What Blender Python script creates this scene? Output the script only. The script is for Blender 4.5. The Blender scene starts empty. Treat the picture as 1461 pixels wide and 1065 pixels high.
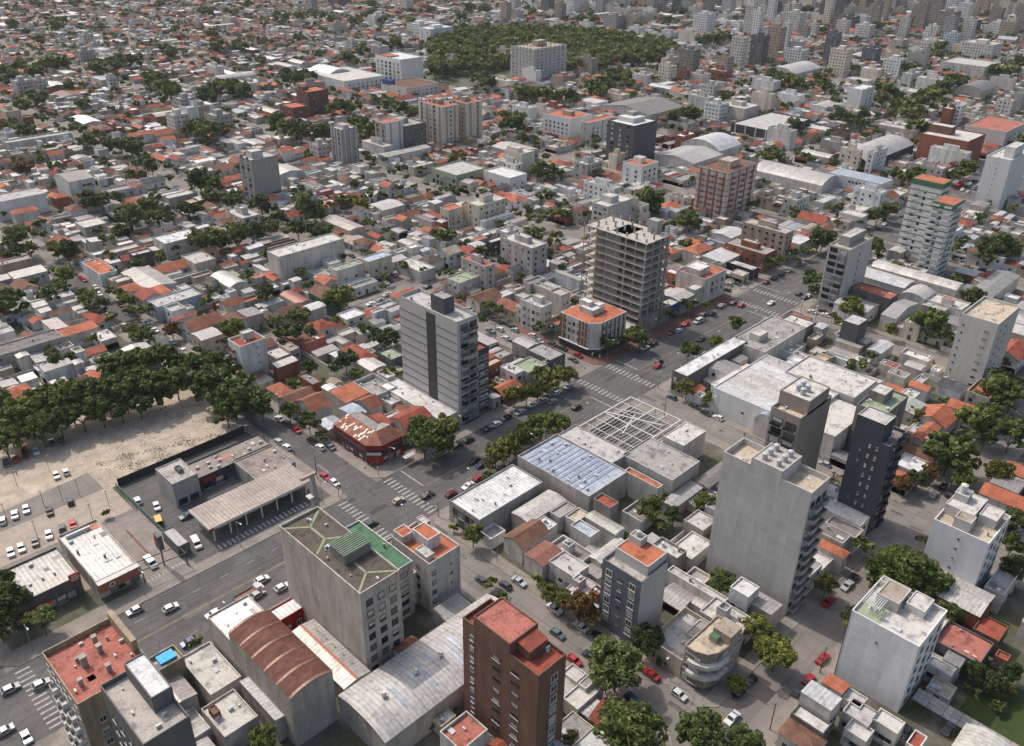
import bpy, math, random, bisect
from mathutils import Vector, Matrix
random.seed(7)
RAD = math.radians
# ------------------------------------------------------------------ camera, sky, sun, exposure
# world axes: X runs along the avenue, Y runs up the side streets, metres; the camera hangs 155 m over the origin
FPX, PITCH, ROLL, YAW, CH = 1235.0847, 0.50666813, 0.01485137, 0.79399562, 155.0
CX, CY = 730.5, 532.5
def _v(x, y, z):
    c, s = math.cos(YAW), math.sin(YAW)
    return Vector((x*c+y*s, -x*s+y*c, z))
_fw0 = Vector((0, math.cos(PITCH), -math.sin(PITCH))); _r0 = Vector((1, 0, 0)); _u0 = _r0.cross(_fw0)
_r1 = math.cos(ROLL)*_r0+math.sin(ROLL)*_u0; _u1 = -math.sin(ROLL)*_r0+math.cos(ROLL)*_u0
FW, RT, UP = _v(*_fw0), _v(*_r1), _v(*_u1)
sc = bpy.context.scene
COL = sc.collection
cam = bpy.data.objects.new('camera', bpy.data.cameras.new('camera')); COL.objects.link(cam)
cam.matrix_world = Matrix(((RT.x, UP.x, -FW.x, 0), (RT.y, UP.y, -FW.y, 0), (RT.z, UP.z, -FW.z, CH), (0, 0, 0, 1)))
cam.data.sensor_width = 36; cam.data.lens = FPX/1461*36; cam.data.clip_start = 1; cam.data.clip_end = 9000
sc.camera = cam
SUN_EL, SUN_AZ = RAD(52), RAD(96)      # azimuth of the sun itself, measured from +X towards +Y
w = bpy.data.worlds.new('World'); sc.world = w; w.use_nodes = True
nt = w.node_tree; bg = nt.nodes['Background']
sky = nt.nodes.new('ShaderNodeTexSky'); sky.sky_type = 'NISHITA'; sky.sun_disc = False
sky.sun_elevation = SUN_EL; sky.sun_rotation = RAD(90)-SUN_AZ
sky.air_density = 1.3; sky.dust_density = 4.5; sky.ozone_density = 0.6
nt.links.new(sky.outputs[0], bg.inputs[0]); bg.inputs[1].default_value = 0.15
sl = bpy.data.lights.new('sun', 'SUN'); sl.energy = 2.45; sl.angle = RAD(0.55); sl.color = (1, .957, .905)
so = bpy.data.objects.new('sun', sl); COL.objects.link(so)
sd = Vector((math.cos(SUN_EL)*math.cos(SUN_AZ), math.cos(SUN_EL)*math.sin(SUN_AZ), math.sin(SUN_EL)))
so.rotation_euler = sd.to_track_quat('Z', 'Y').to_euler(); so.location = (0, 0, 400)
sc.view_settings.view_transform = 'Standard'; sc.view_settings.look = 'None'
sc.view_settings.exposure = 0.17; sc.view_settings.gamma = 1.0
sc.cycles.max_bounces = 6; sc.cycles.diffuse_bounces = 4; sc.cycles.transparent_max_bounces = 4
# ------------------------------------------------------------------ surveying: where a point of the photograph lies on the ground or at a height
def G(px, py, z=0.0):
    d = FW*FPX+RT*(px-CX)-UP*(py-CY); t = (CH-z)/(-d.z)
    return d.x*t, d.y*t
def PR(x, y, z):
    q = Vector((x, y, z-CH)); d = q.dot(FW)
    if d < 1: return (-9999, -9999, 1)
    return CX+FPX*q.dot(RT)/d, CY-FPX*q.dot(UP)/d, d
TO = {'f': (0, 0, 1.0), 'e': (780, 400, 5.218), 'g': (600, 520, 5.218)}
for _r, _y in zip('abc', (800, 535, 270)):
    for _i, _x in enumerate((0, 365, 730, 1095)): TO[_r+str(_i)] = (_x, _y, 4.0027)
for _i, _x in enumerate((0, 365, 730, 1095)): TO['d'+str(_i)] = (_x, 0, 3.945)
def TP(t, x, y):
    o = TO[t]; return o[0]+x/o[2], o[1]+y/o[2]
def T(t, x, y, z=0.0): return G(*TP(t, x, y), z)
def rect3(t, p, h, **k):
    """rectangle on the block grid from the roof's west, near and east corners"""
    L, B, R = T(t, p[0], p[1], h), T(t, p[2], p[3], h), T(t, p[4], p[5], h)
    r = [(L[0]+B[0])/2, (B[1]+R[1])/2, R[0], L[1]]
    if 'u0' in k: r[0] = k['u0']
    if 'v0' in k: r[1] = k['v0']
    if 'u1' in k: r[2] = k['u1']
    if 'v1' in k: r[3] = k['v1']
    if r[2] < r[0]+2.5: r[2] = r[0]+2.5
    if r[3] < r[1]+2.5: r[3] = r[1]+2.5
    return r
# street grid: building lines
def UC(k): return 117+103.9*k
US = [(UC(k)+8.5, UC(k+1)-8.5) for k in range(-3, 21)]
VS = [(-162, -76), (-58.5, 45), (62, 148), (182, 270.5)]
_a = 287.5
while _a < 2300: VS.append((_a, _a+86.8)); _a += 103.8
VS[1] = (-41, 45)
# ------------------------------------------------------------------ materials
def lin(c): return tuple((v/255/12.92 if v/255 <= .04045 else ((v/255+.055)/1.055)**2.4) for v in c)
MATS = {}
def mat(name, rough=.85, metal=0.0, base=None, spec=.3):
    m = bpy.data.materials.new(name); m.use_nodes = True
    b = m.node_tree.nodes['Principled BSDF']; b.inputs['Roughness'].default_value = rough
    b.inputs['Metallic'].default_value = metal; b.inputs['Specular IOR Level'].default_value = spec
    if base: b.inputs['Base Color'].default_value = (*base, 1)
    MATS[name] = m
    return m, m.node_tree, b
def N(nt, t, **k):
    n = nt.nodes.new(t)
    for a, v in k.items():
        if isinstance(v, bpy.types.NodeSocket): nt.links.new(v, n.inputs[int(a[1:]) if a[0] == 'i' and a[1:].isdigit() else a])
        elif a[0] == 'i' and a[1:].isdigit(): n.inputs[int(a[1:])].default_value = v
        else: setattr(n, a, v)
    return n
def math_(nt, op, a, b=0.0, clamp=False):
    n = N(nt, 'ShaderNodeMath', operation=op, i0=a, i1=b); n.use_clamp = clamp; return n.outputs[0]
def mixc(nt, f, a, b, bt='MIX'):
    n = nt.nodes.new('ShaderNodeMix'); n.data_type = 'RGBA'; n.blend_type = bt
    for s, v in ((0, f), (6, a), (7, b)):
        if isinstance(v, bpy.types.NodeSocket): nt.links.new(v, n.inputs[s])
        elif s == 0: n.inputs[0].default_value = v
        else: n.inputs[s].default_value = (*v, 1)
    return n.outputs[2]
def noise(nt, vec, scale, detail=4, rough=.6):
    n = N(nt, 'ShaderNodeTexNoise', noise_dimensions='3D'); nt.links.new(vec, n.inputs['Vector'])
    n.inputs['Scale'].default_value = scale; n.inputs['Detail'].default_value = detail; n.inputs['Roughness'].default_value = rough
    return n.outputs[0]
def ramp(nt, f, *st):
    n = nt.nodes.new('ShaderNodeValToRGB'); nt.links.new(f, n.inputs[0]); e = n.color_ramp.elements
    e[0].position, e[0].color = st[0][0], (*([st[0][1]]*3 if isinstance(st[0][1], (int, float)) else st[0][1]), 1)
    e[1].position, e[1].color = st[1][0], (*([st[1][1]]*3 if isinstance(st[1][1], (int, float)) else st[1][1]), 1)
    for p, c in st[2:]:
        x = e.new(p); x.color = (*([c]*3 if isinstance(c, (int, float)) else c), 1)
    return n.outputs[0]
def pos(nt, sx=1, sy=1, sz=1):
    g = N(nt, 'ShaderNodeNewGeometry')
    m = N(nt, 'ShaderNodeMapping'); nt.links.new(g.outputs['Position'], m.inputs[0]); m.inputs['Scale'].default_value = (sx, sy, sz)
    return m.outputs[0]
def uvx(nt):
    u = N(nt, 'ShaderNodeUVMap'); s = N(nt, 'ShaderNodeSeparateXYZ', i0=u.outputs[0]); return s.outputs[0], s.outputs[1], u.outputs[0]
def colattr(nt): return N(nt, 'ShaderNodeVertexColor', layer_name='Col').outputs[0]
def bump(nt, b, h, st=.4, d=.05):
    n = N(nt, 'ShaderNodeBump'); n.inputs['Strength'].default_value = st; n.inputs['Distance'].default_value = d
    nt.links.new(h, n.inputs['Height']); nt.links.new(n.outputs[0], b.inputs['Normal'])
# plaster / painted wall: blotches, vertical run-off streaks, fine grain
m, nt, b = mat('wall', .9, spec=.2)
st = ramp(nt, noise(nt, pos(nt, 1, 1, .16), .42, 8, .74), (.34, .62), (.56, 1.05))
s3 = ramp(nt, noise(nt, pos(nt, 1, 1, .07), 2.2, 3, .6), (.62, 1.0), (.76, .72)); st = mixc(nt, 1, st, s3, 'MULTIPLY')
ux_, uy_, uv_ = uvx(nt); sb = ramp(nt, math_(nt, 'FRACT', math_(nt, 'MULTIPLY', uy_, 1/2.95)), (0, .86), (.05, .88), (.07, 1.0)); st = mixc(nt, 1, st, sb, 'MULTIPLY')
bl = ramp(nt, noise(nt, pos(nt), .13, 4), (.3, .84), (.7, 1.06))
c = mixc(nt, 1, mixc(nt, 1, colattr(nt), st, 'MULTIPLY'), bl, 'MULTIPLY'); nt.links.new(c, b.inputs['Base Color'])
bump(nt, b, noise(nt, pos(nt), 3, 4), .25, .04)
# smooth newer wall
m, nt, b = mat('wall_new', .85, spec=.25)
st = ramp(nt, noise(nt, pos(nt, 1, 1, .25), .5, 4), (.3, .86), (.7, 1.03))
nt.links.new(mixc(nt, 1, colattr(nt), st, 'MULTIPLY'), b.inputs['Base Color'])
# panelled wall: courses and joints
m, nt, b = mat('wall_panel', .9, spec=.2)
x, y, uv = uvx(nt)
br = N(nt, 'ShaderNodeTexBrick'); nt.links.new(uv, br.inputs[0])
for kk, vv in (('Scale', 1.0), ('Mortar Size', .11), ('Brick Width', 4.4), ('Row Height', 2.95), ('Bias', 0)): br.inputs[kk].default_value = vv
br.inputs['Color1'].default_value = (.94, .94, .94, 1); br.inputs['Color2'].default_value = (1.04, 1.04, 1.04, 1); br.inputs['Mortar'].default_value = (1.13, 1.13, 1.13, 1); br.offset = 0; br.squash = 1
st = ramp(nt, noise(nt, pos(nt, 1, 1, .3), .35, 5), (.3, .82), (.7, 1.05))
nt.links.new(mixc(nt, 1, mixc(nt, 1, colattr(nt), br.outputs[0], 'MULTIPLY'), st, 'MULTIPLY'), b.inputs['Base Color'])
# face brick
m, nt, b = mat('brick', .9, spec=.2)
x, y, uv = uvx(nt)
br = N(nt, 'ShaderNodeTexBrick'); nt.links.new(uv, br.inputs[0])
for kk, vv in (('Scale', 1.0), ('Mortar Size', .03), ('Brick Width', .5), ('Row Height', .22)): br.inputs[kk].default_value = vv
br.inputs['Color1'].default_value = (.8, .78, .78, 1); br.inputs['Color2'].default_value = (1.15, 1.12, 1.1, 1); br.inputs['Mortar'].default_value = (1.3, 1.3, 1.3, 1)
st = ramp(nt, noise(nt, pos(nt, 1, 1, .2), .5, 5), (.3, .72), (.7, 1.1))
nt.links.new(mixc(nt, 1, mixc(nt, 1, colattr(nt), br.outputs[0], 'MULTIPLY'), st, 'MULTIPLY'), b.inputs['Base Color'])
# flat roof: membrane, stains, dark damp patches, light repairs
m, nt, b = mat('flat_roof', .92, spec=.2)
s1 = ramp(nt, noise(nt, pos(nt), .33, 8, .75), (.34, .42), (.50, 1.0), (.75, 1.14))
s2 = ramp(nt, noise(nt, pos(nt, 1, 3, 1), 1.8, 5, .75), (.34, .62), (.56, 1.06))
nt.links.new(mixc(nt, 1, mixc(nt, 1, colattr(nt), s1, 'MULTIPLY'), s2, 'MULTIPLY'), b.inputs['Base Color'])
# corrugated sheet: ribs, sheet joints, rust blooms
m, nt, b = mat('sheet_roof', .5, .25, spec=.5)
x, y, uv = uvx(nt)
rib = math_(nt, 'ABSOLUTE', math_(nt, 'SUBTRACT', math_(nt, 'FRACT', math_(nt, 'MULTIPLY', x, .95)), .5))
ribc = ramp(nt, rib, (0.0, 1.08), (.38, .98), (.5, .74))
sh = N(nt, 'ShaderNodeTexBrick'); nt.links.new(uv, sh.inputs[0])
for kk, vv in (('Scale', 1.0), ('Mortar Size', .05), ('Brick Width', 3.1), ('Row Height', 7.0)): sh.inputs[kk].default_value = vv
sh.inputs['Color1'].default_value = (.84, .84, .85, 1); sh.inputs['Color2'].default_value = (1.08, 1.07, 1.05, 1); sh.inputs['Mortar'].default_value = (.7, .68, .66, 1)
ru = ramp(nt, noise(nt, pos(nt), .28, 6, .72), (.56, 0), (.72, 1))
cc = mixc(nt, 1, mixc(nt, 1, colattr(nt), ribc, 'MULTIPLY'), sh.outputs[0], 'MULTIPLY')
dirt = ramp(nt, noise(nt, pos(nt), .8, 7, .78), (.33, .6), (.56, 1.04))
cc = mixc(nt, 1, cc, dirt, 'MULTIPLY')
nt.links.new(mixc(nt, math_(nt, 'MULTIPLY', N(nt, 'ShaderNodeRGBToBW', i0=ru).outputs[0], .45), cc, (.20, .085, .045)), b.inputs['Base Color'])
bump(nt, b, rib, .5, .08)
# rusty sheet with pale patches
m, nt, b = mat('rusty_roof', .75, .1, spec=.3)
x, y, uv = uvx(nt)
sh = N(nt, 'ShaderNodeTexBrick'); nt.links.new(uv, sh.inputs[0])
for kk, vv in (('Scale', 1.0), ('Mortar Size', .03), ('Brick Width', 1.0), ('Row Height', 3.4), ('Bias', -.1)): sh.inputs[kk].default_value = vv
sh.inputs['Color1'].default_value = (.75, .75, .75, 1); sh.inputs['Color2'].default_value = (1.2, 1.2, 1.2, 1); sh.inputs['Mortar'].default_value = (.8, .75, .7, 1)
nn = ramp(nt, noise(nt, pos(nt), .8, 6, .75), (.3, .55), (.65, 1.2))
nt.links.new(mixc(nt, 1, mixc(nt, 1, colattr(nt), sh.outputs[0], 'MULTIPLY'), nn, 'MULTIPLY'), b.inputs['Base Color'])
# clay tiles: courses and pans, weathering
m, nt, b = mat('tile_roof', .85, spec=.25)
x, y, uv = uvx(nt)
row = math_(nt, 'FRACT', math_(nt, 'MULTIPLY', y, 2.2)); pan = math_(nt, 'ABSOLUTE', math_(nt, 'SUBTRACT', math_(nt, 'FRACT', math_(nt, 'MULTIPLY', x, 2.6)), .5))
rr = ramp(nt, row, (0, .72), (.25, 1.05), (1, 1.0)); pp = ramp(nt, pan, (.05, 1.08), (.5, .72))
n1 = ramp(nt, noise(nt, pos(nt), .3, 6, .72), (.3, .52), (.6, 1.08), (.8, 1.2))
n2 = ramp(nt, noise(nt, pos(nt), 3.0, 2), (.3, .8), (.7, 1.15))
cc = mixc(nt, 1, colattr(nt), rr, 'MULTIPLY'); cc = mixc(nt, 1, cc, pp, 'MULTIPLY'); cc = mixc(nt, 1, cc, n1, 'MULTIPLY'); cc = mixc(nt, 1, cc, n2, 'MULTIPLY')
nt.links.new(cc, b.inputs['Base Color']); bump(nt, b, pan, .4, .06)
# distant facade with its rows of openings
m, nt, b = mat('facade', .8, spec=.3)
x, y, uv = uvx(nt)
fx = math_(nt, 'FRACT', math_(nt, 'MULTIPLY', x, 1/3.1)); fy = math_(nt, 'FRACT', math_(nt, 'MULTIPLY', y, 1/2.9))
def band(v, a, bb): return math_(nt, 'MULTIPLY', math_(nt, 'GREATER_THAN', v, a), math_(nt, 'LESS_THAN', v, bb))
op = math_(nt, 'MULTIPLY', band(fx, .28, .74), band(fy, .34, .80))
wn = N(nt, 'ShaderNodeTexWhiteNoise', noise_dimensions='2D')
fl = N(nt, 'ShaderNodeCombineXYZ', i0=math_(nt, 'FLOOR', math_(nt, 'MULTIPLY', x, 1/3.1)), i1=math_(nt, 'FLOOR', math_(nt, 'MULTIPLY', y, 1/2.9)))
nt.links.new(fl.outputs[0], wn.inputs[0])
gl = ramp(nt, wn.outputs[0], (0, (.03, .035, .04)), (.7, (.10, .11, .12)), (1, (.35, .34, .31)))
st = ramp(nt, noise(nt, pos(nt, 1, 1, .2), .4, 5), (.3, .8), (.7, 1.06))
nt.links.new(mixc(nt, op, mixc(nt, 1, colattr(nt), st, 'MULTIPLY'), gl), b.inputs['Base Color'])
for nm, ro, me, sp in (('paint', .6, 0, .4), ('concrete', .92, 0, .2), ('metal', .4, .7, .5)):
    m, nt, b = mat(nm, ro, me, spec=sp)
    s1 = ramp(nt, noise(nt, pos(nt), 1.1, 4, .65), (.3, .78), (.65, 1.06))
    nt.links.new(mixc(nt, 1, colattr(nt), s1, 'MULTIPLY'), b.inputs['Base Color'])
# window glass, some with blinds or curtains behind
m, nt, b = mat('glass', .12, 0, spec=.6)
oi = N(nt, 'ShaderNodeObjectInfo')
nt.links.new(ramp(nt, oi.outputs['Random'], (0, (.012, .015, .018)), (.5, (.035, .04, .045)), (.62, (.13, .13, .125)), (1, (.48, .46, .42))), b.inputs['Base Color'])
m, nt, b = mat('car_glass', .08, 0, base=(.012, .014, .017), spec=.6)
m, nt, b = mat('tyre', .9, 0, base=(.015, .015, .015))
m, nt, b = mat('lamp_lens', .2, 0, base=(.6, .6, .56), spec=.6)
m, nt, b = mat('tail_lens', .3, 0, base=(.25, .01, .01), spec=.5)
m, nt, b = mat('car_paint', .28, .15, spec=.5)
oi = N(nt, 'ShaderNodeObjectInfo'); nt.links.new(oi.outputs['Color'], b.inputs['Base Color'])
b.inputs['Coat Weight'].default_value = .6
# leaves: per tree and per clump variation
def leafmat(name, c1, c2, c3):
    m, nt, b = mat(name, .6, 0, spec=.25)
    oi = N(nt, 'ShaderNodeObjectInfo')
    base = ramp(nt, noise(nt, pos(nt), .55, 3, .6), (.3, c1), (.5, c2), (.72, c3))
    rv = ramp(nt, oi.outputs['Random'], (0, (.75, .8, .7)), (.5, (1, 1, 1)), (1, (1.25, 1.12, .95)))
    ga = N(nt, 'ShaderNodeNewGeometry')
    iv = ramp(nt, ga.outputs['Random Per Island'], (0, .45), (1, 1.6))
    cc = mixc(nt, 1, mixc(nt, 1, base, rv, 'MULTIPLY'), iv, 'MULTIPLY')
    cc = mixc(nt, 1, cc, N(nt, 'ShaderNodeObjectInfo').outputs['Color'], 'MULTIPLY')
    cc = mixc(nt, 1, cc, ramp(nt, noise(nt, pos(nt), .045, 4, .6), (.35, (.78, .84, .85)), (.5, (1, 1, 1)), (.65, (1.3, 1.18, 1.0))), 'MULTIPLY')
    nt.links.new(cc, b.inputs['Base Color'])
    tr = N(nt, 'ShaderNodeBsdfTranslucent'); nt.links.new(cc, tr.inputs[0])
    mx = N(nt, 'ShaderNodeMixShader'); mx.inputs[0].default_value = .3
    nt.links.new(b.outputs[0], mx.inputs[1]); nt.links.new(tr.outputs[0], mx.inputs[2])
    nt.links.new(mx.outputs[0], nt.nodes['Material Output'].inputs[0])
leafmat('leaves', (.048, .066, .018), (.088, .114, .032), (.155, .175, .056))
m, nt, b = mat('bark', .95, 0, base=(.09, .07, .055)); 
# ground materials
def groundmat(name, c, lo, hi, sc_=.25, extra=None):
    m, nt, b = mat(name, .92, 0, spec=.25)
    n1 = ramp(nt, noise(nt, pos(nt), sc_, 7, .68), (.3, lo), (.7, hi)); n2 = ramp(nt, noise(nt, pos(nt), 2.2, 4, .6), (.3, .86), (.7, 1.08))
    cc = mixc(nt, 1, mixc(nt, 1, c, n1, 'MULTIPLY'), n2, 'MULTIPLY')
    if extra: cc = extra(nt, cc)
    nt.links.new(cc, b.inputs['Base Color']); return m
def cracks(nt, cc):
    tk = ramp(nt, noise(nt, pos(nt, .03, 1, 1), .9, 5, .7), (.35, .80), (.65, 1.10)); cc = mixc(nt, 1, cc, tk, 'MULTIPLY')
    pt = ramp(nt, noise(nt, pos(nt), .05, 3, .5), (.40, .86), (.47, 1.0)); cc = mixc(nt, 1, cc, pt, 'MULTIPLY')
    v = N(nt, 'ShaderNodeTexVoronoi', feature='DISTANCE_TO_EDGE'); nt.links.new(pos(nt), v.inputs['Vector']); v.inputs['Scale'].default_value = .16
    k = ramp(nt, v.outputs[0], (.0, .7), (.02, 1.0))
    return mixc(nt, 1, cc, k, 'MULTIPLY')
def slabs(nt, cc):
    bt = N(nt, 'ShaderNodeTexBrick'); nt.links.new(pos(nt), bt.inputs[0])
    for kk, vv in (('Scale', 1.0), ('Mortar Size', .05), ('Brick Width', 4.3), ('Row Height', 4.3), ('Bias', 0)): bt.inputs[kk].default_value = vv
    bt.offset = 0; bt.inputs['Color1'].default_value = (.9, .9, .9, 1); bt.inputs['Color2'].default_value = (1.07, 1.06, 1.05, 1); bt.inputs['Mortar'].default_value = (.62, .6, .58, 1)
    return mixc(nt, 1, cc, bt.outputs[0], 'MULTIPLY')
groundmat('asphalt', (.125, .118, .114), .80, 1.12, .12, cracks)
groundmat('street_concrete', (.225, .20, .18), .78, 1.1, .1, slabs)
groundmat('pavement', (.27, .235, .205), .72, 1.12, .3)
groundmat('pavement_red', (.19, .10, .08), .72, 1.12, .3)
groundmat('marking', (.47, .455, .43), .45, 1.1, .9)
groundmat('marking_yellow', (.36, .28, .16), .55, 1.1, .8)
def yardmix(nt, cc):
    f = ramp(nt, noise(nt, pos(nt), .09, 5, .6), (.44, 0), (.54, 1))
    g2 = mixc(nt, noise(nt, pos(nt), 1.4, 4), (.04, .055, .02), (.11, .105, .05))
    return mixc(nt, math_(nt, 'MULTIPLY', N(nt, 'ShaderNodeRGBToBW', i0=f).outputs[0], .8), cc, g2)
groundmat('yard', (.165, .15, .13), .45, 1.15, .2, yardmix)
def dirtmix(nt, cc):
    f = ramp(nt, noise(nt, pos(nt, 1, 1.8, 1), .11, 6, .7), (.50, 0), (.66, 1)); f2 = ramp(nt, noise(nt, pos(nt), 1.1, 5, .8), (.42, 0), (.56, 1))
    k = math_(nt, 'MULTIPLY', N(nt, 'ShaderNodeRGBToBW', i0=f).outputs[0], N(nt, 'ShaderNodeRGBToBW', i0=f2).outputs[0])
    return mixc(nt, math_(nt, 'MULTIPLY', k, .35), cc, (.17, .15, .09))
groundmat('dirt', (.46, .38, .30), .66, 1.16, .22, dirtmix)
groundmat('gravel', (.38, .315, .26), .76, 1.1, .3)
groundmat('lawn', (.045, .066, .018), .75, 1.2, .5)
# ------------------------------------------------------------------ mesh builder
class MB:
    def __init__(s, o=(0, 0, 0)):
        s.o = o; s.v = []; s.f = []; s.c = []; s.m = []; s.uv = []; s.mats = []
    def mi(s, m):
        if m not in s.mats: s.mats.append(m)
        return s.mats.index(m)
    def poly(s, pts, m, col, uv=None):
        i = len(s.v); s.v += [(p[0]-s.o[0], p[1]-s.o[1], p[2]-s.o[2]) for p in pts]
        s.f.append(tuple(range(i, i+len(pts)))); s.c.append(col); s.m.append(s.mi(m))
        if uv is None:
            a, b_, c_ = Vector(pts[0]), Vector(pts[1]), Vector(pts[2])
            n = (b_-a).cross(c_-a)
            if abs(n.z) > .7*n.length: uv = [(p[0], p[1]) for p in pts]
            elif abs(n.x) > abs(n.y): uv = [(p[1], p[2]) for p in pts]
            else: uv = [(p[0], p[2]) for p in pts]
        s.uv += uv
    def box(s, x0, y0, z0, x1, y1, z1, m, col, top=None, tcol=None, bottom=False):
        P = s.poly
        P([(x0, y1, z0), (x0, y0, z0), (x0, y0, z1), (x0, y1, z1)], m, col); P([(x1, y0, z0), (x1, y1, z0), (x1, y1, z1), (x1, y0, z1)], m, col)
        P([(x0, y0, z0), (x1, y0, z0), (x1, y0, z1), (x0, y0, z1)], m, col); P([(x1, y1, z0), (x0, y1, z0), (x0, y1, z1), (x1, y1, z1)], m, col)
        P([(x0, y0, z1), (x1, y0, z1), (x1, y1, z1), (x0, y1, z1)], top or m, tcol or col)
        if bottom: P([(x0, y1, z0), (x1, y1, z0), (x1, y0, z0), (x0, y0, z0)], m, col)
    def bar(s, a, b, r, m, col, n=4, r2=None):
        a, b = Vector(a), Vector(b); d = (b-a).normalized(); q = Vector((0, 0, 1)) if abs(d.z) < .9 else Vector((1, 0, 0))
        e = d.cross(q).normalized(); g = d.cross(e); r2 = r if r2 is None else r2
        A = [a+(e*math.cos(t)+g*math.sin(t))*r for t in [6.2832*(i+.5)/n for i in range(n)]]
        B = [b+(e*math.cos(t)+g*math.sin(t))*r2 for t in [6.2832*(i+.5)/n for i in range(n)]]
        for i in range(n): s.poly([A[i], A[(i+1) % n], B[(i+1) % n], B[i]][::-1], m, col, [(0, 0)]*4)
        s.poly(B[::-1], m, col, [(0, 0)]*n); s.poly(A, m, col, [(0, 0)]*n)
    def cyl(s, x, y, z0, z1, r, m, col, n=12, r2=None): s.bar((x, y, z0), (x, y, z1), r, m, col, n, r2)
    def prism(s, pts, z0, z1, m, col, top=None, tcol=None):
        n = len(pts)
        for i in range(n):
            a, b = pts[i], pts[(i+1) % n]; L = math.hypot(b[0]-a[0], b[1]-a[1])
            s.poly([(a[0], a[1], z0), (b[0], b[1], z0), (b[0], b[1], z1), (a[0], a[1], z1)], m, col, [(0, z0), (L, z0), (L, z1), (0, z1)])
        s.poly([(p[0], p[1], z1) for p in pts], top or m, tcol or col)
    def mesh(s, name):
        me = bpy.data.meshes.new(name); me.from_pydata(s.v, [], s.f)
        for m in s.mats: me.materials.append(MATS[m])
        me.polygons.foreach_set('material_index', s.m)
        ul = me.uv_layers.new(name='UVMap'); fl = []
        for q in s.uv: fl += [q[0], q[1]]
        ul.data.foreach_set('uv', fl)
        ca = me.color_attributes.new('Col', 'FLOAT_COLOR', 'CORNER'); cl = []
        for f, c in zip(s.f, s.c): cl += [c[0], c[1], c[2], 1.0]*len(f)
        ca.data.foreach_set('color', cl); me.update(); return me
    def build(s, name, parent=None, loc=None):
        o = bpy.data.objects.new(name, s.mesh(name)); COL.objects.link(o)
        if parent: o.parent = parent
        else: o.location = loc or s.o
        return o
    def merge(s, k):
        i = len(s.v); s.v += [(p[0]+k.o[0]-s.o[0], p[1]+k.o[1]-s.o[1], p[2]+k.o[2]-s.o[2]) for p in k.v]
        s.f += [tuple(q+i for q in f) for f in k.f]; s.c += k.c; s.m += [s.mi(k.mats[q]) for q in k.m]; s.uv += k.uv
THINGS = []     # (object, phrase, manual label or None, anchor point)
LANDMARKS = []  # (short name, object, anchor)
def reg(o, cat, phrase=None, label=None, group=None, mark=None, at=None):
    o['category'] = cat
    if group: o['group'] = group
    if label: o['label'] = label
    a = at or tuple(o.location)
    THINGS.append([o, phrase, label, a])
    if mark: LANDMARKS.append((mark, o, a))
    return o
def empty(name, loc):
    e = bpy.data.objects.new(name, None); COL.objects.link(e); e.location = loc; e.empty_display_size = 1; return e
def struct(o): o['kind'] = 'structure'; return o
C = {k: lin(v) for k, v in dict(white=(208, 207, 205), offw=(196, 191, 184), cream=(204, 194, 178), beige=(188, 173, 153), tan=(162, 149, 133), grey=(156, 152, 148), lgrey=(182, 178, 174),
     dgrey=(104, 102, 101), black=(54, 54, 57), ochre=(160, 145, 122), brick=(142, 92, 74), redb=(112, 85, 73), orange=(178, 108, 82), red=(152, 82, 67), brown=(124, 92, 76), dbrown=(98, 82, 74),
     pink=(170, 108, 95), bluew=(172, 180, 190), blue=(62, 84, 130), green=(84, 118, 92), lgreen=(150, 160, 134), conc=(176, 168, 160), dconc=(132, 126, 121), rust=(104, 66, 55), slate=(88, 88, 91), shop=(150, 44, 42), yellow=(190, 164, 100),
     taupe=(146, 135, 127), bluegrey=(104, 106, 113), dark=(70, 69, 72), silver=(196, 198, 202), roofdk=(96, 88, 80)).items()}
def jit(c, a=.08):
    k = 1+random.uniform(-a, a); return tuple(max(0, min(1, x*k*(1+random.uniform(-a, a)*.25))) for x in c)
# roofs --------------------------------------------------------------
def wallring(W, r, z0, z1, wm, wc):
    x0, y0, x1, y1 = r
    W.poly([(x0, y1, z0), (x0, y0, z0), (x0, y0, z1), (x0, y1, z1)], wm, wc); W.poly([(x1, y0, z0), (x1, y1, z0), (x1, y1, z1), (x1, y0, z1)], wm, wc)
    W.poly([(x0, y0, z0), (x1, y0, z0), (x1, y0, z1), (x0, y0, z1)], wm, wc); W.poly([(x1, y1, z0), (x0, y1, z0), (x0, y1, z1), (x1, y1, z1)], wm, wc)
def slope(R, a, b, c, d, m, col):
    """a-b along the eave, d-c along the ridge"""
    L = (Vector(b)-Vector(a)).length; S = ((Vector(d)+Vector(c))/2-(Vector(a)+Vector(b))/2).length
    if d is c or (Vector(d)-Vector(c)).length < .01:
        R.poly([a, b, c], m, col, [(0, 0), (L, 0), (L/2, S)])
    else:
        i = (L-(Vector(d)-Vector(c)).length)/2
        R.poly([a, b, c, d], m, col, [(0, 0), (L, 0), (L-i, S), (i, S)])
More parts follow.
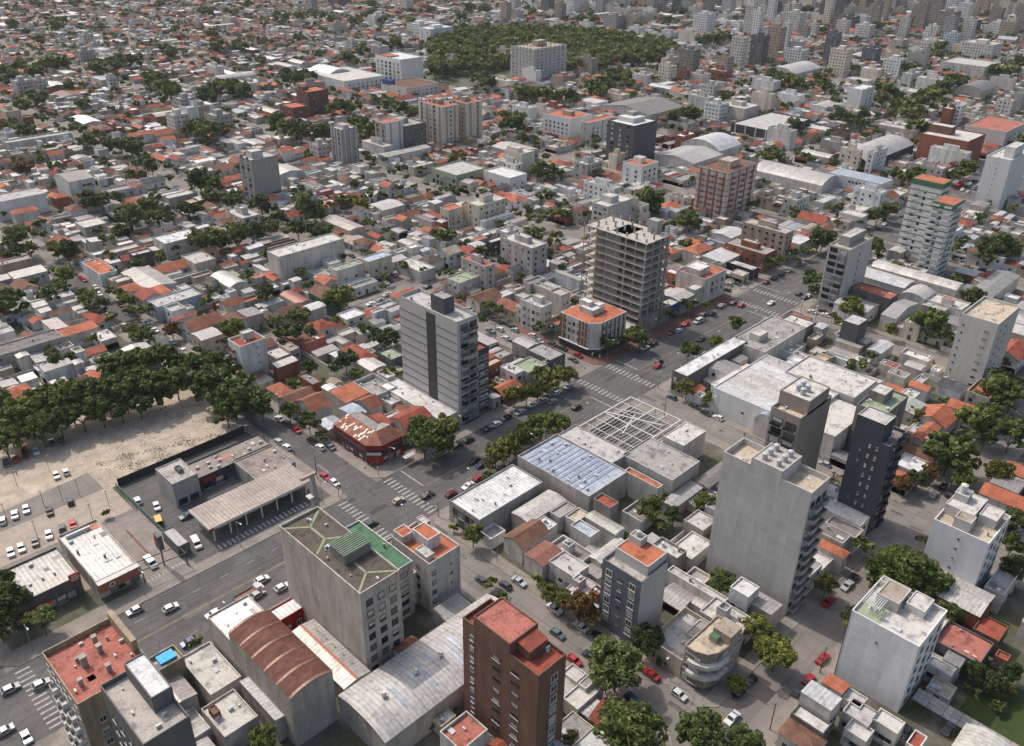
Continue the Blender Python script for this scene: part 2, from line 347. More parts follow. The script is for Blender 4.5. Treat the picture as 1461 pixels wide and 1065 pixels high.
def volume(W, R, r, h, kind, wc, rc, wm='wall', z0=0.0, par=None, axis=None, rise=None, rm=None, cap=None):
    x0, y0, x1, y1 = r; dx, dy = x1-x0, y1-y0
    if kind == 'f':
        p = .45 if par is None else par; t = .22; zt = h+p
        wallring(W, r, z0, zt, wm, wc)
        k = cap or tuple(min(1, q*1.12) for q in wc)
        X0, Y0, X1, Y1 = x0+t, y0+t, x1-t, y1-t
        for q in (((x0, y0), (x1, y0), (X1, Y0), (X0, Y0)), ((x1, y0), (x1, y1), (X1, Y1), (X1, Y0)), ((x1, y1), (x0, y1), (X0, Y1), (X1, Y1)), ((x0, y1), (x0, y0), (X0, Y0), (X0, Y1))):
            W.poly([(a, b, zt) for a, b in q], wm, k)
        for a, b in (((X0, Y0), (X1, Y0)), ((X1, Y0), (X1, Y1)), ((X1, Y1), (X0, Y1)), ((X0, Y1), (X0, Y0))):
            W.poly([(b[0], b[1], h), (a[0], a[1], h), (a[0], a[1], zt), (b[0], b[1], zt)], wm, wc)
        R.poly([(X0, Y0, h), (X1, Y0, h), (X1, Y1, h), (X0, Y1, h)], rm or 'flat_roof', rc)
        return zt
    ov = .35 if kind in 'th' else .12
    if axis is None: axis = 'x' if dx >= dy else 'y'
    if kind == 'x':      # single slope sheet
        rise = .5 if rise is None else rise; m = rm or 'sheet_roof'; wallring(W, r, z0, h, wm, wc)
        e = .1; X0, Y0, X1, Y1 = x0-e, y0-e, x1+e, y1+e
        if axis == 'x': A, B, Cc, D = (X0, Y0, h), (X1, Y0, h), (X1, Y1, h+rise), (X0, Y1, h+rise)
        else: A, B, Cc, D = (X1, Y0, h), (X1, Y1, h), (X0, Y1, h+rise), (X0, Y0, h+rise)
        A, B, Cc, D = [(q[0], q[1], q[2]+.08) for q in (A, B, Cc, D)]
        slope(R, A, B, Cc, D, m, rc)
        lo = [(q[0], q[1], q[2]-.12) for q in (A, B, Cc, D)]; up = (A, B, Cc, D)
        for i in range(4): R.poly([lo[i], lo[(i+1) % 4], up[(i+1) % 4], up[i]], m, rc)
        if axis == 'x': W.poly([(x0, y1, h), (x0, y0, h), (x0, y1, h+rise)], wm, wc); W.poly([(x1, y0, h), (x1, y1, h), (x1, y1, h+rise)], wm, wc); W.poly([(x1, y1, h), (x0, y1, h), (x0, y1, h+rise), (x1, y1, h+rise)], wm, wc)
        else: W.poly([(x0, y0, h), (x1, y0, h), (x0, y0, h+rise)], wm, wc); W.poly([(x1, y1, h), (x0, y1, h), (x0, y1, h+rise)], wm, wc); W.poly([(x0, y1, h), (x0, y0, h), (x0, y0, h+rise), (x0, y1, h+rise)], wm, wc)
        return h+rise
    m = rm or ('tile_roof' if kind in 'th' else 'sheet_roof')
    if kind in 'tm':
        sp = (dy if axis == 'x' else dx); rise = rise if rise is not None else sp*(.24 if kind == 't' else .08)
        wallring(W, r, z0, h, wm, wc); zr = h+rise; X0, Y0, X1, Y1 = x0-ov, y0-ov, x1+ov, y1+ov; ze = h-rise*ov/(sp/2)
        if axis == 'x':
            ym = (y0+y1)/2
            slope(R, (X0, Y0, ze+.06), (X1, Y0, ze+.06), (X1, ym, zr+.06), (X0, ym, zr+.06), m, rc); slope(R, (X1, Y1, ze+.06), (X0, Y1, ze+.06), (X0, ym, zr+.06), (X1, ym, zr+.06), m, rc)
            for X in (x0, x1): W.poly([(X, y1, h), (X, y0, h), (X, ym, zr)] if X == x0 else [(X, y0, h), (X, y1, h), (X, ym, zr)], wm, wc)
            for X in (X0, X1):
                for a, bq in (((Y0, ze), (ym, zr)), ((Y1, ze), (ym, zr))): R.poly([(X, a[0], a[1]-.12), (X, bq[0], bq[1]-.12), (X, bq[0], bq[1]+.06), (X, a[0], a[1]+.06)], m, rc)
        else:
            xm = (x0+x1)/2
            slope(R, (X0, Y1, ze+.06), (X0, Y0, ze+.06), (xm, Y0, zr+.06), (xm, Y1, zr+.06), m, rc); slope(R, (X1, Y0, ze+.06), (X1, Y1, ze+.06), (xm, Y1, zr+.06), (xm, Y0, zr+.06), m, rc)
            for Y in (y0, y1): W.poly([(x0, Y, h), (x1, Y, h), (xm, Y, zr)] if Y == y0 else [(x1, Y, h), (x0, Y, h), (xm, Y, zr)], wm, wc)
            for Y in (Y0, Y1):
                for a, bq in (((X0, ze), (xm, zr)), ((X1, ze), (xm, zr))): R.poly([(a[0], Y, a[1]-.12), (bq[0], Y, bq[1]-.12), (bq[0], Y, bq[1]+.06), (a[0], Y, a[1]+.06)], m, rc)
        return zr
    if kind == 'h':
        s = min(dx, dy)/2+ov; rise = rise if rise is not None else s*.46
        wallring(W, r, z0, h, wm, wc); X0, Y0, X1, Y1 = x0-ov, y0-ov, x1+ov, y1+ov; z = h; zr = h+rise
        xa, xb, ya, yb = X0+s, X1-s, Y0+s, Y1-s
        if dx >= dy:
            ym = (y0+y1)/2; a, b2 = (xa, ym, zr), (xb, ym, zr)
            slope(R, (X0, Y0, z), (X1, Y0, z), b2, a, m, rc); slope(R, (X1, Y1, z), (X0, Y1, z), a, b2, m, rc)
            slope(R, (X0, Y1, z), (X0, Y0, z), a, a, m, rc); slope(R, (X1, Y0, z), (X1, Y1, z), b2, b2, m, rc)
        else:
            xm = (x0+x1)/2; a, b2 = (xm, ya, zr), (xm, yb, zr)
            slope(R, (X0, Y1, z), (X0, Y0, z), a, b2, m, rc); slope(R, (X1, Y0, z), (X1, Y1, z), b2, a, m, rc)
            slope(R, (X0, Y0, z), (X1, Y0, z), a, a, m, rc); slope(R, (X1, Y1, z), (X0, Y1, z), b2, b2, m, rc)
        R.poly([(X0, Y1, z-.02), (X1, Y1, z-.02), (X1, Y0, z-.02), (X0, Y0, z-.02)], m, rc)
        return zr
    if kind == 'b':
        n = 10; sp = dy if axis == 'x' else dx; rise = rise if rise is not None else sp*.16; wallring(W, r, z0, h, wm, wc)
        prof = [(-sp/2+sp*i/n, rise*(1-(2*i/n-1)**2)) for i in range(n+1)]
        e = .12; acc = 0
        for i in range(n):
            (s0, q0), (s1, q1) = prof[i], prof[i+1]; dl = math.hypot(s1-s0, q1-q0)
            if axis == 'x':
                ym = (y0+y1)/2; pts = [(x0-e, ym+s0, h+q0+.05), (x1+e, ym+s0, h+q0+.05), (x1+e, ym+s1, h+q1+.05), (x0-e, ym+s1, h+q1+.05)]; uv = [(x0, acc), (x1, acc), (x1, acc+dl), (x0, acc+dl)]
            else:
                xm = (x0+x1)/2; pts = [(xm+s0, y1+e, h+q0+.05), (xm+s0, y0-e, h+q0+.05), (xm+s1, y0-e, h+q1+.05), (xm+s1, y1+e, h+q1+.05)]; uv = [(y1, acc), (y0, acc), (y0, acc+dl), (y1, acc+dl)]
            R.poly(pts, m, rc, uv); acc += dl
        for q in (0, 1):
            if axis == 'x':
                ym = (y0+y1)/2; X = (x0, x1)[q]; pl = [(X, ym+s_, h+z_) for s_, z_ in prof]
                W.poly(pl[::-1] if q == 0 else pl, wm, wc)
            else:
                xm = (x0+x1)/2; Y = (y0, y1)[q]; pl = [(xm+s_, Y, h+z_) for s_, z_ in prof]
                W.poly(pl if q == 1 else pl[::-1], wm, wc)
        return h+rise
# shared small parts ---------------------------------------------------
def unit_window():
    f = MB(); cc = (.55, .54, .52)
    # unit frame: width along X (0..1), height Z (0..1), facing -Y
    t = .09
    for a in ((0, 0, 1, t), (0, 1-t, 1, 1), (0, t, t, 1-t), (1-t, t, 1, 1-t), (.47, t, .53, 1-t)):
        f.box(a[0], -.10, a[1], a[2], .0, a[3], 'paint', cc, bottom=True)
    return f.mesh('window')
def unit_pane():
    p = MB(); p.poly([(.02, -.03, .02), (.98, -.03, .02), (.98, -.03, .98), (.02, -.03, .98)], 'glass', (1, 1, 1)); return p.mesh('window_pane')
WIN = MB(); t_ = .09
for a_ in ((0, 0, 1, t_), (0, 1-t_, 1, 1), (0, t_, t_, 1-t_), (1-t_, t_, 1, 1-t_), (.47, t_, .53, 1-t_)):
    WIN.box(a_[0], -.10, a_[1], a_[2], .0, a_[3], 'paint', (.5, .49, .47), bottom=True)
WIN_ME = WIN.mesh('window')
WIN2 = MB()
for a_ in ((0, 0, 1, .06), (0, .94, 1, 1), (0, .06, .06, .94), (.94, .06, 1, .94)): WIN2.box(a_[0], -.10, a_[1], a_[2], .0, a_[3], 'paint', (.03, .03, .035), bottom=True)
WIN2_ME = WIN2.mesh('window')
PANE_ = MB(); PANE_.poly([(.02, -.03, .02), (.98, -.03, .02), (.98, -.03, .98), (.02, -.03, .98)], 'glass', (1, 1, 1)); PANE_ME = PANE_.mesh('pane')
BLIND_ = MB(); BLIND_.box(.05, -.07, .45, .95, -.03, .96, 'paint', (.5, .48, .44), bottom=True); BLIND_ME = BLIND_.mesh('blind')
SILL_ = MB(); SILL_.box(-.06, -.22, -.07, 1.06, 0, .0, 'paint', (.45, .44, .42), bottom=True); SILL_ME = SILL_.mesh('sill')
WIN2G = MB(); WIN2G.merge(WIN2); WIN2G.poly([(.02, -.03, .02), (.98, -.03, .02), (.98, -.03, .98), (.02, -.03, .98)], 'glass', (1, 1, 1)); WIN2G_ME = WIN2G.mesh('window')
WRN = random.Random(3)
def sub(o, me, nm):
    c = bpy.data.objects.new(nm, me); COL.objects.link(c); c.parent = o; return c
def full_win(root, me, r, face, a, b_, z, hh):
    o = face_put(root, me, 'window', r, face, a, b_, z, 0, hh); sub(o, PANE_ME, 'pane')
    if WRN.random() < .3: sub(o, BLIND_ME, 'blind')
    if WRN.random() < .6: sub(o, SILL_ME, 'sill')
    return o
DOOR = MB(); DOOR.box(0, -.08, 0, 1, 0, 1, 'paint', (.10, .07, .05)); DOOR_ME = DOOR.mesh('door')
SHUT = MB()
SHUT.box(0, -.08, 0, 1, 0, 1, 'paint', (.16, .16, .17)); SHUT_ME = SHUT.mesh('shutter')
def balc_mesh(col, rail):
    b = MB(); b.box(0, -1, 0, 1, 0, .14, 'paint', col, bottom=True)
    if rail == 'solid': 
        b.box(0, -1, .14, 1, -.93, 1.05, 'paint', col); b.box(0, -.93, .14, .02, 0, 1.05, 'paint', col); b.box(.98, -.93, .14, 1, 0, 1.05, 'paint', col)
    else:
        b.box(0, -1, 1.0, 1, -.96, 1.06, 'metal', (.05, .05, .05)); b.box(0, -.98, .14, 1, -.965, 1.0, 'glass', (1, 1, 1))
    return b.mesh('balcony')
BALC = {'w': balc_mesh((.62, .6, .57), 'solid'), 'g': balc_mesh((.30, .29, .28), 'solid'), 'r': balc_mesh((.28, .09, .06), 'solid'), 'o': balc_mesh((.35, .34, .33), 'open'), 'd': balc_mesh((.06, .06, .07), 'solid'), 'e': balc_mesh((.62, .6, .57), 'solid'), 'c': balc_mesh((.55, .48, .36), 'solid')}
def face_put(root, me, name, r, face, s0, s1, z, w, hh, depth=1.0, off=0.0):
    """place unit mesh me between fractions s0..s1 (as seen from outside) of a face of rect r"""
    x0, y0, x1, y1 = r; ox, oy = root.location.x, root.location.y
    o = bpy.data.objects.new(name, me); COL.objects.link(o); o.parent = root
    if face == '-u': o.location = (x0-off-ox, y1-(y1-y0)*s0-oy, z); o.rotation_euler.z = -math.pi/2; L = (y1-y0)*(s1-s0)
    elif face == '-v': o.location = (x0+(x1-x0)*s0-ox, y0-off-oy, z); L = (x1-x0)*(s1-s0)
    elif face == '+u': o.location = (x1+off-ox, y0+(y1-y0)*s0-oy, z); o.rotation_euler.z = math.pi/2; L = (y1-y0)*(s1-s0)
    else: o.location = (x1-(x1-x0)*s0-ox, y1+off-oy, z); o.rotation_euler.z = math.pi; L = (x1-x0)*(s1-s0)
    o.scale = (L, depth, hh)
    return o
def put_wins(root, r, wins):
    for wv in wins:
        face, nc, nr, z0, dz, wd, hh, a0, a1, kind = wv
        x0, y0, x1, y1 = r; L = (y1-y0) if 'u' in face else (x1-x0); L = max(L, .1)
        for i in range(nc):
            cpos = a0+(a1-a0)*(i+.5)/nc; f = wd/L/2
            for j in range(nr):
                z = z0+dz*j
                if kind in 'wk': full_win(root, WIN_ME if kind == 'w' else WIN2_ME, r, face, cpos-f, cpos+f, z, hh)
                elif kind == 'd': face_put(root, DOOR_ME, 'door', r, face, cpos-f, cpos+f, z, 0, hh)
                elif kind == 's': face_put(root, SHUT_ME, 'shutter', r, face, cpos-f, cpos+f, z, 0, hh)
                elif kind[0] == 'b':
                    o = face_put(root, BALC[kind[1]], 'balcony', r, face, cpos-f, cpos+f, z, 0, 1.0, depth=float(kind[2:] or 1.2))
TANK = MB(); TANK.cyl(0, 0, 0, 1.3, .55, 'paint', (.42, .43, .44), 12); TANK.cyl(0, 0, 1.3, 1.5, .5, 'paint', (.5, .5, .5), 12, .2); TANK_ME = TANK.mesh('water_tank')
TANKW = MB(); TANKW.cyl(0, 0, 0, 1.3, .55, 'paint', (.62, .61, .58), 12); TANKW.cyl(0, 0, 1.3, 1.5, .5, 'paint', (.66, .65, .6), 12, .2); TANKW_ME = TANKW.mesh('water_tank')
AC = MB(); AC.box(-.45, -.2, 0, .45, .2, .65, 'paint', (.6, .6, .58)); AC.cyl(0, -.21, .3, .31, .05, 'paint', (.05, .05, .05)); AC_ME = AC.mesh('air_conditioner')
CHIM = MB(); CHIM.box(-.35, -.35, 0, .35, .35, 1.5, 'wall', (.35, .3, .27)); CHIM.box(-.42, -.42, 1.5, .42, .42, 1.62, 'wall', (.4, .36, .32)); CHIM_ME = CHIM.mesh('chimney')
VENT = MB(); VENT.cyl(0, 0, 0, .4, .22, 'metal', (.6, .6, .6), 8); VENT.cyl(0, 0, .4, .75, .36, 'metal', (.7, .7, .7), 8, .15); VENT_ME = VENT.mesh('roof_vent')
SKYL = MB(); SKYL.box(-.6, -1.0, 0, .6, 1.0, .25, 'paint', (.5, .52, .54)); SKYL_ME = SKYL.mesh('skylight')
def part(root, me, name, x, y, z, s=1.0, rz=0.0):
    o = bpy.data.objects.new(name, me); COL.objects.link(o); o.parent = root
    o.location = (x-root.location.x, y-root.location.y, z-root.location.z); o.scale = (s, s, s); o.rotation_euler.z = rz; return o
def floor_lines(root, r, h, n, col, th=.22, z0=0.0, faces='uv'):
    for j in range(1, n+1):
        b = MB((r[0], r[1], 0)); z = z0+(h-z0)*j/n
        if 'u' in faces: b.box(r[0]-.06, r[1], z-th, r[0]+.02, r[3], z, 'paint', col, bottom=True)
        if 'v' in faces: b.box(r[0], r[1]-.06, z-th, r[2], r[1]+.02, z, 'paint', col, bottom=True)
        b.build('floor_band', root)
def piers(root, r, h, nu, nv, col, wd=.8, dp=.25):
    for i in range(nu):
        b = MB((r[0], r[1], 0)); y = r[1]+(r[3]-r[1])*(i+.5)/nu; b.box(r[0]-dp, y-wd/2, 0, r[0]+.02, y+wd/2, h+.4, 'paint', col); b.build('pier', root)
    for i in range(nv):
        b = MB((r[0], r[1], 0)); x = r[0]+(r[2]-r[0])*(i+.5)/nv; b.box(x-wd/2, r[1]-dp, 0, x+wd/2, r[1]+.02, h+.4, 'paint', col); b.build('pier', root)
MASK = []       # ground already taken: (x0, y0, x1, y1)
def bld(name, label, cat, r, h, wall='cream', wm='wall', roof='f', rc='conc', par=.9, wins=(), boxes=(), tanks=(), acs=0, axis=None, rise=None, rm=None, mark=None, group=None, low=(), mask=True, extra=None, cap=None):
    x0, y0, x1, y1 = r; root = empty(name, (x0, y0, 0)); O = (x0, y0, 0)
    wc = C[wall] if isinstance(wall, str) else wall; rcc = C[rc] if isinstance(rc, str) else rc
    W, R = MB(O), MB(O); volume(W, R, r, h, roof, wc, rcc, wm, par=par, axis=axis, rise=rise, rm=rm, cap=cap)
    wo = W.build('wall', root); R.build('roof', root)
    fr = lambda f: (x0+(x1-x0)*f[0], y0+(y1-y0)*f[1], x0+(x1-x0)*f[2], y0+(y1-y0)*f[3])
    for bx in boxes:   # (fx0, fy0, fx1, fy1, dh, wallcol, roofcol)
        q = fr(bx); q = (q[0]-(.03 if bx[0] == 0 else 0), q[1], q[2]+(.03 if bx[2] == 1 else 0), q[3]); W2, R2 = MB(O), MB(O); volume(W2, R2, q, h+bx[4], 'f', C[bx[5]], C[bx[6]], wm if len(bx) < 8 else bx[7], z0=h-.3, par=.25)
        W2.merge(R2); W2.build('lift_house', root)
    for tk in tanks: part(root, TANKW_ME if len(tk) > 4 else TANK_ME, 'water_tank', x0+(x1-x0)*tk[0], y0+(y1-y0)*tk[1], h+tk[2]+.02, tk[3] if len(tk) > 3 else 1.3)
    for i in range(acs): part(root, AC_ME, 'air_conditioner', random.uniform(x0+1, x1-1), random.uniform(y0+1, y1-1), h+.02, 1.2)
    put_wins(root, r, wins)
    for lo in low:     # attached lower volumes: (rect, h, roof kind, wallcol, roofcol)
        W2, R2 = MB(O), MB(O); volume(W2, R2, lo[0], lo[1], lo[2], C[lo[3]], C[lo[4]], wm); W2.build('annex_wall', root); R2.build('annex_roof', root); MASK.append(tuple(lo[0]))
    if roof == 'f' and (x1-x0)*(y1-y0) > 40 and PR(x0, y0, 0)[2] < 420:
        rc_ = random.Random(int(x0*13+y0*7)); taken = [(x0+(x1-x0)*b_[0]-.8, y0+(y1-y0)*b_[1]-.8, x0+(x1-x0)*b_[2]+.8, y0+(y1-y0)*b_[3]+.8) for b_ in boxes]
        for i in range(int(min(14, (x1-x0)*(y1-y0)/22))):
            X, Y = rc_.uniform(x0+1, x1-1), rc_.uniform(y0+1, y1-1)
            if any(t[0] < X < t[2] and t[1] < Y < t[3] for t in taken): continue
            k = rc_.random()
            if k < .28: part(root, AC_ME, 'air_conditioner', X, Y, h+.02, rc_.uniform(.7, 1.2), rc_.choice((0, 1.57)))
            elif k < .5: part(root, VENT_ME, 'roof_vent', X, Y, h+.02, rc_.uniform(.5, 1.0))
            elif k < .62: part(root, CHIM_ME, 'chimney', X, Y, h+.02, rc_.uniform(.4, .75))
            elif k < .7: part(root, SKYL_ME, 'skylight', X, Y, h+.02, rc_.uniform(.5, .9))
            else:
                w_, d_ = rc_.uniform(.5, 2.2), rc_.uniform(.5, 2.6); q_ = MB(O); tone = rc_.uniform(.6, 1.25); X, Y = min(X, x1-w_-.4), min(Y, y1-d_-.4)
                q_.poly([(X, Y, h+.012), (X+w_, Y, h+.012), (X+w_, Y+d_, h+.012), (X, Y+d_, h+.012)], 'flat_roof', tuple(min(.75, v*tone) for v in rcc)); q_.build('roof_patch', root)
    if mask: MASK.append(tuple(r))
    if extra: extra(root, r, h)
    reg(root, cat, label=label, mark=mark, group=group, at=((x0+x1)/2, (y0+y1)/2, h))
    return root
# ------------------------------------------------------------------ ground, streets, pavements, markings
OPEN = [(22, 182, 108.5, 270.5)]     # the block left open: parking lot, dirt lot and filling station
g = MB(); g.poly([(-1500, -1500, -.02), (9000, -1500, -.02), (9000, 9000, -.02), (-1500, 9000, -.02)], 'yard', (1, 1, 1)); struct(g.build('ground'))
g = MB(); g.poly([(-400, -400, 0), (3200, -400, 0), (3200, 3200, 0), (-400, 3200, 0)], 'street_concrete', (1, 1, 1)); struct(g.build('side_streets'))
g = MB(); g.poly([(-400, 152.6, .004), (3200, 152.6, .004), (3200, 176.2, .004), (-400, 176.2, .004)], 'asphalt', (1, 1, 1)); struct(g.build('avenue'))
g = MB()
for k in (0, 1):
    g.poly([(UC(k-1)-5.2, 176.2, .008), (UC(k-1)+5.2, 176.2, .008), (UC(k-1)+5.2, 420, .008), (UC(k-1)-5.2, 420, .008)], 'asphalt', (1, 1, 1))
g.poly([(UC(0)-5.2, 176.2, .008), (UC(0)+5.2, 176.2, .008), (UC(0)+5.2, 420, .008), (UC(0)-5.2, 420, .008)], 'asphalt', (1, 1, 1)) if 0 else None
struct(g.build('side_street_asphalt'))
sw, yd = MB(), MB()
def corner_poly(x0, y0, x1, y1, c):
    return [(x0+c, y0), (x1-c, y0), (x1, y0+c), (x1, y1-c), (x1-c, y1), (x0+c, y1), (x0, y1-c), (x0, y0+c)]
for (a, b_) in US:
    for (c_, d_) in VS:
        if a > 2400 or c_ > 2200: continue
        lo = 4.0 if c_ != 182 else 5.8; hi = 4.0 if d_ != 148 else 4.6
        m = 'pavement_red' if (a, c_) in ((US[4][0], 182), (US[3][0], 182)) and a > 200 else 'pavement'
        sw.prism(corner_poly(a-3.6, c_-(lo if c_ == 182 else 3.6), b_+3.6, d_+(hi if d_ == 148 else 3.6), 3.2), 0, .14, m, (1, 1, 1))
        yd.poly([(a, c_, .15), (b_, c_, .15), (b_, d_, .15), (a, d_, .15)], 'yard', (1, 1, 1))
struct(sw.build('pavements')); struct(yd.build('courtyards'))
mk = MB()
def mline(x0, y0, x1, y1, wd, m='marking', z=.012):
    L = math.hypot(x1-x0, y1-y0); ux, uy = (x1-x0)/L, (y1-y0)/L; a, b_ = -uy*wd/2, ux*wd/2
    mk.poly([(x0-a, y0-b_, z), (x1-a, y1-b_, z), (x1+a, y1+b_, z), (x0+a, y0+b_, z)], m, (1, 1, 1))
for k in range(-2, 16):
    x0, x1 = UC(k)+14.5, UC(k+1)-14.5
    for dy in (-.18, .18): mline(x0, 164.8+dy, x1, 164.8+dy, .13, 'marking_yellow')
    for yy in (158.3, 171.0):
        xx = x0+3
        while xx < x1-3: mline(xx, yy, xx+2.2, yy, .12); xx += 7.5
    for sx, ex in ((x0-.5, 1), (x1+.5, 0)): mline(sx, 153.2 if ex == 0 else 165.2, sx, 164.4 if ex == 0 else 175.8, .38)
    for cx_ in (UC(k)-8.2, UC(k)+8.2):
        if k in (0, 1, 2, 3, -1, 4):
            yy = 154.2
            while yy < 175.6: mline(cx_-1.6, yy, cx_+1.6, yy, .5); yy += 1.7
    for cy_ in (149.6, 179.6):
        if k in (2, 3):
            xx = UC(k)-4.8
            while xx < UC(k)+5: mline(xx, cy_-1.4, xx, cy_+1.4, .5); xx += 1.25
struct(mk.build('road_markings'))
rp_ = random.Random(8); g = MB()
for i in range(150):
    if i < 60: x, y, w_, d_ = rp_.uniform(20, 420), rp_.uniform(154, 174), rp_.uniform(1.5, 7), rp_.uniform(.5, 2.4)
    else:
        k_ = rp_.choice((-1, 0, 0, 0, 1, 1, 2)); x, y, w_, d_ = UC(k_)+rp_.uniform(-4.2, 3), rp_.choice((rp_.uniform(20, 148), rp_.uniform(182, 330))), rp_.uniform(.6, 2.2), rp_.uniform(1, 7)
    t_ = rp_.uniform(.6, 1.25); g.poly([(x, y, .009+i*.00001), (x+w_, y, .009+i*.00001), (x+w_, y+d_, .009+i*.00001), (x, y+d_, .009+i*.00001)], 'concrete', (.12*t_, .115*t_, .11*t_) if i < 60 else (.17*t_, .16*t_, .148*t_))
struct(g.build('road_patches'))
# open block: dirt, gravel, parking asphalt, forecourt
g = MB()
def gp(pts, m, z, c=(1, 1, 1)): g.poly([(p[0], p[1], z) for p in pts], m, c)
gp([(18.4, 228), (108.5, 228), (108.5, 274), (18.4, 274)], 'dirt', .158)
gp([(22, 190), (64.5, 190), (64.5, 240), (22, 240)], 'gravel', .162)
gp([(22, 229), (62.5, 229), (62.5, 240.5), (22, 237)], 'street_concrete', .166)
gp([(22, 205), (64.5, 205), (64.5, 214), (22, 214)], 'street_concrete', .166)
gp([(66.2, 180), (108.5, 180), (108.5, 227), (66.2, 227)], 'asphalt', .162, (1.0, .95, .92))
gp([(52, 178), (66, 178), (66, 212), (52, 212)], 'pavement', .170)
struct(g.build('lot_ground'))
for _ in range(26):
    x0 = random.choice(US[3:9])[0]
MASK += [(22, 182, 108.5, 270.5)]
def hv(t, x, y, v=None, u=None):
    a = T(t, x, y, 0)
    return CH*(1-(v/a[1] if v is not None else u/a[0]))
def tank_row(n, x, y, z, dx): return [(x+dx*i, y, z) for i in range(n)]
# ------------------------------------------------------------------ landmark buildings, from the avenue corner outwards
# red-terraced corner block
h = 24.2
def red_terrace(root, r, h):
    x0, y0, x1, y1 = r
    for fx, fy, s in ((.35, .55, 1.6), (.60, .62, 1.3), (.62, .80, 1.2), (.18, .30, 1.1), (.55, .28, 1.2)): part(root, CHIM_ME, 'chimney', x0+(x1-x0)*fx, y0+(y1-y0)*fy, h, s)
    for i_ in range(9): pass
    b = MB((x0, y0, 0)); b.box(x1-1.1, y0+6, h, x1, y1, h+3.0, 'wall', C['ochre']); b.build('party_wall', root)
r = rect3('a0', (245, 545, 480, 890, 800, 600), h, v1=148, u0=22)
r[2] = max(r[2], 36); 
bld('corner_apartment_building', 'ochre corner apartment block with a wide red terrace and stubby chimneys', 'apartment building', r, h, 'ochre', rc='pink', par=1.3, extra=red_terrace, mark='red terrace block',
    wins=[('-u', 6, 7, 3.4, 3.1, 1.5, 1.6, .04, .98, 'w'), ('-u', 3, 6, 3.2, 3.1, 2.4, 1, .1, .9, 'bw1.1'), ('-v', 3, 4, 9, 3.1, 1.4, 1.4, .1, .9, 'w')])
# grey tower with white lift house in front of it
h = 30.0
A, Bq = T('a0', 590, 730, h), T('a0', 740, 950, h)
Rr = T('a0', 965, 760, h)
r = [25.5, Bq[1]-6, Rr[0], A[1]]
bld('grey_tower', 'grey rendered tower with a white roofed lift house beside the red terrace', 'apartment building', r, h, 'dgrey', wm='wall_new', rc='conc', par=1.1, mark='grey lift house tower',
    boxes=[(.55, .32, 1.0, .95, 3.6, 'dgrey', 'white')], wins=[('-u', 4, 8, 3, 3.1, 1.6, 1.5, .1, .9, 'k')])
# ochre house with roof terrace and a blue pool
h = 9
r = rect3('a0', (740, 490, 850, 650, 1075, 590), h)
r[3] = min(r[3], 148); r[0] = max(r[0], 36.5)
def poolx(root, r, h):
    b = MB((r[0], r[1], 0)); cx, cy = r[0]+(r[2]-r[0])*.62, r[1]+(r[3]-r[1])*.62
    b.box(cx-1.8, cy-1.4, h+.02, cx+1.8, cy+1.4, h+.75, 'paint', lin((30, 130, 200)), 'paint', lin((60, 170, 225))); b.build('pool', root)
    c = MB((r[0], r[1], 0)); c.cyl(r[0]+2.4, r[3]-3.4, h, h+.3, 1.3, 'paint', (.12, .12, .13), 14); c.build('folded_trampoline', root)
bld('ochre_house', 'ochre house with a roof terrace holding a small blue pool', 'house', r, h, 'ochre', rc='beige', par=1.0, extra=poolx, mark='blue pool house', wins=[('-v', 3, 2, 1.2, 3.2, 1.2, 1.4, .1, .9, 'w')])
# stained white roofs on the avenue side
bld('low_shop', 'low shop with a stained white ribbed roof beside the ochre pool house', 'shop', rect3('a0', (1040, 560, 1180, 775, 1390, 680), 5.5), 5.5, 'offw', rc='offw', par=.5, roof='f')
bld('low_workshop', 'low workshop with a patched white roof and a brick vent shaft', 'workshop', rect3('a0', (1190, 830, 1255, 1065, 1461, 880), 6), 6, 'conc', rc='offw', par=.5, boxes=[(.1, .55, .3, .8, 1.6, 'brick', 'dgrey')], acs=2)
bld('lean_to_shed', 'narrow lean-to with a clean white sheet roof along the rusty vault', 'shed', rect3('a0', (1340, 720, 1610, 905, 1640, 870), 6.5), 6.5, 'conc', roof='x', rc='white', axis='y')
# rusty barrel warehouse
h = 14.8
L_, B_, R_ = G(326, 905, h), G(413, 997, h), G(474, 957, h)
rw = [(L_[0]+B_[0])/2, (B_[1]+R_[1])/2, R_[0], L_[1]]
def ribs(root, r, h):
    x0, y0, x1, y1 = r; sp = x1-x0; n = 10; rise = sp*.11
    for k in range(6):
        b = MB((x0, y0, 0)); y = y0+(y1-y0)*k/5
        for i in range(n):
            s0, s1 = -sp/2+sp*i/n, -sp/2+sp*(i+1)/n; q0, q1 = rise*(1-(2*i/n-1)**2), rise*(1-(2*(i+1)/n-1)**2); xm = (x0+x1)/2
            b.poly([(xm+s0, y+.32, h+q0+.13), (xm+s0, y-.32, h+q0+.13), (xm+s1, y-.32, h+q1+.13), (xm+s1, y+.32, h+q1+.13)], 'sheet_roof', C['brown'])
        b.build('roof_light', root)
bld('vaulted_warehouse', 'tall stained concrete warehouse under a rusty barrel roof with pale bands', 'warehouse', rw, h, 'conc', roof='b', rc='rust', axis='y', rise=(rw[2]-rw[0])*.11, rm='rusty_roof', mark='rusty vault', extra=ribs)
bld('warehouse_front', 'white sheet roofed front of the rusty vaulted warehouse on the avenue', 'warehouse', [rw[0], rw[3]+.1, rw[2], 147.5], 12.5, 'conc', roof='f', rc='white', rm='sheet_roof', par=.4)
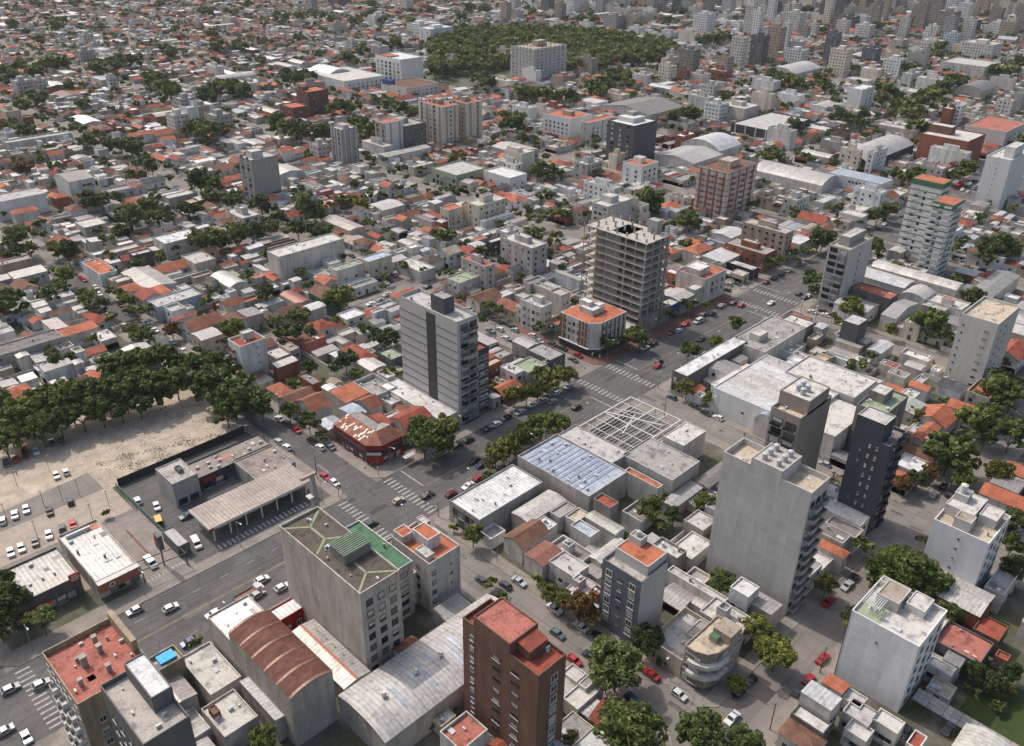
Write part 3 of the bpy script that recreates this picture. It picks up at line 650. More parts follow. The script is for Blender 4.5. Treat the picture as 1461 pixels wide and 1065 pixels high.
bld('red_trim_shop', 'low shop with a white roof and red trim between the vault and the grey block', 'shop', rect3('f', (371, 868, 402, 885, 437, 867), 5, v1=147), 5, 'shop', rc='white', par=.3, rm='sheet_roof', wins=[('-v', 2, 1, .8, 3, 1.3, 1.8, .1, .9, 'w')])
def redstripe(root, r, h):
    x0, y0, x1, y1 = r; b = MB((x0, y0, 0)); xm = (x0+x1)/2; z = h+(x1-x0)*.08+.12
    b.box(xm-.3, y0, z-.1, xm+.3, y1, z, 'paint', C['orange']); b.build('ridge_cap', root)
    for k in range(5):
        y = y0+(y1-y0)*(.2+.15*k); c = MB((x0, y0, 0)); zz = h+(x1-x0)*.05
        c.poly([(xm+2, y, zz+.42), (x1-2, y, zz-.05), (x1-2, y+1, zz-.05), (xm+2, y+1, zz+.42)], 'paint', C['tan']); c.build('roof_light', root)
r = rect3('a1', (225, 400, 465, 765, 650, 630), 5.5)
bld('grey_shed', 'long grey shed with an orange ridge line beside the grey block', 'shed', r, 5.5, 'conc', roof='m', rc='lgrey', axis='y', extra=redstripe)
# big stained grey block with garden roof
h = 26
L_, B_, R_ = T('b1', 130, 875, h), T('a1', 600, 205, h), T('a1', 820, 65, h)
rg = [(L_[0]+B_[0])/2, (B_[1]+R_[1])/2, R_[0], min(L_[1], 148)]
def cross(root, r, h):
    x0, y0, x1, y1 = r; b = MB((x0, y0, 0)); z = h+.06; cg = lin((136, 142, 108))
    def ln(ax, ay, bx, by, w_=.28):
        X0, Y0, X1, Y1 = x0+(x1-x0)*ax, y0+(y1-y0)*ay, x0+(x1-x0)*bx, y0+(y1-y0)*by; L = math.hypot(X1-X0, Y1-Y0); a, c_ = -(Y1-Y0)/L*w_, (X1-X0)/L*w_
        b.poly([(X0-a, Y0-c_, z), (X1-a, Y1-c_, z), (X1+a, Y1+c_, z), (X0+a, Y0+c_, z)], 'paint', cg)
    for q in ((.02, .98, .5, .85), (.98, .98, .5, .85), (.5, .85, .5, .66), (.5, .66, .98, .55), (.5, .66, .1, .56), (.03, .03, .5, .16), (.97, .03, .5, .16), (.5, .16, .5, .30)): ln(*q)
    b.build('roof_gutter', root)
    c = MB((x0, y0, 0)); X0, X1, Y0, Y1 = x0+(x1-x0)*.32, x0+(x1-x0)*.98, y0+(y1-y0)*.32, y0+(y1-y0)*.50
    c.box(X0, Y0, h, X1, Y1, h+2.4, 'concrete', C['dconc'], 'paint', lin((70, 82, 68)))
    for i in range(10):
        yy = Y0+(Y1-Y0)*i/9; c.box(X0-.3, yy-.1, h+2.7, X1+.2, yy+.1, h+2.9, 'paint', lin((128, 148, 124)), bottom=True)
    for i in range(5):
        xx = X0+(X1-X0)*i/4; c.box(xx-.1, Y0-.2, h+2.55, xx+.1, Y1+.2, h+2.7, 'paint', lin((128, 148, 124)), bottom=True)
    c.build('rooftop_pergola', root)
bld('stained_grey_block', 'large stained grey block with dark roof, pale green gutters and rooftop pergola', 'apartment building', rg, h, lin((190, 180, 168)), rc='roofdk', par=.7, extra=cross, mark='stained grey block',
    wins=[('-v', 3, 7, 2.2, 3.3, 1.7, 1.8, .06, .94, 'k')])
h2 = 16
ru = [rg[2]+.05, 126.6, 96.2, 147.8]
bld('green_roof_wing', 'narrow wing with a bright green roof against the stained grey block', 'apartment building', ru, h2, lin((190, 180, 168)), rc='green', par=.5, mark='green roof wing', wins=[('-v', 2, 5, 1.5, 2.9, 2.4, 1.4, .1, .95, 'k')], cap=C['white'])
bld('low_annex', 'low dark roofed annex between the green roof wing and orange terrace corner', 'building', [96.3, 128.5, 98.6, 147.8], 10, 'offw', rc='dconc', par=.4)
h3 = 15.0; R_ = G(656, 778, h3)
r = [98.7, 123.6, 108.5, 138]
bld('red_roof_corner_building', 'pale corner building with orange terraces around a white rooftop box', 'apartment building', r, h3, 'offw', rc='orange', par=.8, mark='orange terrace corner',
    boxes=[(.35, .3, .75, .72, 3.2, 'white', 'orange'), (.05, .72, .4, .98, 2.2, 'offw', 'orange'), (.8, .75, .98, .98, 2.0, 'lgrey', 'lgrey'), (.05, .1, .3, .4, 1.4, 'offw', 'lgrey')], wins=[('-v', 1, 4, 2.5, 3, 1.3, 1.4, .02, .25, 'k'), ('-v', 1, 4, 2.5, 3, .6, .6, .6, .8, 'k'), ('-u', 2, 4, 2.5, 3, 1.2, 1.3, .1, .9, 'k')])
bld('corner_shop', 'low corner shop with a cluttered dark flat roof beside the orange terrace corner', 'shop', [98.7, 138.1, 108.5, 147.8], 5, 'offw', rc='dconc', par=.6)
# great barrel vault
h = 7
L_, B_ = T('a1', 470, 770, h), T('a1', 740, 1045, h); Tq = T('a1', 1325, 195, h)
r = [(L_[0]+B_[0])/2, B_[1], 108, L_[1]]
def skyl(root, r, h):
    x0, y0, x1, y1 = r; sp = y1-y0; n = 10; rise = sp*.09
    for k, fx in enumerate((.18, .30, .36, .44, .54, .6)):
        b = MB((x0, y0, 0)); X = x0+(x1-x0)*fx
        for i in ((2, 3, 4, 5) if k % 2 == 0 else (4, 5, 6)):
            s0, s1 = -sp/2+sp*i/n, -sp/2+sp*(i+1)/n; q0, q1 = rise*(1-(2*i/n-1)**2), rise*(1-(2*(i+1)/n-1)**2); ym = (y0+y1)/2
            b.poly([(X, ym+s0, h+q0+.12), (X+1.1, ym+s0, h+q0+.12), (X+1.1, ym+s1, h+q1+.12), (X, ym+s1, h+q1+.12)], 'sheet_roof', C['bluew'])
        b.build('roof_light', root)
    for fx in (.14, .34, .5, .66): part(root, VENT_ME, 'roof_vent', x0+(x1-x0)*fx, (y0+y1)/2, h+rise+.05, 1.8)
bld('vaulted_hall', 'long hall under a shiny pale metal vault beside the brick tower', 'hall', r, h, 'conc', roof='b', rc='lgrey', axis='x', rise=(r[3]-r[1])*.09, mark='metal vault hall', extra=skyl)
rv = r
# red-brown brick tower
h = 28.6
L_, B_, R_ = G(663, 884, h), G(764, 972, h), G(809, 939, h)
r = [(L_[0]+B_[0])/2, (B_[1]+R_[1])/2, R_[0], L_[1]]
def brickx(root, r, h):
    x0, y0, x1, y1 = r; dx, dy = x1-x0, y1-y0
    W, R = MB((x0, y0, 0)), MB((x0, y0, 0)); volume(W, R, (x0-.03, y0+dy*.36, x1, y1-3.2), h+3.2, 'f', C['redb'], C['pink'], 'brick', z0=h-.3, par=.35); W.build('upper_wall', root); R.build('upper_roof', root)
    W, R = MB((x0, y0, 0)), MB((x0, y0, 0)); volume(W, R, (x0+dx*.25, y0+dy*.2, x0+dx*.9, y0+dy*.36), h+2.4, 'x', C['redb'], C['red'], 'brick', z0=h, axis='x', rm='tile_roof'); W.merge(R); W.build('stair_roof', root)
bld('brick_tower', 'dark red brick tower with red terraces near the street of parked cars', 'apartment building', r, h, 'redb', wm='brick', rc='red', par=1.0, extra=brickx, mark='red brick tower',
    wins=[('-u', 2, 9, 1.5, 2.95, 2.1, 1.1, .34, .84, 'k'), ('-u', 1, 9, 1.6, 2.95, 1.0, 1.4, .06, .2, 'w'), ('-v', 1, 9, 1.2, 2.95, 1.9, 2.0, .5, .66, 'w'), ('+u', 2, 9, .3, 2.95, 3, 1, .1, .9, 'bw1.2'), ('-v', 1, 3, .4, 2.95, 4.0, 1, .1, .6, 'bg1.2')])
rb = r
bld('terrace_house', 'low house with a dusty pink terrace at the foot of the brick tower', 'house', rect3('a1', (1070, 975, 1090, 1061, 1390, 1035), 7.5), 7.5, 'offw', rc='pink', par=.8)
bld('pale_flat_house', 'pale flat roofed house with a pergola beside the brick tower', 'house', rect3('a2', (290, 790, 380, 860, 525, 725), 4), 4, 'offw', rc='offw', par=.4, boxes=[(.55, .45, .98, .95, .9, 'offw', 'grey')])
bld('pale_flat_house', 'small grey roofed house between the brick tower and the kerb', 'house', rect3('a2', (290, 640, 350, 690, 445, 665), 4), 4, 'offw', rc='lgrey', par=.4)
# blue-grey apartment slab with orange terrace
h = 19.5
L_, B_, R_ = G(868, 795, h), G(921, 829, h), G(953, 805, h)
r = [125.6, (B_[1]+R_[1])/2, R_[0], L_[1]]
bld('blue_grey_apartments', 'blue grey apartment building with an orange top terrace and white side wall', 'apartment building', r, h, 'bluegrey', wm='wall_new', rc='conc', par=.8, mark='blue grey apartments',
    boxes=[(.3, .05, 1.0, .9, 2.8, 'lgrey', 'orange'), (.72, .55, .98, .85, 4.6, 'lgrey', 'grey')], tanks=[(.85, .7, 4.6, 1.0)], extra=lambda root, r, h: [(lambda b: (b.box(r[0]+.15, r[1]-.06, 0, r[2], r[1]+.02, h+.8, 'wall_new', C['lgrey']), b.build('side_wall', root)))(MB((r[0], r[1], 0)))],
    wins=[('-u', 1, 6, 2.6, 2.75, 1.8, 1.9, .06, .32, 'w'), ('-u', 1, 6, 2.8, 2.75, 1.3, .9, .38, .6, 'k'), ('-u', 1, 6, 2.6, 2.75, 1.8, 1.9, .66, .94, 'w')])
ob = bpy.context.scene
# tan rounded corner building
h = 10.4
L_, R_, T_ = T('a2', 990, 490, h), T('a2', 1355, 430, h), T('a2', 1230, 300, h)
x0, y1, x1, y0 = 125.6, L_[1], R_[0], 62
P8 = [(x0, y0+4.2), (x0+1.2, y0+1.6), (x0+3.4, y0+.4), (x0+6, y0), (x1, y0), (x1, y1), (x0, y1)]
root = empty('tan_corner_building', (x0, y0, 0)); b = MB((x0, y0, 0)); b.prism(P8, 0, h, 'wall', C['tan']); b.build('wall', root)
b = MB((x0, y0, 0)); b.prism([(p[0]+(.3 if p[0] < x0+7 else -.3), p[1]+(.3 if p[1] < y0+5 else -.3)) for p in P8], h, h+.05, 'flat_roof', C['beige']); b.build('roof', root)
b = MB((x0, y0, 0))
for i in range(len(P8)):
    a, c_ = P8[i], P8[(i+1) % len(P8)]; b.bar((a[0], a[1], h+.25), (c_[0], c_[1], h+.25), .22, 'wall', C['tan'], 4)
b.build('parapet', root)
for z in (3.6, 6.9):
    b = MB((x0, y0, 0)); Q = [(x0-.9, y0+5.4), (x0-.9, y0+3.6), (x0+.2, y0+.9), (x0+2.8, y0-.8), (x0+6.6, y0-.9), (x0+6.6, y0), (x0+2, y0+2), (x0, y0+5.4)]
    b.prism(Q, z, z+1.05, 'paint', C['offw']); b.build('balcony', root)
b = MB((x0, y0, 0)); b.box(x1-6, y1-7, h, x1-1.5, y1-2.5, h+2.8, 'wall', C['tan'], 'flat_roof', C['tan']); b.box(x1-7.5, y1-4.5, h, x1-6, y1-2.5, h+1.6, 'wall', C['tan'], 'flat_roof', C['green']); b.build('lift_house', root)
put_wins(root, (x0, y0, x1, y1), [('-u', 3, 3, 1.2, 3.3, 1.4, 1.5, .05, .6, 'w'), ('-v', 5, 3, 1.2, 3.3, 1.6, 1.5, .25, .98, 'w')])
reg(root, 'apartment building', label='tan corner apartment building with a rounded balcony corner and sandy roof', mark='rounded tan corner', at=(x0+5, y0+5, h)); MASK.append((x0, y0, x1, y1))
bld('walled_patio_house', 'white walled patio house beside the rounded tan corner', 'house', [125.6, y1+.2, 140, y1+9.5], 4.5, 'beige', rc='lgrey', par=1.3, boxes=[(.55, .1, .98, .5, .6, 'offw', 'grey')])
# white panelled block across the street
h = 19.4
L_, B_, R_ = G(1210, 875, h), G(1310, 924, h), G(1353, 876, h)
r = [(L_[0]+B_[0])/2, (B_[1]+R_[1])/2, R_[0], 44.8]
def wroof(root, r, h):
    x0, y0, x1, y1 = r; dx, dy = x1-x0, y1-y0; b = MB((x0, y0, 0))
    for i in range(9):
        yy = y1-.2-dy*.03*i-1; b.box(x0+dx*.15, yy, h+2.3, x0+dx*.5, yy+.12, h+2.45, 'paint', C['white'], bottom=True)
    b.box(x0+dx*.15, y1-dy*.28-1.2, h, x0+dx*.17, y1-dy*.28-1.0, h+2.4, 'paint', C['white']); b.box(x0+dx*.49, y1-dy*.28-1.2, h, x0+dx*.5, y1-dy*.28-1, h+2.4, 'paint', C['white'])
    b.build('rooftop_pergola', root)
    c = MB((x0, y0, 0)); c.box(x0+.35, y1-dy*.4, h+.02, x0+dx*.45, y1-.35, h+.06, 'paint', C['lgreen']); c.build('terrace_turf', root)
    c = MB((x0, y0, 0)); c.box(x0-.06, y1-.06, 0, x0+.5, y1+.08, h+.8, 'wall_new', C['slate']); c.build('corner_panel', root)
bld('white_block', 'white panelled apartment block with green terrace and rooftop pergola', 'apartment building', r, h, lin((214, 212, 212)), wm='wall_panel', rc='offw', par=.8, extra=wroof, mark='white panelled block',
    boxes=[(.45, .52, .85, .85, 2.6, 'lgrey', 'tan'), (.62, .2, .98, .48, 1.8, 'offw', 'offw'), (.86, .55, 1.0, .98, 1.2, 'offw', 'lgrey')], wins=[('-v', 3, 6, 1.4, 3.0, 1.3, 1.4, .05, .95, 'k'), ('-u', 1, 1, 15, 3, .5, .6, .35, .55, 'k')])
rwb = r
# white stepped block east of it
h = 19.0
L_, B_, R_ = G(1327, 742, h), G(1407, 779, h), G(1444, 742, h)
r = [(L_[0]+B_[0])/2, (B_[1]+R_[1])/2, R_[0], min(45, L_[1])]
bld('stepped_white_block', 'pale stepped apartment block with sandy terraces and a water tank', 'apartment building', r, h, lin((214, 212, 212)), wm='wall_new', rc='beige', par=.9, mark='stepped white block',
    boxes=[(.35, .45, .98, .98, 2.8, 'lgrey', 'offw'), (.1, .4, .34, .7, 2.8, 'lgrey', 'tan'), (.5, .1, .9, .42, 2.4, 'lgrey', 'offw'), (.6, .7, .85, .95, 4.6, 'lgrey', 'lgrey')], tanks=[(.72, .85, 4.7, 1.6, 1)],
    wins=[('-v', 3, 6, 1.4, 3.0, 1.2, 1.3, .1, .95, 'k'), ('-u', 1, 6, 2, 3.0, .5, .5, .4, .6, 'k')])
# grey panelled tower with round tanks
h = 36.0
L_, B_, R_ = G(1032, 652, h), G(1155, 712, h), G(1186, 690, h)
r = [(L_[0]+B_[0])/2, 62.2, R_[0], L_[1]]
bld('panelled_tower', 'tall grey panelled tower with six round water tanks on top', 'apartment building', r, h, 'lgrey', wm='wall_panel', rc='beige', par=1.6, mark='grey panelled tower',
    boxes=[(0, .33, 1.0, .68, 3.4, 'lgrey', 'conc', 'wall_panel')], tanks=[(.2+.3*(i % 3), .42+.16*(i//3), 3.4, 1.2) for i in range(6)],
    wins=[('-v', 3, 11, 2.0, 3.05, 1.8, 1.7, .05, .98, 'k'), ('-v', 2, 11, 1.0, 3.05, 3.0, 1, .1, .95, 'bg1.4')])
rp = r
# black tower
h = 30.8
B_, R_ = T('b3', 685, 430, h), T('b3', 810, 330, h)
r = [203.9, 61.8, 214.6, 71.8]; h = 29
def blk(root, r, h):
    x0, y0, x1, y1 = r
    W, R = MB((x0, y0, 0)), MB((x0, y0, 0)); volume(W, R, (x0-.03, y0+2.4, x0+6.4, y1), h+6.2, 'f', lin((70, 72, 78)), C['lgrey'], 'wall_new', z0=h-.3, par=.3, cap=C['lgrey']); W.build('upper_wall', root); R.build('upper_roof', root)
bld('black_tower', 'slim black tower with scattered small windows behind the panelled tower', 'apartment building', r, h, lin((70, 72, 78)), wm='wall_new', rc='dconc', par=1.0, extra=blk, mark='black tower', cap=C['grey'],
    wins=[('-u', 2, 9, 2.5, 3.1, .5, 1.0, .40, .80, 'w'), ('-u', 1, 8, 3.5, 3.1, .4, .6, .2, .34, 'k'), ('-v', 2, 10, 1.8, 3.05, 1.6, 1.6, .15, .95, 'k'), ('-v', 1, 10, 1.0, 3.05, 3.6, 1, .3, .9, 'bd1.0')])
# taupe tower
h = 32
B_, R_, L_ = T('b3', 190, 262, h), T('b3', 375, 130, h), T('b3', 20, 205, h)
r = [195.0, 83.0, 212.6, 91.8]
def tau(root, r, h):
    x0, y0, x1, y1 = r; dx, dy = x1-x0, y1-y0
    W, R = MB((x0, y0, 0)), MB((x0, y0, 0)); volume(W, R, (x0+dx*.2, y0, x0+dx*.85, y1), h+4.4, 'f', C['taupe'], C['offw'], 'wall_new', z0=h, par=.3); W.build('upper_wall', root); R.build('upper_roof', root)
    for fx, fy in ((.35, .4), (.5, .4), (.42, .62), (.56, .62)): part(root, TANK_ME, 'water_tank', x0+dx*fx, y0+dy*fy, h+4.42, 1.4)
bld('taupe_tower', 'taupe tower with glazed balconies and four round tanks', 'apartment building', r, h, 'taupe', wm='wall_new', rc='beige', par=.9, extra=tau, mark='taupe tower',
    wins=[('-u', 2, 10, .8, 3.05, 3.2, 2.1, .04, .96, 'k'), ('-u', 2, 10, .3, 3.05, 3.4, 1, .04, .96, 'bo.9')])
rt = r
# grey balconied tower on the avenue
h = hv('f', 652, 465, v=182.3)
L_, B_, R_ = G(574, 424, h), G(652, 465, h), G(679, 452, h)
r = [B_[0], 182.3, R_[0], L_[1]]
def t45(root, r, h):
    x0, y0, x1, y1 = r; dx, dy = x1-x0, y1-y0
    b = MB((x0, y0, 0)); b.box(x0-.04, y0+dy*.36, 0, x0+.3, y0+dy*.52, h+.02, 'wall_new', C['dark']); b.build('recess_strip', root)
    for j in range(1, 12):
        g_ = MB((x0, y0, 0)); z = j*h/12.2
        g_.box(x0-.07, y0+.2, z, x0+.2, y0+dy*.36, z+.34, 'paint', C['dgrey'], bottom=True); g_.box(x0-.07, y0+dy*.52, z, x0+.2, y1-.2, z+.34, 'paint', C['dgrey'], bottom=True)
        g_.build('floor_band', root)
bld('balcony_tower', 'pale grey tower with dark floor bands and stacked avenue balconies', 'apartment building', r, h, 'lgrey', wm='wall_new', rc='lgrey', par=1.2, extra=t45, mark='banded grey tower', cap=C['grey'],
    boxes=[(.25, .3, .75, .52, 5.2, 'slate', 'grey', 'wall_new')],
    wins=[('-v', 2, 12, .9, 3.05, 3.1, 2.1, .12, .98, 'k'), ('-v', 1, 12, .2, 3.05, 6.2, 1, .12, .98, 'bo1.3')])
r45 = r
R_ = T('c1', 1395, 930, 24)
r = [r45[2]+.2, 184, R_[0]+.5, 202]
bld('dark_apartments', 'dark apartment building with a red terrace tucked beside the banded tower', 'apartment building', r, 23, 'dark', wm='wall_new', rc='red', par=.8, mark='dark red-terrace apartments', boxes=[(.1, .6, .8, .98, 2.8, 'white', 'offw')],
    wins=[('-v', 3, 7, 1.5, 3.0, 1.6, 1.8, .08, .96, 'w')])
# corner pub
h = 7
x1_, y1_ = T('b1', 850, 360, h)[0], T('b1', 425, 290, h)[1]
x0, y0, x1, y1 = 125.7, 182.2, x1_, y1_
P_ = [(x0, y0+3.6), (x0+3.6, y0), (x1, y0), (x1, y1), (x0, y1)]
root = empty('corner_bar', (x0, y0, 0)); b = MB((x0, y0, 0)); b.prism(P_, 0, 3.4, 'paint', C['shop']); b.build('ground_storey', root)
b = MB((x0, y0, 0)); b.prism([(p[0]+(-.35 if p[0] < x0+5 else 0), p[1]+(-.35 if p[1] < y0+5 else 0)) for p in P_], 3.4, 5.0, 'paint', C['black']); b.build('fascia', root)
b = MB((x0, y0, 0)); b.prism([(p[0]+(-.2 if p[0] < x0+5 else 0), p[1]+(-.2 if p[1] < y0+5 else 0)) for p in P_], 5.0, h, 'paint', lin((120, 40, 40)), 'flat_roof', C['rust']); b.build('wall', root)
b = MB((x0, y0, 0)); xm, ym = x0+5.5, y0+5
b.poly([(x0-.2, y1, h+.05), (x0-.2, y0+3.4, h+.05), (xm, y0+5.5, h+1.7), (xm, y1, h+1.7)], 'rusty_roof', C['brick'], [(y1, 0), (y0+3.4, 0), (y0+5.5, 6), (y1, 6)])
b.poly([(x0-.2, y0+3.4, h+.05), (x0+3.4, y0-.2, h+.05), (xm, y0+5.5, h+1.7)], 'rusty_roof', C['brick'], [(0, 0), (5, 0), (2.5, 6)])
b.poly([(x0+3.4, y0-.2, h+.05), (x1, y0-.2, h+.05), (x1, y0+5.5, h+1.7), (xm, y0+5.5, h+1.7)], 'rusty_roof', C['rust'], [(x0+3, 0), (x1, 0), (x1, 6), (xm, 6)])
b.poly([(xm, y0+5.5, h+1.7), (x1, y0+5.5, h+1.7), (x1, y0+10, h+.3), (xm+4.5, y0+10, h+.3)], 'sheet_roof', C['grey'], [(x0, 0), (x1, 0), (x1, 5), (x0, 5)])
b.poly([(xm, y1, h+1.7), (xm, y0+5.5, h+1.7), (xm+4.5, y0+10, h+.3), (xm+4.5, y1, h+.3)], 'sheet_roof', C['grey'], [(y1, 0), (y0, 0), (y0+4, 5), (y1, 5)])
random.seed(11)
for i in range(30):
    yy = random.uniform(y0+5.5, y1-1.0); t0 = random.uniform(0, .8); t1 = t0+random.uniform(.1, .22)
    q = lambda t, Y, dz: (x0-.2+(xm-x0+.2)*t, Y, h+.05+1.65*t+dz)
    b.poly([q(t0, yy+.55, .02+i*.0008), q(t0, yy, .02+i*.0008), q(t1, yy, .02+i*.0008), q(t1, yy+.55, .02+i*.0008)], 'sheet_roof', C['lgrey'])
b.build('roof', root)
b = MB((x0, y0, 0)); b.poly([(x0-.1, y0+3.1, 3.9), (x0+3.1, y0-.1, 3.9), (x0+3.1, y0-.1, 4.9), (x0-.1, y0+3.1, 4.9)], 'paint', C['offw']); o_ = b.build('sign_board', root); o_.location = (-.35, -.35, 0)
put_wins(root, (x0, y0, x1, y1), [('-u', 7, 1, .5, 3, 1.8, 2.2, .04, .86, 'k'), ('-v', 3, 1, .5, 3, 1.8, 2.2, .3, .95, 'k')])
reg(root, 'bar', label='red and black corner bar under a rust patched roof', mark='red corner bar', at=((x0+x1)/2, (y0+y1)/2, h)); MASK.append((x0, y0, x1, y1))
# its neighbours
bld('red_tile_house', 'red tiled gable house with a brick chimney behind the street tree', 'house', rect3('b1', (775, 240, 865, 320, 985, 222), 6.5), 6.5, 'offw', roof='t', rc='red', rise=1.6, axis='x', mark='red gable house')
r = rect3('b1', (715, 155, 1080, 250, 1140, 225), 5)
bld('long_white_roof', 'long white sheet roof lying along the foot of the banded tower', 'shed', [r45[0]-7.5, 183, r45[0]-.15, r45[3]+4], 5, 'offw', roof='f', rc='white', rm='sheet_roof', par=.3)
for lab, q, h_, kd, rc_, ax in (
    ('brown tiled gable house at the bend of parked cars', (125, 130, 215, 200, 330, 110), 5, 't', 'brown', 'x'),
    ('brown tiled house with a grey gable facing the street tree', (215, 150, 330, 215, 430, 165), 5.5, 't', 'brick', 'x'),
    ('orange patio house with parapet walls and a tiled slope', (440, 95, 505, 180, 635, 95), 5, 'x', 'orange', 'x'),
    ('blue grey sheet roofed house behind the corner bar', (470, 195, 555, 240, 640, 215), 5, 'm', 'bluew', 'x'),
    ('brown tiled lean-to house between two walled patios', (560, 150, 655, 195, 725, 168), 5, 't', 'brick', 'x'),
    ('red roofed annex house touching the corner bar', (640, 245, 735, 300, 790, 270), 5.5, 'x', 'red', 'y'),
    ('walled grey courtyard house with an open patio', (560, 60, 690, 150, 800, 85), 4.0, 'f', 'grey', 'x')):
    bld('courtyard_house' if kd == 'f' else 'tile_roof_house', lab, 'house', rect3('b1', q, h_), h_, 'offw', roof=kd, rc=rc_, axis=ax, par=1.6 if kd == 'f' else .5, rm='tile_roof' if kd == 'x' else None)
# filling station: canopy, shop, sign pylon
h = 5.6
L_, B_, R_ = G(269, 728, h), G(301, 758, h), G(442, 683, h)
cx0, cy0, cx1, cy1 = (L_[0]+B_[0])/2, (B_[1]+R_[1])/2, R_[0], L_[1]
root = empty('fuel_canopy', (cx0, cy0, 0))
b = MB((cx0, cy0, 0)); b.box(cx0, cy0, h-.9, cx1, cy1, h, 'paint', C['lgrey'], 'sheet_roof', C['taupe'], bottom=True); b.box(cx0-.12, cy0-.12, h-.55, cx1+.12, cy0, h+.12, 'paint', C['offw']); b.box(cx0-.12, cy0, h-.55, cx0, cy1, h+.12, 'paint', C['offw']); b.build('canopy_roof', root)
b = MB((cx0, cy0, 0)); b.box(cx0-.2, cy0-.2, h-.95, cx0+1.2, cy0+.1, h-.1, 'paint', C['shop']); b.build('red_logo_panel', root)
for i in range(7):
    xx = cx0+1.5+(cx1-cx0-3)*i/6
    for yy in (cy0+1.2, cy1-1.5):
        b = MB((cx0, cy0, 0)); b.box(xx-.16, yy-.16, .16, xx+.16, yy+.16, h-.9, 'paint', C['white']); b.build('canopy_post', root)
    if 0 < i < 6: 
        for s_ in (0,):
            b = MB((cx0, cy0, 0)); yy = (cy0+cy1)/2; b.box(xx-.9, yy-.5, .16, xx+.9, yy+.5, .36, 'concrete', C['offw']); b.box(xx-.4, yy-.25, .36, xx+.4, yy+.25, 2.1, 'paint', C['white']); b.box(xx-.42, yy-.27, 1.5, xx+.42, yy+.27, 1.95, 'paint', C['dgrey']); b.build('fuel_pump', root)
reg(root, 'filling station canopy', label='long beige filling station canopy on white posts along the avenue', mark='fuel canopy', at=((cx0+cx1)/2, (cy0+cy1)/2, h))
h = 5.0; P1 = T('b1', 0, 440, h); 
L_, T_, R_ = T('b0', 1350, 490, h), T('b1', 0, 430, h), T('b1', 185, 500, h)
b_r = [L_[0]-1, R_[1], 107.5, T_[1]]
bld('station_rear_roof', 'square beige roof joining the fuel canopy to the station shop', 'filling station', [min(b_r[0], 99), cy1+.1, min(107.5, cx1+2), cy1+14], 4.8, 'grey', rc='taupe', par=.4, mask=False)
h = 8.2; L_, B_, R_ = T('b0', 890, 540, h), T('b0', 990, 640, h), T('b0', 1120, 560, h)
bld('station_office', 'grey two storey station office with a roof antenna at the end of the shop', 'shop', [(L_[0]+B_[0])/2, (B_[1]+R_[1])/2, R_[0], L_[1]], h, 'grey', wm='wall_panel', rc='conc', par=.3, boxes=[(.5, .35, .7, .6, 1.0, 'dgrey', 'dgrey')], mask=False, mark='station office', wins=[('-v', 2, 1, .4, 3, 2.6, 2.2, .05, .95, 'k')])
sx1 = R_[0]; h = 4.6
bld('station_shop', 'long low station shop with a pale roof and dark glazed front', 'shop', [sx1+.1, T('b0', 1130, 600, h)[1], 107.0, T('b0', 1130, 600, h)[1]+9.0], h, 'dark', rc='taupe', par=.35, acs=7, mask=False, mark='station shop',
    wins=[('-v', 6, 1, .4, 3, 2.6, 2.4, .05, .95, 'k')], extra=lambda root, r, h: [(lambda b: (b.box(r[0]+9, r[1]+4.2, h+.01, r[0]+14, r[1]+6, h+.05, 'paint', C['pink']), b.build('roof_panel', root)))(MB((r[0], r[1], 0))), (lambda b: (b.box(r[0]+2, r[1]-.14, 2.6, r[0]+6, r[1]-.02, 3.9, 'paint', C['shop']), b.build('red_sign', root)))(MB((r[0], r[1], 0)))])
# dark fences round the station
def fence(name, pts, hgt, col, label, m='paint', th=.12):
    root = empty(name, (*pts[0], 0)); 
    for i in range(len(pts)-1):
        a, c_ = pts[i], pts[i+1]; L = math.hypot(c_[0]-a[0], c_[1]-a[1]); ux, uy = (c_[0]-a[0])/L, (c_[1]-a[1])/L; px, py = -uy*th/2, ux*th/2
        b = MB((*pts[0], 0)); b.prism([(a[0]-px, a[1]-py)[:2], (c_[0]-px, c_[1]-py), (c_[0]+px, c_[1]+py), (a[0]+px, a[1]+py)], 0, hgt, m, col); b.build('fence_panel', root)
        n = int(L/4)
        for k in range(n+1):
            b = MB((*pts[0], 0)); X, Y = a[0]+ux*L*k/max(n, 1), a[1]+uy*L*k/max(n, 1); b.box(X-.12, Y-.12, 0, X+.12, Y+.12, hgt+.15, m, tuple(v*.7 for v in col)); b.build('fence_post', root)
    reg(root, 'fence', label=label, at=(*pts[0], 1)); return root
fence('boundary_fence', [T('b0', 680, 640), (107.5, T('b0', 680, 640)[1]+.3)], 2.8, C['black'], 'tall black fence between the station shop and the dirt lot')
fa = T('b0', 668, 650)
fence('green_fence', [fa, (fa[0]+.4, 184)], 2.0, lin((90, 120, 110)), 'pale green boundary fence running from the dirt lot to the avenue')
bld('station_kiosk', 'small grey flat kiosk beside the green boundary fence', 'kiosk', rect3('b0', (930, 895, 1010, 990, 1085, 960), 3.4), 3.4, 'dgrey', rc='lgrey', par=.3, mask=False)
g = MB(); A_, B_ = T('b0', 1250, 990), T('b1', 315, 745); xx = A_[0]
while xx < B_[0]: g.poly([(xx, A_[1]-1.2, .172), (xx+.6, A_[1]-1.2, .172), (xx+.6, A_[1]+1.0, .172), (xx, A_[1]+1.0, .172)], 'marking', (1, 1, 1)); xx += 1.35
A_, B_ = T('b0', 722, 890), T('b0', 850, 1035); g.poly([(A_[0]-.3, B_[1], .178), (A_[0]+.3, B_[1], .178), (A_[0]+.3, A_[1], .178), (A_[0]-.3, A_[1], .178)], 'pavement_red', (1, 1, 1))
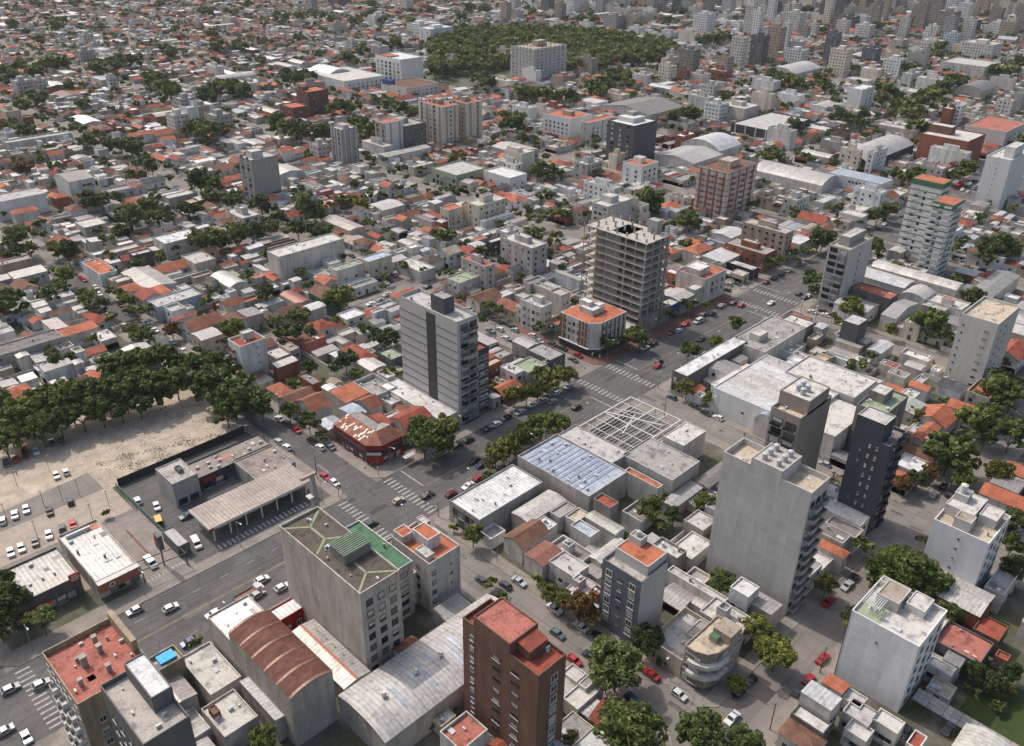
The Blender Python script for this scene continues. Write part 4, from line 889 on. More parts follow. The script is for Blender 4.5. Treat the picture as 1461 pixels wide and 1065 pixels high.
A_, B_ = T('a0', 850, 125), T('a0', 1075, 30); xx = A_[0]
while xx < B_[0]: g.poly([(xx, A_[1]-.2, .182), (xx+.45, A_[1]-.2, .182), (xx+.45, A_[1]+1.3, .182), (xx, A_[1]+1.3, .182)], 'marking', (1, 1, 1)); xx += .95
struct(g.build('forecourt_markings'))
g = MB(); rw_ = random.Random(4); PW = [T('b0', 520, 480), T('b0', 700, 620), T('b0', 900, 545), T('b0', 1300, 350), T('b0', 1150, 330), T('b0', 760, 430), T('b0', 600, 500)]
for i in range(17000):
    x, y = rw_.uniform(62, 108), rw_.uniform(228, 262); cl = math.sin(x*.7)+math.sin(y*1.1+x*.35)+rw_.uniform(-1.5, 1.5)
    if cl < .4: continue
    c_ = False; n_ = len(PW)
    for k in range(n_):
        (x1_, y1_), (x2_, y2_) = PW[k], PW[k-1]
        if (y1_ > y) != (y2_ > y) and x < (x2_-x1_)*(y-y1_)/(y2_-y1_)+x1_: c_ = not c_
    if not c_ and rw_.random() > .10: continue
    s = rw_.uniform(.06, .2); a = rw_.uniform(0, 6.28); dx, dy = math.cos(a)*s, math.sin(a)*s
    g.poly([(x-dx, y-dy, .16), (x+dx, y+dy, .16), (x+dx*.6+rw_.uniform(-.1, .1), y+dy*.6, .16+s*.9), (x-dx*.6, y-dy*.6, .16+s*.8)], 'leaves', (1, 1, 1), [(0, 0)]*4)
    g.poly([(x-dx, y-dy, .165), (x+dy, y-dx, .17), (x+dx, y+dy, .175), (x-dy, y+dx, .17)], 'leaves', (1, 1, 1), [(0, 0)]*4)
o = g.build('weeds'); o['kind'] = 'stuff'; o['label'] = 'patchy weeds on the dirt lot behind the black fence'
# sign pylon on the corner
px_, py_ = T('b1', 345, 780); root = empty('sign_pylon', (px_, py_, 0))
b = MB((px_, py_, 0)); b.prism([(px_-.9, py_-.5), (px_+.9, py_-.5), (px_+.9, py_+.5), (px_-.9, py_+.5)], 0, 1, 'concrete', C['grey'])
bb = MB((px_, py_, 0)); 
for a, c_ in (((-1.3, -.6, 0), (-.8, -.4, 12)),): pass
bb.bar((px_, py_, 0), (px_, py_, 12.5), 1.25, 'concrete', C['grey'], 4, .75); bb.build('shaft', root)
b.build('base', root)
b = MB((px_, py_, 0)); b.box(px_-3.6, py_-.5, 12.5, px_+1.2, py_+.5, 13.3, 'concrete', C['tan'], bottom=True); b.box(px_-2.2, py_-1.0, 5.6, px_-.6, py_+1, 6.1, 'paint', C['offw'], bottom=True); b.build('sign_arm', root)
reg(root, 'sign', label='tall tapering concrete sign pylon at the filling station corner', mark='concrete sign pylon')
# two restaurants
def burger(root, r, h):
    x0, y0, x1, y1 = r; b = MB((x0, y0, 0)); b.box(x0-1.2, y0-2.2, 3.0, x0+9, y0-.02, 3.2, 'paint', C['shop'], bottom=True); b.build('red_awning', root)
    s = MB((x0, y0, 0)); X, Y = x1-1.2, y0-.7; s.box(X-.15, Y-.15, 0, X+.15, Y+.15, 5.6, 'paint', C['dgrey']); s.box(X-1.5, Y-.25, 5.4, X+1.1, Y+.2, 7.8, 'paint', C['shop'], bottom=True)
    for k, wd in ((7.2, 1.7), (6.6, 2.0), (6.0, 1.7)): s.box(X-.2-wd/2, Y-.3, k-.16, X-.2+wd/2, Y-.25, k+.16, 'paint', C['offw'], bottom=True)
    s.build('sign', root)
    b = MB((x0, y0, 0)); b.box(x0+.4, y0+.4, h+.02, x0+(x1-x0)*.36, y0+(y1-y0)*.42, h+.06, 'flat_roof', C['dbrown']); b.build('roof_panel', root)
def lettered(txt, size, loc, rotz, colr, root, name='lettering', tilt=math.pi/2, ext=.04):
    cu = bpy.data.curves.new(name, 'FONT'); cu.body = txt; cu.size = size; cu.extrude = ext; cu.align_x = 'CENTER'; cu.align_y = 'CENTER'
    mm = bpy.data.materials.get('letter_%d_%d_%d' % tuple(int(q*255) for q in colr))
    if not mm:
        mm = bpy.data.materials.new('letter_%d_%d_%d' % tuple(int(q*255) for q in colr)); mm.use_nodes = True; mm.node_tree.nodes['Principled BSDF'].inputs['Base Color'].default_value = (*colr, 1)
    cu.materials.append(mm); o = bpy.data.objects.new(name, cu); COL.objects.link(o); o.parent = root; o.location = (loc[0]-root.location.x, loc[1]-root.location.y, loc[2]); o.rotation_euler = (tilt, 0, rotz); return o
h = 5.4; L_, B_, R_ = G(3, 838, h), G(19, 867, h), G(115, 824, h)
r1 = [24.5, (B_[1]+R_[1])/2, R_[0], T('b0', 300, 1000, h)[1]]
bld('burger_restaurant', 'restaurant with a white roof, red awning and red square sign', 'restaurant', r1, h, 'dgrey', rc='grey', rm='sheet_roof', par=.5, extra=burger, mask=False, mark='red sign restaurant', wins=[('-v', 6, 1, .4, 3, 2.4, 2.3, .05, .9, 'k')], acs=2)
h = 5.2; L_, B_, R_ = G(88, 765, h), G(134, 840, h), G(192, 802, h)
r2 = [(L_[0]+B_[0])/2, (B_[1]+R_[1])/2, R_[0], L_[1]]
def coffee(root, r, h):
    x0, y0, x1, y1 = r; b = MB((x0, y0, 0)); b.box(x0-.1, y0-1.8, 3.1, x1+.1, y0-.02, h+.5, 'paint', C['brick'], 'paint', C['offw'], bottom=True); b.build('brick_fascia', root)
    s = MB((x0, y0, 0)); xc = x0+(x1-x0)*.3; s.bar((xc, y0-1.82, 4.4), (xc, y0-1.92, 4.4), .75, 'paint', C['white'], 16); s.bar((xc, y0-1.93, 4.4), (xc, y0-1.95, 4.4), .5, 'paint', C['dbrown'], 16); s.build('round_sign', root)
    for i in range(5): part(root, AC_ME, 'air_conditioner', x0+(x1-x0)*(.2+.12*i), y1-2.2, h+.03, 1.5)
    b = MB((x0, y0, 0)); b.box(x0+(x1-x0)*.6, y1-3.4, h+.02, x1-.5, y1-.5, h+.06, 'paint', C['orange']); b.build('roof_panel', root)
bld('coffee_shop', 'coffee shop with a white roof, brick fascia and round sign', 'coffee shop', r2, h, 'conc', rc='lgrey', rm='sheet_roof', par=.6, extra=coffee, mask=False, mark='round sign coffee shop', wins=[('-v', 4, 1, .4, 3, 2.2, 2.3, .3, .95, 'k')])
# barrier frame and totem
tx, ty = T('a0', 940, 30); root = empty('roadside_totem', (tx, ty, 0)); b = MB((tx, ty, 0)); b.cyl(tx, ty, 0, 7, .22, 'paint', C['dgrey'], 8); b.build('pole', root)
b = MB((tx, ty, 0)); b.box(tx-.6, ty-1.3, 6, tx+.6, ty+1.3, 10.5, 'paint', C['slate'], bottom=True); b.box(tx-.66, ty-1.0, 8.6, tx-.6, ty+1.0, 10.2, 'paint', C['shop']); b.build('sign_board', root)
reg(root, 'sign', label='dark totem sign on a pole at the car park entrance', mark='totem sign')
ax_, ay_ = T('a0', 830, 130); bx_, by_ = T('a0', 1075, 30); root = empty('entrance_gate', (ax_, ay_, 0))
for (X, Y) in ((ax_, ay_), (bx_, by_), (ax_, ay_+4), (bx_, by_+4)):
    b = MB((ax_, ay_, 0)); b.box(X-.12, Y-.12, 0, X+.12, Y+.12, 4.2, 'paint', C['black']); b.build('gate_post', root)
b = MB((ax_, ay_, 0)); b.bar((ax_, ay_, 4.2), (bx_, by_, 4.2), .12, 'paint', C['black']); b.bar((ax_, ay_+4, 4.2), (bx_, by_+4, 4.2), .12, 'paint', C['black']); b.bar((ax_, ay_, 4.2), (ax_, ay_+4, 4.2), .12, 'paint', C['black']); b.bar((bx_, by_, 4.2), (bx_, by_+4, 4.2), .12, 'paint', C['black']); b.build('gate_beam', root)
reg(root, 'gate', label='black steel entrance gate frame over the car park driveway')
# ---- block between the streets: white roof, striped roof, steel frame
h = 7.0; L_, B_, R_ = G(647, 712, h), G(677, 752, h), G(772, 688, h)
r = [125.6, (B_[1]+R_[1])/2, R_[0], min(148, L_[1])]
bld('white_flat_shop', 'long shop with a clean white ribbed roof on the avenue corner', 'shop', r, h, 'grey', rc='white', rm='sheet_roof', par=.45, mark='white roofed shop', wins=[('-u', 4, 2, .6, 3.1, 1.8, 2.3, .1, .9, 'k')]); rws = r
h = 8.5; L_, B_, R_ = T('b2', 20, 465, h), T('b2', 350, 650, h), T('b2', 690, 580, h)
r = [(L_[0]+B_[0])/2, min(B_[1], R_[1]+2), R_[0], min(147.5, L_[1])]
def strp(root, r, h):
    x0, y0, x1, y1 = r; n = 12; x2 = x0+(x1-x0)*.96
    for i in range(n):
        b = MB((x0, y0, 0)); ya = y0+4+(y1-y0-5)*i/n; b.box(x0+.8, ya, h+.02, x2, ya+(y1-y0)/n*.42, h+.14, 'sheet_roof', lin((150, 160, 178))); b.build('roof_light', root)
    for fx, fy in ((.2, .8), (.3, .7), (.12, .55), (.3, .3)): part(root, CHIM_ME, 'chimney', x0+(x1-x0)*fx, y0+(y1-y0)*fy, h, .7)
bld('striped_roof_hall', 'hall with a blue and white striped translucent roof behind stained walls', 'hall', [r[0], r[1], 170.2, r[3]], h, 'conc', rc='bluew', rm='sheet_roof', par=.6, extra=strp, mark='striped roof hall', acs=3); rs = [r[0], r[1], 170.2, r[3]]
# steel frame
h = 6.3; L_, T_, R_ = T('b2', 370, 315, h), T('b2', 690, 140, h), T('b2', 965, 265, h)
fx0, fy1, fx1 = 180.0, 148.0, 208.2; fy0 = T('b2', 770, 385, h)[1]
root = empty('steel_frame_building', (fx0, fy0, 0)); cw = lin((205, 202, 198))
def beam(a, c_, r_=.22, nm='beam', col=None):
    b = MB((fx0, fy0, 0)); b.bar(a, c_, r_, 'paint', col or cw); b.build(nm, root)
nx, ny = 6, 4
for i in range(nx+1):
    x = fx0+(fx1-fx0)*i/nx; beam((x, fy0, h), (x, fy1, h), .26 if i in (0, nx, 3) else .15)
for j in range(ny+1):
    y = fy0+(fy1-fy0)*j/ny; beam((fx0, y, h+.1), (fx1, y, h+.1), .26 if j in (0, ny, 2) else .15)
for i in range(0, nx+1, 2):
    for j in range(0, ny+1, 2):
        x, y = fx0+(fx1-fx0)*i/nx, fy0+(fy1-fy0)*j/ny; beam((x, y, 0), (x, y, h), .2, 'column')
beam((fx0+8, fy0+8, h+.2), (fx0+20, fy1-8, h+.2), .2, 'brace'); beam((fx1-14, fy1, h+.2), (fx1-7, fy0+2, h+.2), .28, 'brace'); beam((fx1-9, fy1-3, h+.2), (fx1-6, fy0+10, h+.2), .2, 'brace')
for j in range(15):
    y = fy0+(fy1-fy0)*(j+.5)/15; beam((fx0, y, 3.2), (fx1, y, 3.2), .12, 'slat', C['conc'] if j % 3 else C['offw'])
b = MB((fx0, fy0, 0)); b.box(fx0-.1, fy1-.25, 0, fx1, fy1, 3.0, 'wall', C['offw']); b.box(fx1-.25, fy0, 0, fx1, fy1, 3.0, 'wall', C['offw']); b.build('wall', root)
b = MB((fx0, fy0, 0)); b.poly([(fx0, fy0, .4), (fx1, fy0, .4), (fx1, fy1, .4), (fx0, fy1, .4)], 'flat_roof', C['dgrey']); b.build('floor_slab', root)
reg(root, 'building frame', label='bare white steel roof frame with slats beside the avenue', mark='white steel frame', at=((fx0+fx1)/2, (fy0+fy1)/2, h)); MASK.append((fx0, fy0, fx1, fy1)); MASK.append((208, 106, 212.6, 148)); MASK.append((198, 108, 212.6, 121))
for nm, lab, q, h_, rc_, wc_, par_ in (('white_box_building', 'plain white box building behind the steel frame', (870, 350, 975, 412, 1112, 325), 9, 'offw', 'offw', .25),
        ('grey_roof_hall', 'grey roofed hall with a worn parapet behind the steel frame', (660, 440, 900, 640, 1060, 492), 8, 'grey', 'lgrey', .4),
        ('orange_strip_house', 'narrow flat house with an orange terrace strip behind the grey hall', (655, 545, 820, 665, 860, 640), 7, 'orange', 'offw', .5),
        ('red_terrace_house', 'grey three storey house with a red terrace behind the striped hall', (470, 712, 560, 770, 612, 735), 9, 'red', 'dconc', .5),
        ('grey_strip_roof', 'pale grey strip roof between the striped hall and steel frame', (345, 305, 590, 470, 650, 455), 8.0, 'lgrey', 'grey', .4)):
    rr = rect3('b2', q, h_)
    if nm == 'grey_strip_roof': rr = [rs[2]+.1, 126.0, 179.4, 147.6]
    bld(nm, lab, 'house' if 'house' in nm else 'building', rr, h_, wc_, rc=rc_, par=par_, mark={'white_box_building': 'white box building', 'red_terrace_house': 'red terrace house'}.get(nm), wins=[('-u', 2, 2, 1, 3, 1.2, 1.3, .1, .9, 'w')] if nm == 'red_terrace_house' else ())
# ---- hotel corner with orange roof across the avenue
h = 13.2; L_, B_, R_ = G(789, 452, h), G(849, 476, h), G(903, 450, h)
x0, y0 = 229.4, 182.3; x1, y1 = R_[0], L_[1]
P_ = [(x0, y0+3.4), (x0+3.4, y0), (x1, y0), (x1, y1), (x0, y1)]
root = empty('corner_hotel', (x0, y0, 0)); b = MB((x0, y0, 0)); b.prism(P_, 0, h+.6, 'wall', C['offw'], 'flat_roof', C['offw']); b.build('wall', root)
b = MB((x0, y0, 0)); b.prism([(p[0]+(.3 if p[0] < x0+5 else -.3), p[1]+(.3 if p[1] < y0+5 else -.3)) for p in P_], h+.5, h+.64, 'flat_roof', C['orange']); b.build('roof', root)
b = MB((x0, y0, 0)); b.prism([(p[0]-(.12 if p[0] < x0+5 else -.02), p[1]-(.12 if p[1] < y0+5 else -.02)) for p in P_], 0, 3.0, 'paint', C['black']); b.build('ground_storey', root)
for i in range(9):
    b = MB((x0, y0, 0)); yy = y1-(y1-y0-4)*i/8.5
    if i in (0, 1, 6, 7, 8): b.box(x0-.1, yy-1.1, 3.2, x0+.1, yy, h+.3, 'paint', C['redb']); b.build('pilaster', root)
for i in range(6):
    b = MB((x0, y0, 0)); xx = x0+4+(x1-x0-5)*i/5.5
    b.box(xx, y0-.1, 3.2, xx+.9, y0+.1, h+.3, 'paint', C['redb']); b.build('pilaster', root)
b = MB((x0, y0, 0)); b.prism([(p[0]-(.6 if p[0] < x0+5 else 0), p[1]-(.6 if p[1] < y0+5 else 0)) for p in P_], 3.0, 3.3, 'paint', C['white']); b.build('canopy', root)
for q in ((.3, .35, .65, .75, 2.8), (.4, .55, .55, .85, 4.4), (.55, .4, .72, .6, 3.2)):
    W, R = MB((x0, y0, 0)), MB((x0, y0, 0)); volume(W, R, (x0+(x1-x0)*q[0], y0+(y1-y0)*q[1], x0+(x1-x0)*q[2], y0+(y1-y0)*q[3]), h+q[4], 'f', C['offw'], C['white'], z0=h+.5, par=.2); W.merge(R); W.build('rooftop_room', root)
put_wins(root, (x0, y0, x1, y1), [('-u', 6, 3, 4.0, 3.1, 1.1, 1.6, .08, .86, 'k'), ('-v', 5, 3, 4.0, 3.1, 1.1, 1.6, .22, .98, 'k')])
reg(root, 'hotel', label='white corner building with dark red pilasters and an orange roof terrace', mark='orange roofed corner', at=((x0+x1)/2, (y0+y1)/2, h)); MASK.append((x0, y0, x1, y1))
# unfinished concrete tower
h = hv('f', 922, 347, v=184); L_, B_, R_ = G(840, 320, h), G(922, 347, h), G(948, 333, h)
x0, y0, x1, y1 = (L_[0]+B_[0])/2, 184, max(R_[0], B_[0]+15), L_[1]; root = empty('unfinished_tower', (x0, y0, 0)); nf = 12; fh = h/nf
for j in range(nf+1):
    b = MB((x0, y0, 0)); b.box(x0-(1.2 if j else 0), y0-(1.2 if 3 < j else 0), j*fh-.25, x1, y1, j*fh, 'concrete', C['conc'] if j < nf else C['conc'], bottom=True); b.build('floor_slab', root)
nu, nv = 3, 6
for i in range(nu+1):
    for j in range(nv+1):
        b = MB((x0, y0, 0)); X, Y = x0+.3+(x1-x0-.6)*i/nu, y0+.3+(y1-y0-.6)*j/nv; b.box(X-.28, Y-.28, 0, X+.28, Y+.28, h+(2.6 if (i+j) % 2 else 1.4), 'concrete', C['conc'] if (i+j) % 2 == 0 else C['tan']); b.build('column', root)
b = MB((x0, y0, 0)); b.box(x0+.05, y0+(y1-y0)*.42, 0, x0+.5, y0+(y1-y0)*.66, h-.3, 'concrete', C['dconc']); b.build('shear_wall', root)
b = MB((x0, y0, 0)); b.box(x0+1.5, y0+(y1-y0)*.36, 0, x1-3, y0+(y1-y0)*.62, h, 'concrete', C['dconc']); b.build('core', root)
b = MB((x0, y0, 0)); b.box(x1-4.5, y0+3, h, x1-1, y0+7.5, h+5.2, 'wall_new', C['grey']); b.build('lift_house', root)
b = MB((x0, y0, 0)); b.box(x1-.3, y0+2, 0, x1, y1-2, h, 'concrete', C['dconc']); b.build('rear_wall', root)
for j in range(0, nf):
    b = MB((x0, y0, 0)); z = j*fh
    for k in range(5): b.bar((x0-1.1, y0+(y1-y0)*k/4, z), (x0-1.1, y0+(y1-y0)*k/4, z+1.1), .05, 'paint', C['tan'])
    b.bar((x0-1.1, y0, z+1.0), (x0-1.1, y1, z+1.0), .04, 'paint', C['tan']); b.build('guard_rail', root)
for X, Y in ((x0-1.6, y1+.6), (x0-1.6, y0+(y1-y0)*.8), (x1-2, y0-1.6)):
    b = MB((x0, y0, 0)); b.bar((X, Y, 0), (X, Y, h+1), .18, 'paint', C['tan']); b.build('scaffold_pole', root)
reg(root, 'unfinished building', label='unfinished concrete tower with open floors and raw columns on its top', mark='unfinished tower', at=((x0+x1)/2, (y0+y1)/2, h)); MASK.append((x0-1.5, y0-1, x1, y1)); ru_ = (x0, y0, x1, y1)
bld('tower_podium', 'low grey concrete podium beside the unfinished tower on the avenue', 'building', [229.4+ (ru_[0]-229.4)*.98+.1, 182.3, ru_[2]+4, 183.8], 7, 'dconc', rc='dconc', par=.3)
def hero(name, lab, cat, t, q, h, mark=None, **k):
    ov = {a: k.pop(a) for a in ('u0', 'u1', 'v0', 'v1') if a in k}
    return bld(name, lab, cat, rect3(t, q, h, **ov), h, mark=mark, **k)
AP = 'apartment building'
hero('white_apartments', 'white three storey apartments with small balconies left of the orange roofed corner'.replace('left of', 'next to'), AP, 'c2', (20, 650, 160, 690, 232, 660), 11.5, u0=229.5, wall='offw', rc='offw', par=.7, mark='white balcony block',
     boxes=[(.5, .3, .9, .7, 2.4, 'offw', 'offw')], wins=[('-u', 4, 3, 1.5, 3.2, 1.2, 1.5, .08, .95, 'k'), ('-v', 2, 3, 1.5, 3.2, .8, 1.0, .3, .9, 'k')])
hero('white_apartments', 'grey and white four storey building joined behind the white balcony block', AP, 'c2', (215, 590, 270, 615, 345, 600), 12, wall='offw', rc='conc', par=.8, wins=[('-v', 2, 3, 1.5, 3.2, .8, 1.0, .2, .9, 'k')])
hero('grey_apartments', 'grey slab of flats with a plain side wall behind the unfinished tower', AP, 'c2', (435, 88, 575, 98, 695, 58), 19, wall='lgrey', wm='wall_new', rc='offw', par=.6, mark='plain walled flats', boxes=[(.3, .3, .6, .98, 3, 'lgrey', 'offw')], wins=[('-u', 3, 6, 2, 3, 1.8, 1.4, .1, .95, 'k')])
hero('red_balcony_tower', 'cross shaped beige tower with dark red balconies and roof trim', AP, 'd2', (1050, 940, 1225, 985, 1380, 925), 27, wall='offw', rc='brown', par=1.0, mark='red balcony tower', cap=C['redb'], extra=lambda root, r, h: (piers(root, r, h, 4, 4, C['brick'], .9, .3), floor_lines(root, r, h, 9, C['brick'], .35)),
     boxes=[(.35, .3, .7, .7, 3.4, 'beige', 'conc')], wins=[('-u', 3, 8, 2, 3.1, 1.8, 1.0, .04, .96, 'br1.1'), ('-v', 3, 8, 2, 3.1, 1.8, 1.0, .04, .96, 'br1.1'), ('-u', 4, 8, 2.3, 3.1, 1.1, 1.4, .0, 1.0, 'k'), ('-v', 4, 8, 2.3, 3.1, 1.1, 1.4, 0, 1, 'k')])
hero('corner_shops', 'three storey white corner building with a red roof strip and brown trim', 'building', 'c2', (920, 480, 1140, 520, 1215, 465), 11, wall='offw', rc='orange', par=.9, mark='red strip corner', boxes=[(.1, .3, .6, .8, 2.8, 'offw', 'white'), (.55, .5, .8, .9, 2.2, 'lgrey', 'offw')],
     wins=[('-v', 3, 2, 4, 3.2, 1.3, 1.8, .25, .95, 'k')])
hero('avenue_shops', 'grey two storey shop next to the red strip corner', 'shop', 'c2', (990, 565, 1070, 590, 1130, 525), 8, v0=182.4, wall='lgrey', rc='offw', par=.5)
hero('avenue_shops', 'pale gable roofed shop row beside the unfinished tower', 'shop', 'c2', (850, 605, 975, 645, 1050, 600), 6.5, v0=182.4, wall='grey', roof='m', rc='offw', axis='x')
hero('blue_front_shop', 'blue fronted shop with a pale roof at the foot of the unfinished tower', 'shop', 'c2', (840, 650, 860, 700, 955, 645), 6, v0=182.4, u0=ru_[2]+4.3, wall='blue', rc='offw', par=.6)
hero('slim_white_tower', 'slim tower with a white side wall and stacked glass balconies by the avenue trees', AP, 'f', (1184, 350, 1218, 362, 1231, 338), 27, wall='lgrey', wm='wall_new', v0=138, rc='beige', par=.8, mark='slim glass balcony tower',
     boxes=[(.2, .3, .9, .8, 4, 'grey', 'lgrey')], wins=[('-u', 2, 9, .6, 3, 3.4, 2.3, .04, .96, 'k'), ('-u', 1, 9, .2, 3, 7.5, 1, .02, .98, 'bg1.3'), ('-v', 1, 9, 1.5, 3, .8, 1, .2, .8, 'k')])
h = 38
for (q, lb, mk_) in (((1304, 258, 1343, 270, 1357, 262), 'taller wing of the white tower with green floor bands', 'green banded tower'), ((1334, 290, 1357, 302, 1374, 290), 'lower wing of the green banded tower with black balconies', None)):
    hh_ = 39 if mk_ else 34.5
    hero('green_banded_tower', lb, AP, 'f', q, hh_, wall='white', wm='wall_new', rc='orange' if mk_ else 'pink', par=1.6, cap=C['green'], mark=mk_,
         wins=[('-u', 1, 12, 1.0, 3.05, 3.2, 1, .0, .42, 'be.9'), ('-u', 1, 12, 1.4, 3.05, 2.0, 1.5, .05, .4, 'k'), ('-u', 1, 12, 1.0, 3.05, 3.0, 1, .58, 1., 'be.9'), ('-u', 1, 12, 1.3, 3.05, 1.2, 1.5, .44, .56, 'k'), ('-v', 2, 12, 1.2, 3.05, 1.6, 1.5, .1, .9, 'k'), ('-v', 1, 12, .8, 3.05, 5.0, 1, .1, .9, 'be1.1')],
         extra=lambda root, r, h: [floor_lines(root, r, h, 13, lin((62, 92, 78)), .4), (lambda b: (b.box(r[0]-.12, r[1]-.12, h-.9, r[2]+.1, r[3]+.1, h+1.7, 'paint', lin((70, 110, 84))), b.build('roof_band', root)))(MB((r[0], r[1], 0))), (lambda b: (b.box(r[0]+.4, r[1]+.4, h+1.71, r[2]-.4, r[3]-.4, h+1.74, 'flat_roof', C['orange']), b.build('terrace', root)))(MB((r[0], r[1], 0)))])
hero('white_beige_tower', 'white and tan apartment tower with a column of small slit windows', AP, 'f', (1372, 450, 1415, 464, 1461, 445), 27, wall='offw', wm='wall_new', rc='beige', par=.9, mark='white and tan tower', u1=330,
     wins=[('-u', 1, 8, 2.5, 3, .5, .8, .05, .2, 'k'), ('-u', 1, 8, 2.5, 3, 1.5, .7, .55, .95, 'k'), ('-v', 2, 8, 2.5, 3, 1.5, .4, .1, .6, 'k')])
hero('white_wall_tower', 'big white blank walled tower above the crowded avenue junction', AP, 'f', (1412, 222, 1448, 235, 1461, 215), 29, wall='white', wm='wall_new', rc='offw', par=.8, mark='blank white tower', wins=[('-u', 1, 12, 2.5, 3, .6, .5, .45, .55, 'k')], boxes=[(.2, .1, .7, .5, 6, 'white', 'offw', 'wall_new')])
hero('dark_cube_house', 'small dark grey cube shaped building near the parked cars of the side street', 'house', 'c3', (430, 750, 517, 782, 578, 745), 13, wall='slate', wm='wall_new', rc='lgrey', par=.2, mark='dark grey cube')
hero('orange_roof_hall', 'hall with a long bright orange roof beside the slim glass balcony tower', 'hall', 'c3', (500, 555, 665, 640, 765, 605), 9, wall='dgrey', rc='orange', par=.4, mark='long orange roof')
hero('long_vault_shed', 'long white barrel roofed shed running behind the long orange roof', 'shed', 'c3', (610, 430, 1060, 590, 1130, 545), 7, roof='b', wall='offw', rc='offw', mark='long white vault')
hero('skylight_shed', 'white shed with rows of roof lights beside the long white vault', 'shed', 'c3', (510, 480, 775, 575, 840, 525), 7.5, roof='m', wall='offw', rc='white', axis='y')
hero('small_vault', 'small pale barrel vault at the end of the long orange roof', 'shed', 'c3', (770, 590, 890, 640, 960, 590), 7, roof='b', wall='offw', rc='offw')
hero('garage_shed', 'pale gable shed with white doors facing the quiet side street', 'shed', 'c3', (650, 715, 740, 745, 855, 650), 6.5, roof='m', wall='offw', rc='lgrey', axis='y')
hero('flat_yard_house', 'walled white house with a little orange tiled roof room', 'house', 'c3', (900, 630, 1080, 700, 1180, 665), 6, wall='offw', rc='offw', par=.8, boxes=[(.2, .3, .45, .6, 2.6, 'offw', 'orange')])
hero('concrete_garage', 'dark walled garage with a pale broken roof beside three white poles', 'garage', 'c3', (60, 755, 205, 800, 285, 770), 6, wall='dconc', rc='offw', par=.6)
hero('long_fence_house', 'low pale house with a red tiled corner opposite the dark grey cube', 'house', 'c3', (580, 905, 640, 950, 720, 885), 5, wall='offw', rc='white', roof='m', rm='sheet_roof')
hero('brown_gable_house', 'house with a broad orange brown gable roof near the wide junction', 'house', 'c3', (185, 155, 300, 205, 365, 180), 6.5, roof='t', rc='red', wall='conc', axis='y', rise=3)
hero('avenue_corner_house', 'white two storey house with a red shop band on the avenue bend', 'shop', 'c3', (420, 130, 540, 175, 570, 145), 7, wall='offw', rc='offw', par=.5, mark='red band shop')
# white garage hall opposite steel frame
hero('white_garage_hall', 'big garage hall with bright white roof bands and a grey side wall', 'garage', 'b3', (-365, 110, 170, 310, 445, 60), 9, wall='white', rc='offw', par=.4, rm='sheet_roof', u0=229.5, mark='white garage hall', wm='wall_new',
     extra=lambda root, r, h: [(lambda b: (b.box(r[0]+(r[2]-r[0])*a, r[1]+.6, h+.02, r[0]+(r[2]-r[0])*c_, r[3]-.6, h+.12, 'sheet_roof', C['white']), b.build('roof_light', root)))(MB((r[0], r[1], 0))) for a, c_ in ((.02, .2), (.62, .82))], wins=[('-u', 4, 1, 4, 3, 1.0, .7, .3, .95, 'k')])
hero('white_vault', 'small glossy white barrel vault behind the taupe tower', 'shed', 'b3', (-75, 250, 40, 300, 160, 170), 6, roof='b', wall='offw', rc='bluew', rise=3)
hero('white_long_warehouse', 'long pale warehouse with a stained white roof behind the white garage hall', 'warehouse', 'b3', (90, -10, 510, 135, 620, 35), 9.5, wall='lgrey', wm='wall_new', rc='offw', par=.5, mark='long pale warehouse')
hero('dark_glass_showroom', 'showroom with a glass front and grey roof at the avenue corner', 'shop', 'c2', (1155, 905, 1245, 940, 1340, 870), 8, u0=231, wall='dgrey', rc='white', par=.3, wm='wall_new', mark='glass showroom', wins=[('-u', 3, 2, .6, 3.2, 2, 2.6, .1, .9, 'k')])
hero('grey_flat_roof', 'wide grey flat roof with a small white roof house behind the glass showroom', 'building', 'c2', (1250, 860, 1420, 935, 1700, 800), 7.5, wall='offw', rc='grey', par=.5, boxes=[(.2, .4, .4, .7, 2.6, 'offw', 'offw')])
hero('balconied_block', 'grey stepped block of flats between the taupe and black towers', AP, 'b3', (490, 190, 690, 225, 805, 130), 16, wall='dconc', rc='lgreen', par=.7, mark='grey stepped flats', boxes=[(.4, .4, .8, .95, 3, 'dconc', 'offw')], wins=[('-u', 2, 4, 2, 3.1, 2.2, 1, .1, .9, 'bg1.1'), ('-v', 2, 4, 2, 3.1, 1.2, 1.4, .1, .9, 'k')])
hero('slant_roof_house', 'white house with a big plain slanting roof between the two towers', 'house', 'b3', (340, 350, 460, 390, 500, 180), 8, roof='x', wall='offw', rc='offw', axis='y', rm='flat_roof', v1=132)
for q, lb in (((830, 250, 1030, 290, 1090, 235), 'orange tiled house with a white gable among the dark trees'), ((805, 370, 905, 375, 990, 300), 'orange tiled small house beside the round dark tree'), ((1035, 165, 1140, 225, 1215, 190), 'orange tiled house at the edge of the tall trees'), ((680, 60, 750, 115, 800, 85), 'orange hipped house behind the grey stepped flats'), ((820, 50, 905, 105, 940, 70), 'bright orange gable house below the slit window tower'), ((990, 40, 1080, 110, 1155, 65), 'dark slate roofed house below the slit window tower')):
    hero('tile_roof_house', lb, 'house', 'b3', q, 5, roof='t', wall='white', rc='slate' if 'slate' in lb else 'orange')
hero('orange_tile_house', 'bright orange hip roofed house at the foot of the panelled tower', 'house', 'b3', (310, 950, 400, 1061, 475, 1020), 6, roof='h', wall='offw', rc='orange', mark='bright orange house')
hero('low_grey_annex', 'low grey flat building at the foot of the black tower', 'building', 'b3', (330, 850, 500, 945, 545, 890), 6, wall='offw', rc='dconc', par=.4)
